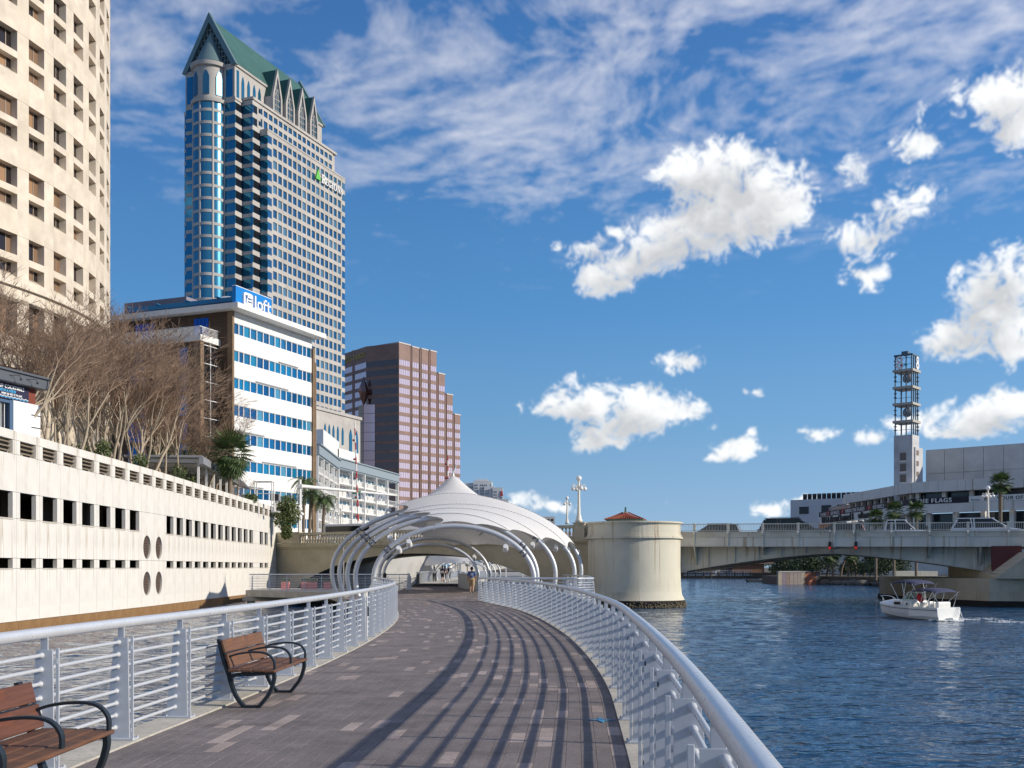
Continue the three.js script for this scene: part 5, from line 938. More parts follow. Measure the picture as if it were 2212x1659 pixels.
{
  const D = 520, X = (x) => (x - PX) / FOCAL * D, Y = (y) => EYE + (HZ - y) / FOCAL * D, t = thing('yellow_tower', 'small yellow tower with red hipped roof beside the brown tower', 'tower', [X(1000), 3, -D]);
  mk('wall', bx(-3, 2.6, 0, Y(1056) - 3, -3, 3), M([.55, .45, .22], .8), t); const r = new THREE.ConeGeometry(5.2, 2.3, 4); r.rotateY(Math.PI / 4); r.translate(-.2, Y(1051) - 3, 0); mk('roof', r, M([.38, .10, .04], .8), t); for (let k = 0; k < 4; k++) mk('window', bx(-2.4 + k * 1.3, -1.7 + k * 1.3, Y(1066) - 3, Y(1059) - 3, 2.9, 3.04), MAT.glassDark, t);
}
{
  const D = 420, X = (x) => (x - PX) / FOCAL * D, Y = (y) => EYE + (HZ - y) / FOCAL * D, t = thing('far_block', 'low distant apartment block with balconies just above the bridge', 'building', [X(1170), 3, -D]);
  mk('wall', bx(-6, 5, 0, Y(1116) - 3, -9, 0), M([.50, .47, .43], .85), t); for (let r = 0; r < 5; r++) for (let k = 0; k < 7; k++) mk('window', bx(-5.4 + k * 1.5, -4.5 + k * 1.5, Y(1121) - 3 - r * 1.3 - .8, Y(1121) - 3 - r * 1.3, -.1, .06), MAT.glassDark, t);
}

// ---------------------------------------------------------------- television station across the river
{
  const A = [70, 250], K = [73, 200], E = [97, 175]; const pale = M([.78, .76, .71], .85, { map: again(T.streak, .03) }), grey = M([.70, .69, .67], .85, { map: again(T.mottle, .05) });
  const t = thing('station_building', 'grey concrete television station with a long lettered banner across the river', 'building'), dkGlass = M([.03, .045, .055], .1, { metalness: .3 });
  const wing = (p, q, name) => { const L = Math.hypot(q[0] - p[0], q[1] - p[1]), g = new THREE.Group(); g.name = name; g.position.set(p[0], 0, -p[1]); g.rotation.y = turnOf((q[0] - p[0]) / L, (q[1] - p[1]) / L); t.add(g); return [g, L]; };
  const floors = (g, L, x0, roofTop) => {
    mk('parapet_band', bx(0, L, 11.3, 13.05, -.5, 0), pale, g); mk('rear_glass', [bx(0, L, 13.05, 15.2, -2.2, -2.0), bx(0, L, 5.4, 11.3, -3.2, -3.0)], dkGlass, g);
    const n = Math.round(L / 5); for (let k = 0; k < n; k++) { const a = x0 + k * (L - x0) / n, b = x0 + (k + 1) * (L - x0) / n; mk('roof_panel', bx(a + .03, b - .03, 15.1, roofTop, -3, .3), pale, g); mk('column', cbx((a + b) / 2, 8, -1.4, .8, 6.7, .8), pale, g); mk('mullion', bx(a, a + .12, 13.06, 15.09, -1.99, -1.85), pale, g); mk('pier', cbx(a + .5, 14.1, -1.2, .7, 2.0, .7), pale, g); }
    mk('podium', bx(0, L, 0, 5.4, -6, 0), grey, g);
  };
  const [gl, Ll] = wing(A, K, 'river_wing'), [gr, Lr] = wing(K, E, 'bridge_wing'); floors(gl, Ll, 16, 17); floors(gr, Lr, 0, 17.02);
  mk('upper_hall', (() => { const g = prism([[80, 212], [104, 190], [116, 200], [96, 226]], 15, 24.2); return g; })(), grey, t);
  mk('sunlit_end', prism([[104.1, 189.8], [112, 187], [118, 200], [116.2, 200.4]], 15, 24.4), pale, t);  // sunlit end: its extra brightness is put into the paler colour
  { const L = 32.6, g = new THREE.Group(); g.name = 'hall_panels'; g.position.set(80, 0, -212); g.rotation.y = turnOf(24 / L, -22 / L); t.add(g); for (let k = 0; k < 9; k++) for (let r = 0; r < 2; r++) mk('panel', bx(k * L / 9 + .04, (k + 1) * L / 9 - .04, 15 + r * 4.55 + .04, 15 + (r + 1) * 4.55 - .04, 0, .2), grey, g); }
  mk('side_hall', prism([[97, 175], [101, 171], [125, 190], [118, 200]], 0, 19.6), grey, t);
  mk('white_block', prism([[66.5, 262], [77.5, 254], [84, 262], [74, 272]], 0, 17.6), M([.52, .54, .57], .8), t);
  { const p = [66.5, 262], q = [77.5, 254], L = Math.hypot(11, 8), g = new THREE.Group(); g.name = 'block_front'; g.position.set(p[0], 0, -p[1]); g.rotation.y = turnOf(11 / L, -8 / L); t.add(g); for (const [x, y] of [[2.2, 14.2], [2.2, 10.4], [7.6, 14.4], [11.3, 14.4], [2.2, 6.4]]) mk('window', bx(x, x + 2.3, y, y + 1.7, -.02, .1), MAT.glassDark, g); mk('orange_recess', bx(7, 12, 10.2, 12.4, -.02, .12), M([.45, .15, .03], .7), g); }
  const units = []; for (let k = 0; k < 15; k++) units.push([70.5 + k * .95, 261 - k * .7]); for (const [x, d] of units) mk('roof_unit', cbx(x, 18.4, -d - 3, .8, 1.5, .8), MAT.black, t);
  // banner
  const seg = (g, w, h, parts) => { g.fillStyle = '#26222c'; g.fillRect(0, 0, w, h); for (const [kind, x, s, px, col] of parts) { if (kind === 'r') { g.fillStyle = '#6e1418'; g.fillRect(x * w, 0, s * w, h); g.strokeStyle = '#e8d8d4'; g.lineWidth = 6; g.beginPath(); g.moveTo(x * w + s * w * .45, h * .85); g.lineTo(x * w + s * w * .6, h * .15); g.stroke(); g.fillStyle = '#c8322e'; g.fillRect(x * w + s * w * .6, h * .15, s * w * .3, h * .3); } else if (kind === 'w') { g.fillStyle = '#dcdad6'; g.fillRect(x * w, 0, s * w, h); } else { g.fillStyle = col || '#e6e2dc'; g.font = `bold ${px}px sans-serif`; g.textAlign = 'left'; g.fillText(s, x * w, h * .82); } } };
  const b1 = canvasTex(2048, 60, (g, w, h) => seg(g, w, h, [['t', .02, 'FLAGS', 52], ['r', .10, .035], ['t', .15, 'GO BUCS', 52], ['r', .275, .04], ['t', .33, 'RAISE THE FLAGS', 54], ['r', .565, .045], ['t', .63, 'GO BUCS', 54], ['r', .77, .05], ['t', .84, 'RAISE', 56]]));
  const b2 = canvasTex(2048, 80, (g, w, h) => seg(g, w, h, [['t', .02, 'THE FLAGS', 78], ['w', .30, .60], ['t', .31, 'News', 36, '#2c3a5a'], ['t', .375, '8', 76, '#222'], ['t', .44, 'YOUR OFFICIAL BUCS STATION', 62, '#23252c']]));
  const s = thing('station_banner', 'long dark banner with white and red lettering along the station balcony', 'banner');
  for (const [p, q, m] of [[A, K, b1], [K, E, b2]]) { const L = Math.hypot(q[0] - p[0], q[1] - p[1]), g = new THREE.Group(); g.name = 'banner_run'; g.position.set(p[0], 0, -p[1]); g.rotation.y = turnOf((q[0] - p[0]) / L, (q[1] - p[1]) / L); s.add(g); mk('backing', bx(0, L, 12.95, 14.05, -.1, .04), MAT.black, g); const f = new THREE.PlaneGeometry(L, 1.06); f.translate(L / 2, 13.5, .05); mk('print', f, M([1, 1, 1], .7, { map: m }), g, true); }
  const st = thing('station_lettering', 'dark channel letters below the banner on the station wall', 'sign', [A[0], 0, -A[1]], turnOf((K[0] - A[0]) / 50.09, (K[1] - A[1]) / 50.09)); const l1 = text('WFLA NewsChannel 8', 1.35, .2), l2 = text('wfla.com', 1.2, .2); l1.translate(2, 11.5, .02); l2.translate(24, 11.6, .02); mk('lettering', l1, MAT.black, st); mk('lettering', l2, MAT.black, st);
}
// lattice broadcast tower
{
  const t = thing('broadcast_tower', 'square concrete and steel broadcast tower topped by large figure eights', 'tower', [74.8, 0, -205], turnOf(.648, .762));
  const conc = M([.60, .60, .61], .85, { map: again(T.mottle, .08) }), steel = M([.085, .13, .17], .55, { metalness: .3 }), plat = M([.40, .38, .34], .8);
  // local x along the right face away, z outward; the left face looks along -x
  const W = 3.5, D = 3.5, base = 26.4;
  mk('shaft', [bx(0, W, 0, base, -D, -.01)], conc, t); mk('stair_tower', [bx(.9, W + 1.2, 0, 24.1, 0, .25), bx(W + .05, W + 1.2, 0, 24.2, -D, 0)], conc, t);
  for (let k = 0; k < 7; k++) { mk('stair_opening', bx(1.35, 2.6, 22.6 - k * 2.0, 24.0 - k * 2.0 - .45, .1, .27), M([.16, .13, .11], .9), t); mk('side_opening', bx(-.03, .1, 21.6 - k * 2.05, 23.1 - k * 2.05, -2.35, -1.15), M([.17, .14, .12], .9), t); mk('balcony_bar', bx(-.12, -.02, 21.4 - k * 2.05, 21.6 - k * 2.05, -2.4, -1.1), MAT.white, t); }
  const lev = [26.4, 29.1, 32.4, 35.5, 38.7, 41.5];
  for (let k = 0; k < 5; k++) {
    const y0 = lev[k], y1 = lev[k + 1]; for (const [x, z] of [[.2, -.2], [W - .2, -.2], [.2, -D + .2], [W - .2, -D + .2], [.2, -D * .62], [.2, -D * .35], [W * .35, -.2], [W * .65, -.2]]) mk('leg', cyl(x, y0, y1, z, .13, .13, 8), steel, t);
    if (k < 4) mk('platform', [bx(-.15, W + .45, y1 - .35, y1 + .1, -D - .2, .15)], plat, t);
    mk('rung_rail', [rod([.2, y0 + 1, -.2], [.2, y0 + 1, -D + .2], .04), rod([.2, y0 + 1, -.2], [W, y0 + 1, -.2], .04), rod([.2, y1 - .6, -.2], [.2, y1 - .6, -D + .2], .05), rod([.2, y1 - .6, -.2], [W - .2, y1 - .6, -.2], .05)], steel, t);
    for (const y of [.35, .6]) mk('antenna_clamp', [cyl(.2, lerp(y0, y1, y), lerp(y0, y1, y) + .18, -D + .2, .28, .28, 8), cyl(W - .2, lerp(y0, y1, y), lerp(y0, y1, y) + .2, -.2, .3, .3, 8)], steel, t);
  }
  for (const y of [30.4, 36.8]) { const g = new THREE.SphereGeometry(1.1, 16, 8, 0, 6.3, 0, 1.0); g.rotateZ(Math.PI / 2); g.translate(1.3, y + .3, -1.2); mk('dish', g, M([.26, .27, .28], .6), t); }
  mk('top_frame', [bx(0, W, 41.3, 41.6, -D, -D + .25), bx(0, W, 41.3, 41.6, -.25, 0), bx(0, .25, 41.3, 41.6, -D, 0), bx(.9, 2.2, 41.6, 42.3, -2.4, -1.2)], steel, t);
  const wh = M([.74, .74, .75], .6), eight = () => { const o = (r, cy) => Array.from({ length: 26 }, (_, k) => [r * Math.cos(k / 13 * Math.PI), cy + r * Math.sin(k / 13 * Math.PI)]); return [extrude(o(.62, .55), .16, 0, [o(.27, .55).reverse()]), extrude(o(.74, -.55), .161, 0, [o(.30, -.55).reverse()])]; };
  const s = thing('figure_eight_sign', 'white figure eights mounted in the head of the broadcast tower', 'sign', [74.8, 0, -205], turnOf(.648, .762));
  { const g = eight().map((x) => { x.rotateY(-Math.PI / 2); x.translate(-.02, 40.1, -2.35); return x; }); mk('figure', g, wh, s); const h = eight().map((x) => { x.translate(2.3, 40.1, .02); return x; }); mk('figure', h, wh, s); mk('red_lens', (() => { const c = ball(-.05, 39.5, -2.05, .26, 10); return c; })(), M([.5, .05, .02], .6), s); mk('teal_shape', ball(-.05, 39.6, -1.2, .3, 10), M([.03, .28, .38], .6), s); }
}
// west bank: graffiti sea wall, rocks, shrubs, palms
{
  const t = thing('graffiti_wall', 'weathered sea wall with rusty and painted patches beneath the steel span', 'wall', [39.6, 0, -163.2], turnOf(.93, .36)), cols = [[.25, .19, .16], [.38, .33, .26], [.20, .18, .21], [.42, .16, .09], [.30, .25, .23], [.24, .20, .24]]; reseed(9);
  for (let k = 0; k < 11; k++) mk(no('panel', k), bx(k * .68 + .02, k * .68 + .66, -2, .85, -.4, 0), M(k > 6 && k < 10 ? cols[3] : cols[Math.floor(rnd() * 6)], .9, { map: again(T.streak, .5) }), t);
  mk('coping', bx(0, 7.5, .85, 1.0, -.5, .08), MAT.greyConc, t);
}
reseed(61);
for (let k = 0; k < 26; k++) { const f = k / 26, a = f < .5 ? [47.4, 165] : [52.3, 149.5], b = f < .5 ? [52.3, 150] : [48.2, 138], u = f < .5 ? f * 2 : f * 2 - 1, x = lerp(a[0], b[0], u) + rr(-.9, .2), d = lerp(a[1], b[1], u) + rr(-1, .4); const g = new THREE.IcosahedronGeometry(rr(.5, 1.0), 1); const p = g.attributes.position; for (let i = 0; i < p.count; i++) { const v = V(p.getX(i), p.getY(i), p.getZ(i)), s = .75 + .5 * fbm(v.x * 2 + k, v.y * 2 + v.z, 2); p.setXYZ(i, v.x * s, v.y * s * .6, v.z * s); } g.computeVertexNormals(); g.translate(x, -.8, -d); single('shore_rock', 'grey riprap boulder at the foot of the west bank', 'rock', g, M([.20, .18, .15], .95, { map: again(T.grain, 1) }), 'riprap boulders along the west bank'); }
for (const [x, d, s, l] of [[1742, 166, 1.0, 'dark broadleaf tree behind the graffiti sea wall'], [1722, 172, 1.25, 'tall dark tree left of the bank palms under the steel span'], [1770, 178, 1.3, 'spreading dark tree deep under the steel span'], [1880, 160, .9, 'dense dark shrub mass beside the abutment on the west bank'], [1905, 152, .9, 'large dark shrub in front of the station columns'], [1840, 172, .8, 'low dark shrub between the leaning palms'], [1690, 176, .8, 'dark shrub above the left end of the graffiti wall'], [1925, 165, 1.1, 'dark tree against the abutment on the west bank']]) { const p = at(x, 1225, d); bush(l, [p.x, .2, p.z], [[0, 2.2 * s, 0, 2.0 * s, 1.7 * s], [-1.4 * s, 1.4 * s, .3, 1.5 * s, 1.2 * s], [1.3 * s, 1.5 * s, .2, 1.5 * s, 1.2 * s], [.2, 3.4 * s, 0, 1.3 * s, 1.1 * s]], Math.round(2200 * s), .17, treeMats, 'dark greenery on the west bank', 'bank_tree', 'tree', 2.2 * s); }
for (const [x, d, h, l] of [[1786, 168, 3.6, 1.2], [1800, 166, 3.2, -.6], [1815, 170, 4.2, 2.2], [1832, 166, 3.0, .3], [1850, 168, 3.4, -.9], [1866, 164, 3.0, 1.0]]) { const p = at(x, 1225, d); palm('slender palm leaning over the west bank under the steel span', 'palms on the west bank under the span', [p.x, .2, p.z], h, 1.5, 'fan', 22, [l, .2], 1.2); }
for (const [x, d, y, l] of [[2161, 98, 1048, 'tall fan palm rising beside the globe lamp right of the station'], [1931, 130, 1107, 'fan palm in front of the station banner above the white pickup'], [1979, 130, 1106, 'fan palm in front of the station above the dark sport utility car'], [1892, 132, 1122, 'low fan palm behind the bridge railing by the red truck']]) { const p = at(x, y, d); palm(l, 'fan palms in front of the station', [p.x, .2, p.z], p.y, d < 100 ? 1.25 : 1.45, 'fan', 30, [0, 0], .9); }
// far bank: low dock, brick boathouse, old bridge, trees
{
  const D = 252, X = (x) => (x - PX) / FOCAL * D, Y = (y) => EYE + (HZ - y) / FOCAL * D;
  const t = thing('floating_dock', 'long grey dock along the far bank seen below the steel span', 'dock', [X(1480), 0, -D]); mk('deck', bx(0, X(1625) - X(1480), -.4, -.1, -2, 0), MAT.greyConc, t); for (let k = 0; k < 9; k++) mk('pile', cyl(.6 + k * 1.8, -3, .5, .05, .12, .12, 8), MAT.earth, t); const r = []; for (let k = 0; k < 24; k++) r.push(cbx(.2 + k * .64, .35, -.1, .06, .9, .06)); r.push(bx(0, 15.4, .75, .83, -.14, -.06), bx(0, 15.4, .3, .36, -.13, -.07)); mk('dock_railing', r, MAT.railMetal, t).userData.kind = 'stuff';
  const b = thing('brick_boathouse', 'brown brick boathouse on the far bank', 'building', [X(1600), 0, -D - 6]); mk('wall', bx(-.8, 6.8, -.5, Y(1218), -6, 0), M([.30, .17, .11], .9, { map: again(T.grain, 1) }), b); mk('roof', bx(-1.4, 9, Y(1218), Y(1214), -7, .6), M([.26, .17, .13], .8), b); mk('side_wing', bx(-2.6, -.81, -.5, Y(1222), -5, -.5), M([.13, .09, .08], .9), b); for (let k = 0; k < 3; k++) mk('landing_step', bx(-1, 7, -.9 + k * .35, -.75 + k * .35, .8 - k * .4, 1.2 - k * .4), M([.40, .33, .22], .9), b);
  const o = thing('old_bridge', 'low dark bridge crossing behind the boathouse', 'bridge', [X(1500), 0, -D - 16]); mk('deck', bx(-40, 24, Y(1217), Y(1211), -6, 0), M([.05, .045, .05], .8), o); for (let k = 0; k < 7; k++) mk('bent', bx(-30 + k * 8, -29 + k * 8, -3, Y(1217), -5, -1), M([.06, .055, .055], .9), o);
  const sg = thing('dock_sign', 'small pale blue sign on a white post on the far dock', 'sign', [X(1547), 0, -D - .5]); mk('post', cyl(0, -.3, Y(1214), 0, .09, .09, 8), MAT.white, sg); mk('board', bx(-.7, .7, Y(1215), Y(1208), .1, .2), M([.30, .55, .68], .6), sg);
  for (const [x, l] of [[1531, 'white car crossing the low dark bridge'], [1516, 'pale parked car at the end of the low dark bridge']]) { const c = thing('distant_car', l, 'car', [X(x), Y(1211) + .05, -D - 18]); mk('body', rbx(0, .5, 0, 4, .6, 1.7, .2), MAT.white, c); mk('cabin', rbx(0, 1.0, 0, 2.2, .5, 1.5, .2), MAT.glassDark, c); for (const a of [-1.3, 1.3]) mk('wheel', (() => { const w = new THREE.CylinderGeometry(.3, .3, 1.75, 10); w.rotateX(Math.PI / 2); w.translate(a, .3, 0); return w; })(), MAT.black, c); }
  const skiff = thing('flat_skiff', 'dark flat skiff moored left of the graffiti wall', 'boat', [at(1642, 0, 190).x, WATER, -190]); mk('hull', extrude([[-2.6, .5], [2.6, .45], [2.2, -.1], [-2.3, -.1]], 1.5, .05), M([.05, .06, .07], .6), skiff); mk('bench_seat', bx(-.4, .4, .42, .55, .1, 1.4), MAT.greyConc, skiff);
}
for (const [x, d, s, m] of [[1560, 290, 1, 1], [1590, 292, 1.1, 1], [1618, 288, 1.2, 0], [1648, 290, 1.1, 1], [1668, 286, 1.5, 0], [1695, 284, 1.5, 0], [1535, 300, .9, 1]]) { const p = at(x, 1225, d); bush(m ? 'pale green tree on the far bank above the low bridge' : 'darker green tree on the far bank behind the boathouse', [p.x, .2, p.z], [[0, 3.2 * s, 0, 2.6 * s, 1.8 * s], [-1.7, 2.6 * s, 0, 1.9 * s, 1.3 * s], [1.6, 2.8 * s, .2, 1.9 * s, 1.4 * s]], 1100, .3, m ? shrubMats : treeMats, m ? 'pale trees on the far bank' : 'dark trees on the far bank', 'bank_tree', 'tree', 3 * s); }
// beyond the arch: trees, white wall and low building along the straight walk
for (const [x, d, s, l] of [[938, 196, 1.5, 'dark green oak closing the view through the bridge arch'], [968, 210, 1.4, 'green oak right of the walkers far beyond the arch'], [1010, 205, 1.3, 'green oak by the small second canopy'], [1045, 215, 1.3, 'green oak near the river beyond the arch'], [1078, 225, 1.3, 'rightmost green oak seen below the arch']]) { const p = at(x, 1225, d); bush(l, [p.x, .3, p.z], [[0, 4.4 * s, 0, 2.6 * s, 2 * s], [-2 * s, 3.4 * s, 0, 2 * s, 1.5 * s], [2 * s, 3.6 * s, 0, 2 * s, 1.5 * s]], 2200, .26, treeMats, undefined, 'oak_tree', 'tree', 3.6 * s); }
struct('far_walk_bank', prism([[-12, 191], [6, 191], [14, 240], [16, 330], [-12, 330]], -8, .12), MAT.greyConc);
{
  const t = thing('white_riverside_building', 'white riverside building with blue windows seen under the arch', 'building', [-19.5, -.5, -150], -.1); mk('wall', [bx(0, 8, 0, 9, -22, 0)], MAT.white, t); for (let r = 0; r < 3; r++) for (let k = 0; k < 6; k++) mk('window', bx(7.98, 8.06, 1.2 + r * 2.4, 2.6 + r * 2.4, -3.2 - k * 3.2, -1 - k * 3.2), MAT.glassBlue, t); for (let k = 0; k < 3; k++) mk('window', bx(1 + k * 2.4, 2.6 + k * 2.4, 4, 5.6, -.02, .06), MAT.glassBlue, t);
  const w = thing('white_sea_wall', 'plain white sea wall beyond the bridge on the city side', 'wall', [-20, 0, -122]); mk('wall', bx(0, 6.4, -2, 3.6, -6, 0), MAT.white, w); mk('coping', bx(-.1, 6.5, 3.6, 3.8, -6, .15), MAT.white, w);
  const m = thing('marina_pavilion', 'blue and white waterside pavilion with open trusses right of the walk', 'pavilion', [at(1090, 0, 170).x, 0, -176]); mk('roof', bx(-3, 9, 3.0, 3.4, -4, 1), M([.10, .18, .30], .5), m); for (let k = 0; k < 5; k++) mk('post', bx(-2.6 + k * 2.7, -2.4 + k * 2.7, -2, 3, .2, .4), MAT.white, m); mk('truss', [0, 1, 2, 3].flatMap((k) => [rod([-2.5 + k * 2.7, 2.9, .3], [.2 + k * 2.7, 2.0, .3], .07), rod([-2.5 + k * 2.7, 2.0, .3], [.2 + k * 2.7, 2.9, .3], .07)]), MAT.dark, m); mk('deck', bx(-4, 10, -.3, 0, -5, 1.5), MAT.greyConc, m);
}

// ---------------------------------------------------------------- vehicles on the bridge
function vehicle(kind, label, paint, [x, y, z], turn, scale = 1) {     // local +x is forward
  const t = thing(kind === 'pickup' ? 'pickup_truck' : 'sport_utility_car', label, kind === 'pickup' ? 'truck' : 'car', [x, y, z], turn, 'traffic on the bridge'); t.scale.setScalar(scale);
  const body = new THREE.MeshPhysicalMaterial({ color: C(...paint), roughness: .35, metalness: .2, clearcoat: 1, clearcoatRoughness: .08 }), L = kind === 'pickup' ? 5.7 : 4.8, h = L / 2, W = 1.88;
  const wx = kind === 'pickup' ? [1.82, -1.75] : [1.45, -1.42], arch = (cx) => Array.from({ length: 9 }, (_, k) => { const a = Math.PI - k / 8 * Math.PI; return [cx + .43 * Math.cos(a), .33 + .43 * Math.sin(a)]; });
  const low = [[-h + .06, .38], [-h, .62], [-h + .03, .98], ...(kind === 'pickup' ? [[-.75, 1.02]] : [[-h + .25, 1.06]]), [.75, 1.06], [1.25, 1.05], [h - .45, .96], [h - .10, .82], [h, .58], [h - .05, .34], ...arch(wx[0]).reverse(), ...arch(wx[1]).reverse()];
  const g = extrude(low.map(([a, b]) => [a, b]), W - .16, .08, [], 2); g.translate(0, 0, -(W - .16) / 2); mk('body', g, body, t);
  const cab = kind === 'pickup' ? [[-.95, 1.0], [-.85, 1.74], [-.6, 1.82], [.55, 1.80], [1.35, 1.04]] : [[-h + .12, 1.02], [-h + .42, 1.58], [-h + .7, 1.68], [.25, 1.68], [1.28, 1.03]];
  const gl = extrude(cab, W - .42, .05, [], 2); gl.translate(0, 0, -(W - .42) / 2); mk('windows', gl, M([.012, .014, .018], .05, { metalness: .3 }), t);
  const yT = cab[2][1], rx0 = cab[1][0], rx1 = cab[3][0]; mk('roof', rbx((rx0 + rx1) / 2 + .08, yT + .015, 0, rx1 - rx0 + .1, .07, W - .34, .03), body, t);
  for (const s of [-1, 1]) { const zz = s * (W / 2 - .17); mk('pillar', [rod([cab[4][0] - .02, 1.04, zz], [cab[3][0], yT - .01, zz * .97], .045), rod([cab[0][0] + .03, 1.02, zz], [cab[1][0] + .05, yT - .06, zz * .97], .06), rod([(rx0 + rx1) / 2, 1.04, zz], [(rx0 + rx1) / 2 - .04, yT, zz * .97], .05), ...(kind === 'pickup' ? [] : [rod([-1.0, 1.04, zz], [-1.1, yT, zz * .97], .05)])], body, t);
    for (const cx of wx) { const w = new THREE.CylinderGeometry(.36, .36, .24, 20); w.rotateX(Math.PI / 2); w.translate(cx, .36, s * (W / 2 - .14)); const o = mk('wheel', w, MAT.black, t); const r = new THREE.CylinderGeometry(.22, .22, .02, 12); r.rotateX(Math.PI / 2); r.translate(cx, .36, s * (W / 2 - .012)); mk('rim', r, M([.4, .41, .43], .35, { metalness: .8 }), o); }
    mk('headlight', rbx(h - .16, .80, s * .66, .18, .14, .36, .05), M([.7, .72, .75], .15, { metalness: .3 }), t); mk('tail_light', rbx(-h + .05, .86, s * .74, .14, .26, .24, .04), M([.45, .015, .012], .3), t); mk('mirror', rbx(.98, 1.12, s * (W / 2 + .06), .14, .13, .2, .04), body, t);
    mk('door_handle', [rbx(.2, .92, s * (W / 2 + .005), .16, .03, .03, .01), rbx(-.8, .92, s * (W / 2 + .005), .16, .03, .03, .01)], MAT.black, t); }
  mk('bumper', [rbx(h - .02, .46, 0, .14, .18, W - .3, .05), rbx(-h + .02, .48, 0, .14, .2, W - .3, .05)], MAT.black, t);
  if (kind === 'pickup') mk('bed', bx(-h + .12, -1.0, 1.0, 1.03, -.7, .7), MAT.black, t); else mk('roof_rail', [rbx(-.6, yT + .09, .68, 2, .03, .03, .01), rbx(-.6, yT + .09, -.68, 2, .03, .03, .01)], MAT.black, t);
  return t;
}
const spanSpot = (xD, back) => { const r = (xD - PX) / FOCAL; return (r * (SPAN.p0[1] + .9437 * back) - SPAN.p0[0] - .3309 * back) / (.9437 + .3309 * r); };
for (const [kind, x, back, dir, paint, label, sc] of [
  ['suv', 1541, 9.5, -1, [.018, .017, .016], 'dark sport utility car nearest the round pier heading for the city', .98], ['suv', 1717, 3.2, 1, [.006, .006, .007], 'black sport utility car behind the bridge railing with bright headlight', 1.08], ['suv', 1806, 9.5, -1, [.10, .006, .012], 'dark red sport utility car in the middle of the steel span', .98], ['pickup', 1939, 3.2, 1, [.78, .79, .80], 'white crew cab pickup truck on the steel span', .9], ['suv', 2020, 9.5, -1, [.012, .014, .02], 'black sport utility car half hidden behind the white pickup', .98], ['suv', 2133, 3.0, 1, [.66, .68, .71], 'silver white crossover car at the west end of the span', 1.02]]) {
  const s = spanSpot(x, back), p = onSpan(s, back, 3.375 - .0066 * s); vehicle(kind, label, paint, p, spanTurn + (dir < 0 ? Math.PI : 0), sc);
}
{ // vehicles on the arched approach
  const spot = (s, back) => [ARCH.l0[0] + ARCH.dir[0] * s + .536 * back, 3.6, -(ARCH.l0[1] + ARCH.dir[1] * s + .844 * back)];
  const p = spot(5.6, 5), t = thing('shuttle_bus', 'white shuttle bus with dark windows behind the left balustrade', 'bus', p, archTurn); mk('body', [rbx(0, 1.1, 0, 7.0, 1.65, 2.2, .18)], MAT.white, t); mk('window_band', [rbx(-.6, 1.45, 0, 5.2, .55, 2.24, .06)], MAT.glassDark, t); for (const a of [-2.2, 2.2]) mk('wheel', (() => { const w = new THREE.CylinderGeometry(.42, .42, 2.1, 14); w.rotateX(Math.PI / 2); w.translate(a, .4, 0); return w; })(), MAT.black, t);
  const q = spot(33.5, 8); vehicle('pickup', 'dark red truck below the red tiled roof beside the pier', [.20, .012, .01], q, archTurn, .85);
  vehicle('suv', 'grey car behind the right balustrade', [.2, .2, .21], spot(24, 7), archTurn, .95);
}
// ---------------------------------------------------------------- globe lamps on the bridge
const lampProto = (label, pos, sc) => {
  const t = thing('globe_lamp', label, 'street lamp', pos, .3, 'white globe lamps on the bridge'); t.scale.setScalar(sc); const white = M([.74, .70, .60], .6), globe = M([.80, .79, .77], .25);
  mk('post', lathe([[.001, 0], [.26, 0], [.26, .18], [.19, .26], [.17, .5], [.12, .6], [.095, 1.5], [.08, 2.45], [.12, 2.5], [.12, 2.58], [.07, 2.64], [.07, 2.98], [.001, 2.98]], 14), white, t);
  for (let k = 0; k < 4; k++) { const a = k * Math.PI / 2, c = Math.cos(a), s = Math.sin(a); const arm = mk('arm', tube([V(.05 * c, 2.5, .05 * s), V(.28 * c, 2.62, .28 * s), V(.44 * c, 2.72, .44 * s), V(.46 * c, 2.58, .46 * s)], .03, 16, 6), white, t); mk('globe', ball(.46 * c, 2.42, .46 * s, .15, 14), globe, arm); }
  mk('top_globe', ball(0, 3.16, 0, .2, 16), globe, t); mk('finial', cyl(0, 2.96, 3.0, 0, .11, .11, 10), white, t); return t;
};
const lamp1 = lampProto('tall white globe lamp on the balustrade beside the round pier', [ARCH.l0[0] + ARCH.dir[0] * 31.1 - .06, 4.93, -(ARCH.l0[1] + ARCH.dir[1] * 31.1 + .1)], 1.04);
for (const [x, y, d, s, l] of [[1225, 1132, 104, .78, 'smaller white globe lamp on the far side of the bridge near the round pier'], [736, 1148, 112, .72, 'white globe lamp with palms beside it near the raised barrier arms'], [646, 1160, 104, .9, 'white globe lamp half hidden by the vine shrub at the garage corner'], [2134, 1130, 79, .80, 'white globe lamp at the west end of the steel span']]) { const p = at(x, y, d); dup(lamp1, [p.x, p.y, p.z], .8, l, undefined, s); }
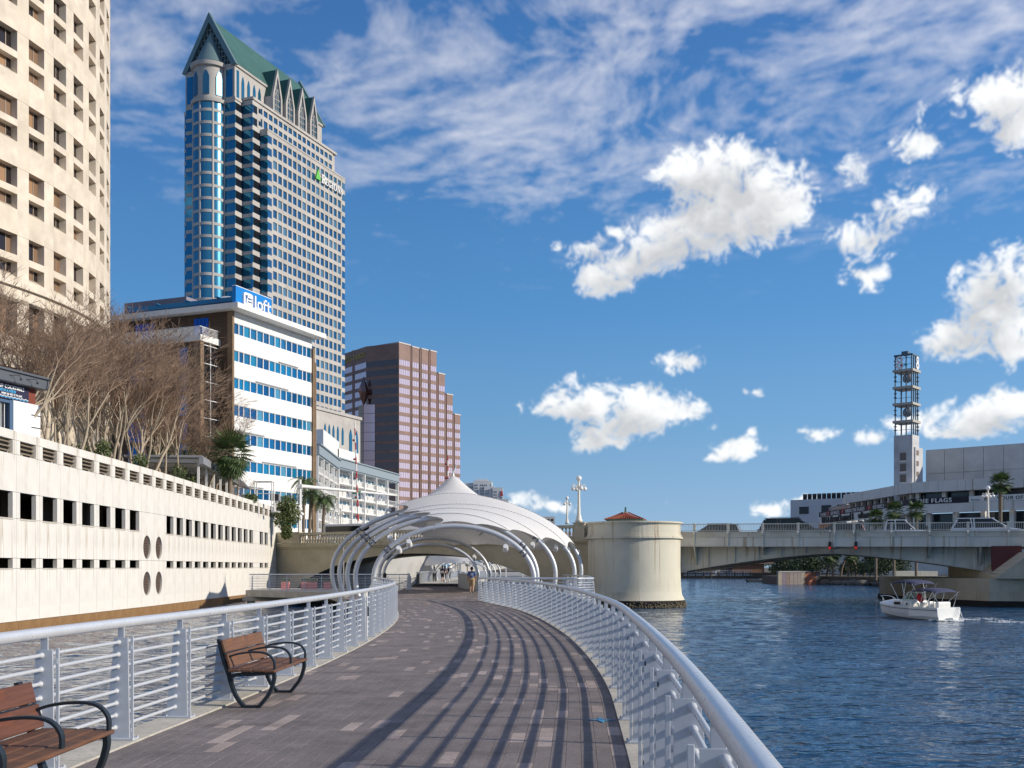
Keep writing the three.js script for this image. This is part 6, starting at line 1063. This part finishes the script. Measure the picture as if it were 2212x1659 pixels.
// ---------------------------------------------------------------- signal mast with lane signs, barrier arms, palms beyond
{
  const t = thing('signal_mast', 'white mast arm pole holding lane signs over the bridge road', 'mast', [at(648, 0, 112).x, 3.0, -112]), a = V(0, at(0, 1050, 112).y - 3, 0), b = at(854, 1070, 121).sub(V(at(648, 0, 112).x, 3.0, -112));
  mk('pole', cyl(0, 0, at(0, 1036, 112).y - 3, 0, .2, .15, 12), MAT.white, t); mk('arm', [rod(a, b, .2, 12, .09)], MAT.white, t); mk('clamp', [cbx(0, a.y, 0, .5, .4, .4)], MAT.white, t);
  const arrow = (flip) => canvasTex(128, 192, (g, w, h) => { g.fillStyle = '#e9e9ee'; g.fillRect(0, 0, w, h); if (flip) { g.translate(w, 0); g.scale(-1, 1); } g.strokeStyle = '#1a1a1c'; g.lineWidth = 16; g.beginPath(); g.moveTo(86, 150); g.quadraticCurveTo(88, 90, 52, 58); g.stroke(); g.fillStyle = '#1a1a1c'; g.beginPath(); g.moveTo(22, 34); g.lineTo(74, 44); g.lineTo(38, 84); g.fill(); });
  const route = canvasTex(256, 256, (g, w, h) => { g.fillStyle = '#0d8a5a'; g.fillRect(0, 0, w, h); g.fillStyle = '#d8f0e4'; g.font = 'bold 44px sans-serif'; g.fillText('EAST', 8, 60); g.fillText('EAST', 134, 60); g.fillStyle = '#e8e8ee'; g.fillRect(16, 96, 96, 136); g.fillStyle = '#1450a0'; g.beginPath(); g.moveTo(140, 110); g.lineTo(244, 110); g.quadraticCurveTo(246, 200, 192, 240); g.quadraticCurveTo(138, 200, 140, 110); g.fill(); g.fillStyle = '#b03038'; g.fillRect(142, 96, 100, 22); g.fillStyle = '#fff'; g.font = 'bold 92px sans-serif'; g.fillText('4', 164, 208); g.strokeStyle = '#fff'; g.lineWidth = 6; g.strokeRect(3, 3, w - 6, h - 6); });
  const plain1 = canvasTex(128, 192, (g, w, h) => { g.fillStyle = '#dfe3e8'; g.fillRect(0, 0, w, h); g.strokeStyle = '#777'; g.lineWidth = 5; g.strokeRect(10, 10, w - 20, h * .38); g.beginPath(); g.moveTo(36, 170); g.lineTo(50, 100); g.moveTo(92, 170); g.lineTo(78, 100); g.stroke(); });
  for (const [x, w, h, tx, l] of [[753, .42, .70, arrow(0), 'white lane sign with left bent arrow beside the green route sign'], [771, .92, .92, route, 'green route sign with blue shield and number four'], [784, .42, .70, arrow(0), 'white lane sign with left bent arrow right of the green route sign'], [819, .46, .74, arrow(1), 'white lane sign with right bent arrow'], [830, .44, .74, plain1, 'white sign with small symbols at the end of the mast arm']]) {
    const f = (x - 648) / (854 - 648), d = lerp(112, 121, f), p = at(x, lerp(1050, 1070, f) + 8, d), s = thing('lane_sign', l, 'sign', [p.x, p.y, p.z + .28]); mk('board', bx(-w / 2, w / 2, -h / 2, h / 2, -.03, 0), M([.5, .5, .5], .5, { metalness: .5 }), s); const g = new THREE.PlaneGeometry(w, h); g.translate(0, 0, .004); mk('print', g, M([1, 1, 1], .6, { map: tx }), s, true);
  }
  for (const [xa, ya, xb, yb, d, l] of [[775, 1146, 766, 910, 100, 'raised red and white striped barrier arm in front of the gallery building'], [969, 1090, 967, 972, 97, 'raised red and white barrier arm behind the canopy peak']]) {
    const p = at(xa, ya, d), q = at(xb, yb, d), s = thing('barrier_arm', l, 'barrier', [p.x, 3.6, p.z]); const o = V(p.x, 3.6, p.z), A = V(0, .9, 0), B = q.clone().sub(o), n = 16; for (let k = 0; k < n; k++) mk('stripe', rod(A.clone().lerp(B, k / n), A.clone().lerp(B, (k + 1) / n), .085 - k * .002, 8), k % 2 ? MAT.white : M([.42, .03, .035], .5), s);
    for (let k = 1; k < 6; k++) { const c = A.clone().lerp(B, k / 6); mk('arm_lamp', ball(c.x - .16, c.y, c.z, .11, 8), M([.25, .01, .02], .3), s); } mk('base', [rbx(0, .5, 0, .6, 1.1, .6, .04)], MAT.white, s);
  }
  reseed(44);
  for (const [x, d, y, l] of [[668, 122, 1068, 'royal palm with hanging fronds left of its twin beside the hotel'], [697, 122, 1080, 'royal palm with hanging fronds nearest the gallery building'], [655, 126, 1042, 'royal palm crown beside the signal mast pole']]) { const p = at(x, y, d); palm(l, 'royal palms beside the hotel', [p.x, 3, p.z], p.y - 3, 2.3, 'feather', 20, [.2, 0]); }
  for (const [x, d, l] of [[742, 112, 'leafy green shrub behind the balustrade lamp'], [722, 114, 'small areca shrub left of the balustrade lamp']]) { const p = at(x, 1135, d); bush(l, [p.x, 3, p.z], [[0, 1.6, 0, 1.0, .9], [.5, 1.2, .2, .7, .6]], 700, .16); }
  const bx1 = thing('loudspeaker_box', 'grey loudspeaker box on a white frame at the end of the garage roof', 'loudspeaker', [at(595, 0, 92).x, PLAZA, -92]); mk('cabinet', rbx(0, 1.25, 0, .8, .62, .5, .04), M([.30, .30, .31], .7), bx1); mk('grille', bx(-.3, .3, 1.0, 1.5, .25, .27), MAT.dark, bx1); mk('stand', [cyl(0, 0, .95, 0, .05), bx(-.3, .3, 0, .06, -.3, .3)], MAT.white, bx1);
  const fr = thing('white_frame_stand', 'open white metal frame on the garage roof in front of the hotel', 'frame', [at(571, 0, 90).x, PLAZA, -90]); for (const [x, z] of [[-.7, -.4], [.7, -.4], [-.7, .4], [.7, .4]]) mk('upright', rod([x, 0, z], [x, 2.4, z], .05), MAT.white, fr); mk('top_bars', [rod([-.7, 2.4, .4], [.7, 2.4, .4], .05), rod([-.7, 2.4, -.4], [.7, 2.4, -.4], .05), rod([-.7, 2.4, -.4], [-.7, 2.4, .4], .05), rod([.7, 2.4, -.4], [.7, 2.4, .4], .05), rod([-.7, 1.4, .4], [.7, 1.4, .4], .04)], MAT.white, fr);
}
// ---------------------------------------------------------------- pink planters on the landing
reseed(55);
for (const [x, w, l] of [[617, .55, 'pink planter box alone at the wall end of the landing'], [658, .42, 'narrow pink planter box left of the widest planter'], [675.5, .66, 'widest pink planter box with green grasses'], [707, .48, 'pink planter box closest to the canopy arches']]) {
  const p = at(x, 1270, 80.4), t = thing('planter', l, 'planter', [p.x, -.09, p.z], .05, 'pink planters on the landing'); const pink = M([.62, .20, .19], .7); mk('box', [rbx(0, .30, 0, w, .58, .55, .02), ], pink, t); for (let k = 0; k < 4; k++) mk('slat', bx(-w / 2 - .012, w / 2 + .012, .05 + k * .14, .15 + k * .14, .27, .29), pink, t);
  leafCloud(160, () => [V(rr(-w / 2, w / 2), .62 + rnd() * .22, rr(-.25, .25))], .07, shrubMats, t, 'grasses');
}
// ---------------------------------------------------------------- motor boat
{
  const t = thing('motor_boat', 'white cabin motor boat with two blue sun tops on the river', 'boat', [at(1975, 0, 55.2).x, WATER - .02, -55.2], 2.06); t.scale.setScalar(.70);
  const gel = new THREE.MeshPhysicalMaterial({ color: C(.76, .76, .72), roughness: .3, clearcoat: .8, clearcoatRoughness: .15 }), stripe = M([.10, .09, .08], .4), blue = M([.055, .055, .14], .85), chrome = M([.7, .7, .7], .25, { metalness: .8 });
  const L = 6.0, hb = (s) => 1.22 * Math.pow(Math.max(0, 1 - Math.pow(s, 3.2)), .75) * (1 - .06 * (1 - s)), kl = (s) => -.32 + .62 * Math.pow(s, 5), ch = (s) => -.02 + .45 * Math.pow(s, 2.2), gw = (s) => .88 + .22 * s * s;
  const prof = (s) => [[0, kl(s)], [hb(s) * .82, ch(s)], [hb(s) * .96, ch(s) * .5 + gw(s) * .5], [hb(s), gw(s)]];
  const hull = (sg) => gridGeo(40, 9, (u, v) => { const P = prof(u), k = Math.min(2, Math.floor(v * 3)), f = v * 3 - k; return V(-L / 2 + u * L + .25 * v * u, lerp(P[k][1], P[k + 1][1], f), sg * lerp(P[k][0], P[k + 1][0], f)); });
  const tr = extrude([[-1.16, .88], [-1.12, .43], [-.95, -.02], [0, -.32], [.95, -.02], [1.12, .43], [1.16, .88]], .06); tr.rotateY(Math.PI / 2); tr.translate(-L / 2 - .03, 0, 0);
  mk('hull', [hull(1), hull(-1), tr], new THREE.MeshPhysicalMaterial({ color: C(.76, .76, .72), roughness: .3, clearcoat: .8, side: THREE.DoubleSide }), t);
  for (const s of [-1, 1]) mk('rub_rail', tube(Array.from({ length: 20 }, (_, k) => { const u = k / 19 * .985, P = prof(u); return V(-L / 2 + u * L + .18 * u, P[3][1] - .14, s * (lerp(P[2][0], P[3][0], .8) + .02)); }), .025, 40, 5), stripe, t);
  for (const s of [-1, 1]) mk('boot_stripe', tube(Array.from({ length: 20 }, (_, k) => { const u = k / 19 * .93, P = prof(u); return V(-L / 2 + u * L, lerp(P[1][1], P[2][1], .12), s * (lerp(P[1][0], P[2][0], .12) + .012)); }), .03, 40, 5), MAT.black, t);
  mk('foredeck', gridGeo(24, 8, (u, v) => { const s = lerp(.42, .995, u), w = hb(s), z = lerp(-w, w, v); return V(-L / 2 + s * L + .24 * s, gw(s) + (1 - Math.pow(Math.abs(v * 2 - 1), 2)) * .42 * Math.sin(Math.PI * (1 - u) * .9 + .1), z); }), gel, t);
  mk('cabin', [rbx(.35, 1.12, 0, 1.9, .55, 1.75, .2)], gel, t); for (const s of [-1, 1]) { mk('cabin_window', rbx(.75, 1.15, s * .885, .62, .2, .02, .01), MAT.glassDark, t); mk('porthole', (() => { const c = new THREE.CylinderGeometry(.09, .09, .03, 12); c.rotateX(Math.PI / 2); c.translate(-.1, 1.12, s * .885); return c; })(), MAT.glassDark, t); }
  mk('cockpit_floor', bx(-L / 2 + .1, -.4, .25, .3, -1.05, 1.05), gel, t); mk('coaming', [bx(-L / 2 + .0, -.5, .3, .93, -1.14, -1.04), bx(-L / 2, -.5, .3, .93, 1.04, 1.14), bx(-L / 2 + .02, -L / 2 + .3, .3, .93, -1.03, 1.03)], gel, t);
  for (const [x, z] of [[-1.0, -.5], [-1.0, .5]]) { mk('seat', [rbx(x, .62, z, .5, .2, .5, .06), rbx(x - .24, .98, z, .14, .6, .5, .06)], gel, t); } mk('bench_back', [rbx(-2.35, .95, .2, .3, .75, 1.3, .1), rbx(-2.0, 1.1, -.55, .12, .5, .5, .05)], gel, t);
  const ws = new THREE.MeshPhysicalMaterial({ color: C(.55, .72, .70), roughness: .05, transmission: .85, thickness: 0, side: THREE.DoubleSide });
  for (const s of [-1, 1]) { const g = new THREE.BufferGeometry(); g.setAttribute('position', new THREE.Float32BufferAttribute([1.15, 1.38, 0, .1, 1.35, s * .92, .55, 1.95, 0, .1, 1.35, s * .92, -.25, 1.88, s * .86, .55, 1.95, 0], 3)); g.computeVertexNormals(); mk('windshield', g, ws, t); mk('windshield_frame', [rod([1.15, 1.38, 0], [.1, 1.35, s * .92], .02), rod([.1, 1.35, s * .92], [-.25, 1.88, s * .86], .02), rod([-.25, 1.88, s * .86], [.55, 1.95, 0], .02), rod([1.15, 1.38, 0], [.55, 1.95, 0], .02)], chrome, t); }
  const top = (x0, x1, y, w) => gridGeo(16, 12, (u, v) => V(lerp(x0, x1, u), y + .16 * Math.sin(Math.PI * u) + .08 * Math.sin(Math.PI * v) - (Math.abs(v * 2 - 1) > .9 ? .08 : 0) - .12 * Math.pow(2 * u - 1, 6), lerp(-w, w, v)));
  const bm = new THREE.MeshStandardMaterial({ color: C(.045, .05, .10), roughness: .85, side: THREE.DoubleSide }); mk('forward_sun_top', top(-1.1, 1.35, 2.62, 1.05), bm, t); mk('aft_sun_top', top(-3.0, -.5, 2.05, 1.1), bm, t);
  for (const s of [-1, 1]) { const z = s * 1.06; mk('top_frame', [rod([.15, .95, z], [1.2, 2.55, z], .024), rod([.15, .95, z], [-.2, 2.7, z], .024), rod([-.1, .95, z], [-1.05, 2.55, z], .024), rod([-1.4, .9, z], [-.6, 2.0, z], .024), rod([-1.4, .9, z], [-1.8, 2.15, z], .024), rod([-1.6, .9, z], [-2.95, 2.0, z], .024), rod([-2.9, 1.98, z], [-2.5, .9, z], .024), rod([-.2, .95, z], [.15, 2.6, z], .02)], chrome, t); mk('bow_rail', [tube([V(2.0, 1.1, s * .75), V(2.5, 1.55, s * .5), V(3.1, 1.65, s * .1)], .022, 16, 5), rod([2.4, 1.12, s * .55], [2.45, 1.5, s * .53], .018)], chrome, t); }
  mk('life_jacket', [(() => { const g = new THREE.SphereGeometry(.24, 12, 8); g.scale(1, 1.5, .8); g.rotateZ(-.5); g.translate(-1.2, 1.55, -.75); return g; })()], M([.55, .015, .02], .8), t); mk('outdrive', [rbx(-L / 2 - .3, .0, 0, .45, .5, .4, .08), bx(-L / 2 - .5, -L / 2, .02, .08, -.95, .95)], gel, t); mk('stern_ladder', [rod([-L / 2 - .45, .05, .7], [-L / 2 - .02, .95, .8], .02), rod([-L / 2 - .45, .05, .95], [-L / 2 - .02, .95, 1.0], .02)], chrome, t);
  // wash behind the stern
  reseed(66); const w = []; for (let k = 0; k < 900; k++) { const u = Math.pow(rnd(), 1.2), a = rr(-1, 1), x = 20.7 + u * 3.4 + rr(-.5, .5), z = -53.6 + u * 1.2 + a * (.7 + u * 2.6), s = rr(.012, .045) * (1 - .4 * u); if (fbm(x * 1.7, z * .8, 2) < .48) continue; const g = new THREE.IcosahedronGeometry(s, 0); g.scale(2.4, .45, 1.5); g.translate(x, WATER + .03, z); w.push(g); }
  const ob = mk(numbered('boat_wash'), w, M([.72, .74, .74], .6), scene); ob.userData.kind = 'stuff'; tag(ob, 'white churned wash on the water behind the motor boat', 'foam');
}
// ---------------------------------------------------------------- people
function skinField(caps, lo, hi, cell, k = .035) {                 // continuous surface over tapered capsules
  const size = Math.max(hi.x - lo.x, hi.y - lo.y, hi.z - lo.z), res = Math.ceil(size / cell), mc = new MarchingCubes(res, MAT.white, false, false, 120000), c = lo.clone().add(hi).multiplyScalar(.5), half = size / 2; mc.isolation = 0;
  const n = mc.size, p = V(), ab = V(), ap = V();
  for (let z = 0; z < n; z++) for (let y = 0; y < n; y++) for (let x = 0; x < n; x++) {
    p.set(c.x + (x - n / 2) / (n / 2) * half, c.y + (y - n / 2) / (n / 2) * half, c.z + (z - n / 2) / (n / 2) * half); let d = 1e3;
    for (const [a, b, ra, rb, fl = 1] of caps) { ab.copy(b).sub(a); ap.copy(p).sub(a); const l2 = ab.lengthSq(), t = l2 ? clamp(ap.dot(ab) / l2) : 0; ap.addScaledVector(ab, -t); ap.z *= fl; const e = ap.length() - lerp(ra, rb, t), h = clamp(.5 + .5 * (d - e) / k); d = lerp(d, e, h) - k * h * (1 - h); }
    mc.field[x + y * n + z * n * n] = -d;
  }
  mc.update(); const m = mc.count, pos = new Float32Array(m * 3), nor = new Float32Array(m * 3);
  for (let i = 0; i < m; i++) { pos[i * 3] = mc.positionArray[i * 3] * half + c.x; pos[i * 3 + 1] = mc.positionArray[i * 3 + 1] * half + c.y; pos[i * 3 + 2] = mc.positionArray[i * 3 + 2] * half + c.z; for (let q = 0; q < 3; q++) nor[i * 3 + q] = mc.normalArray[i * 3 + q]; }
  const g = new THREE.BufferGeometry(); g.setAttribute('position', new THREE.BufferAttribute(pos, 3)); g.setAttribute('normal', new THREE.BufferAttribute(nor, 3)); return g;
}
const J = { head: V(0, 1.60, -.01), chin: V(0, 1.50, -.05), neck: V(0, 1.44, .01), chest: V(0, 1.26, .02), waist: V(0, 1.06, .01), hip: V(0, .92, .01), sL: V(-.18, 1.37, .01), sR: V(.18, 1.37, .01), eL: V(-.25, 1.10, .06), eR: V(.25, 1.10, -.02), wL: V(-.25, .87, -.05), wR: V(.25, .87, -.13), hL: V(-.095, .90, .01), hR: V(.095, .90, .01), kL: V(-.10, .50, -.10), kR: V(.10, .48, .06), aL: V(-.10, .10, -.10), aR: V(.10, .13, .26), tL: V(-.11, .035, -.24), tR: V(.11, .03, .16) };
const limbs = (f) => [[J.sL, J.eL, .052 + f, .042 + f], [J.sR, J.eR, .052 + f, .042 + f]], fore = [[J.eL, J.wL, .042, .030], [J.eR, J.wR, .042, .030]];
const torso = (f) => [[J.chest, J.waist, .135 + f, .115 + f, 1.35], [V(-.11, 1.33, .01), V(.11, 1.33, .01), .085 + f, .085 + f, 1.1], [J.waist, J.hip, .115 + f, .13 + f, 1.25]], thighs = (f, l = 1) => [[J.hL, J.hL.clone().lerp(J.kL, l), .085 + f, lerp(.085, .06, l) + f], [J.hR, J.hR.clone().lerp(J.kR, l), .085 + f, lerp(.085, .06, l) + f]], calves = (f) => [[J.kL, J.aL, .058 + f, .038 + f], [J.kR, J.aR, .058 + f, .038 + f]];
const fingers = []; for (const [w, s] of [[J.wL, -1], [J.wR, 1]]) { const palm = w.clone().add(V(0, -.06, -.02)); fingers.push([w, palm, .026, .03, 1]); for (let k = 0; k < 4; k++) { const b = palm.clone().add(V(s * .004, -.025, -.027 + k * .018)), m = b.clone().add(V(s * -.004, -.032 + Math.abs(k - 1.5) * .004, -.008)); fingers.push([b, m, .0095, .009, 1], [m, m.clone().add(V(s * -.012, -.024, -.002)), .009, .0075, 1]); } const th = palm.clone().add(V(0, .02, -.03)); fingers.push([th, th.clone().add(V(s * -.01, -.045, -.022)), .011, .009, 1]); }
const bodyGeo = join([skinField([[J.head, J.chin, .098, .06], [J.neck, J.chin, .055, .055], ...torso(0), ...limbs(0), ...fore, ...thighs(0), ...calves(0), [J.aL, J.tL, .042, .03], [J.aR, J.tR, .042, .03]], V(-.95, 0, -.95), V(.95, 1.9, .95), .022), ...fingers.map(([a, b, r, q]) => rod(a, b, r, 6, q)), ball(-.1, 1.585, 0, .028, 6), ball(.1, 1.585, 0, .028, 6), rod(V(0, 1.59, -.1), V(0, 1.56, -.125), .014, 5, .018), ball(-.035, 1.61, -.09, .014, 6), ball(.035, 1.61, -.09, .014, 6), cbx(0, 1.53, -.098, .05, .012, .02)]); bodyGeo.userData.done = true;
const shirtGeo = join([skinField([...torso(.016), ...limbs(.016).map(([a, b, r, q]) => [a, a.clone().lerp(b, .75), r + .008, q + .012])], V(-.95, 0, -.95), V(.95, 1.9, .95), .022)]), shortsGeo = join([skinField([[J.waist, J.hip, .125, .142, 1.2], ...thighs(.024, .92)], V(-.95, 0, -.95), V(.95, 1.9, .95), .022)]), trouserGeo = join([skinField([[J.waist, J.hip, .125, .140, 1.2], ...thighs(.014), ...calves(.016)], V(-.95, 0, -.95), V(.95, 1.9, .95), .022)]), shoeGeo = join([skinField([[J.aL.clone().add(V(0, -.05, .03)), J.tL, .05, .042], [J.aR.clone().add(V(0, -.05, .03)), J.tR, .05, .042]], V(-.5, -.1, -.5), V(.5, .9, .5), .018)]), hairShort = join([skinField([[V(0, 1.645, .012), V(0, 1.60, .03), .088, .085]], V(-.2, 1.45, -.2), V(.2, 1.85, .2), .014)]), hairLong = join([skinField([[V(0, 1.645, .012), V(0, 1.58, .04), .092, .09], [V(0, 1.58, .05), V(0, 1.30, .12), .085, .05]], V(-.3, 1.2, -.3), V(.3, 1.8, .3), .014)]);
for (const g of [shirtGeo, shortsGeo, trouserGeo, shoeGeo, hairShort, hairLong]) g.userData.done = true;
const skinM = [M([.42, .24, .16], .6), M([.30, .16, .10], .6)];
function person(label, pos, turn, sc, o) {
  const t = thing('person', label, 'person', pos, turn); t.scale.setScalar(sc); mk('body', bodyGeo, o.skin ?? skinM[0], t); mk('shirt', shirtGeo, M(o.shirt, .85), t); mk(o.long ? 'trousers' : 'shorts', o.long ? trouserGeo : shortsGeo, M(o.legs, .85), t); mk('shoes', shoeGeo, M(o.shoes, .7), t); mk('hair', o.longHair ? hairLong : hairShort, M(o.hair, .8), t);
  if (o.print) mk('shirt_print', (() => { const g = []; for (let k = 0; k < 9; k++) g.push(ball(rr(-.06, .06), 1.25 + rr(-.07, .07), .145 + rr(-.006, .004), rr(.012, .028), 6)); return g; })(), M([.5, .56, .66], .8), t);
  if (o.bag) mk('shoulder_bag', [rbx(.02, 1.05, .2, .26, .3, .1, .04), tube([V(.1, 1.2, .17), V(.16, 1.4, .04), V(.12, 1.42, -.06)], .014, 10, 5)], M(o.bag, .8), t);
  return t;
}
reseed(71);
person('person in a blue printed tee and tan shorts walking away beside the railing end', [at(1019, 0, 67).x, -.0, -67], -.05, .94, { shirt: [.07, .11, .26], legs: [.42, .30, .17], shoes: [.03, .09, .12], hair: [.03, .02, .015], print: true });
person('person in a white top and dark leggings at the left of the far walkers', [at(938, 0, 122).x, 0, -122], .2, .98, { shirt: [.62, .60, .58], legs: [.02, .02, .025], long: true, shoes: [.03, .03, .03], hair: [.02, .014, .01], longHair: true });
person('person in a dark top with a pale bag among the far walkers', [at(956, 0, 121).x, 0, -121], 0, 1.02, { shirt: [.02, .018, .025], legs: [.015, .015, .018], shoes: [.05, .04, .04], hair: [.02, .012, .01], longHair: true, bag: [.5, .47, .45] });
person('person in a red and dark top close to the person with the pale bag', [at(961, 0, 123).x, 0, -123], .1, 1.0, { shirt: [.25, .06, .05], legs: [.02, .02, .022], long: true, shoes: [.03, .03, .03], hair: [.015, .01, .01] });
person('person in black at the right of the far walkers', [at(970, 0, 130).x, 0, -130], -.1, 1.06, { shirt: [.015, .015, .018], legs: [.02, .02, .025], long: true, shoes: [.02, .02, .02], hair: [.02, .015, .01] });
{ // seated figure behind the far end of the left railing
  const p = at(832, 0, 63), t = thing('person', 'dark haired person in a blue and white top seated behind the left railing', 'person', [p.x, 0, p.z], 2.7), S = (a) => a; const sit = skinField([[V(0, 1.14, 0), V(0, 1.05, .05), .095, .06], [V(0, .98, 0), V(0, 1.05, .03), .05, .05], [V(0, .80, 0), V(0, .58, -.02), .135, .12, 1.3], [V(-.11, .88, 0), V(.11, .88, 0), .08, .08], [V(-.17, .9, 0), V(-.24, .66, .06), .05, .042], [V(-.24, .66, .06), V(-.1, .56, .26), .04, .03], [V(.17, .9, 0), V(.24, .66, .06), .05, .042], [V(.24, .66, .06), V(.1, .56, .26), .04, .03], [V(-.1, .48, 0), V(-.11, .48, .42), .085, .06], [V(.1, .48, 0), V(.11, .48, .42), .085, .06], [V(-.11, .46, .42), V(-.11, .1, .44), .055, .04], [V(.11, .46, .42), V(.11, .1, .44), .055, .04], [V(-.11, .06, .42), V(-.11, .04, .58), .042, .034], [V(.11, .06, .42), V(.11, .04, .58), .042, .034]], V(-.7, 0, -.7), V(.7, 1.4, .7), .022);
  mk('body', sit, skinM[1], t); mk('shirt', skinField([[V(0, .80, 0), V(0, .58, -.02), .15, .135, 1.25], [V(-.11, .88, 0), V(.11, .88, 0), .095, .095], [V(-.17, .9, 0), V(-.23, .72, .04), .066, .06], [V(.17, .9, 0), V(.23, .72, .04), .066, .06]], V(-.7, 0, -.7), V(.7, 1.4, .7), .022), M([.10, .14, .42], .85), t); mk('trousers', skinField([[V(0, .5, 0), V(0, .58, -.01), .14, .13], [V(-.1, .48, 0), V(-.11, .48, .42), .1, .075], [V(.1, .48, 0), V(.11, .48, .42), .1, .075], [V(-.11, .46, .42), V(-.11, .14, .44), .07, .055], [V(.11, .46, .42), V(.11, .14, .44), .07, .055]], V(-.7, 0, -.7), V(.7, 1.4, .7), .022), M([.03, .03, .04], .85), t); mk('hair', skinField([[V(0, 1.18, -.02), V(0, 1.08, -.06), .096, .09], [V(0, 1.06, -.06), V(0, .9, -.1), .085, .06]], V(-.35, .7, -.35), V(.35, 1.4, .35), .014), M([.012, .009, .008], .7), t);
  const s = thing('walk_stool', 'low dark seat below the person behind the left railing', 'seat', [p.x, 0, p.z], 2.7); mk('seat', rbx(0, .37, .05, .5, .06, .45, .02), MAT.iron, s); for (const [x, z] of [[-.2, -.12], [.2, -.12], [-.2, .22], [.2, .22]]) mk('leg', rod([x, 0, z], [x, .36, z], .02), MAT.iron, s);
}
// small street lamp seen between the fanned arches
{ const p = at(742, 1225, 88), t = thing('small_lamp_post', 'slim two armed lamp post seen between the left canopy arches', 'street lamp', [p.x, -.1, p.z]); mk('post', cyl(0, 0, 3.5, 0, .06, .04, 8), MAT.greyConc, t); mk('arm', [rod([-.9, 3.7, 0], [0, 3.4, 0], .03), rod([.9, 3.2, 0], [0, 3.4, 0], .03)], MAT.greyConc, t); mk('lamp_head', [cbx(-.9, 3.72, 0, .4, .08, .16), cbx(.9, 3.22, 0, .4, .08, .16)], MAT.greyConc, t); }

renderer.render(scene, camera);
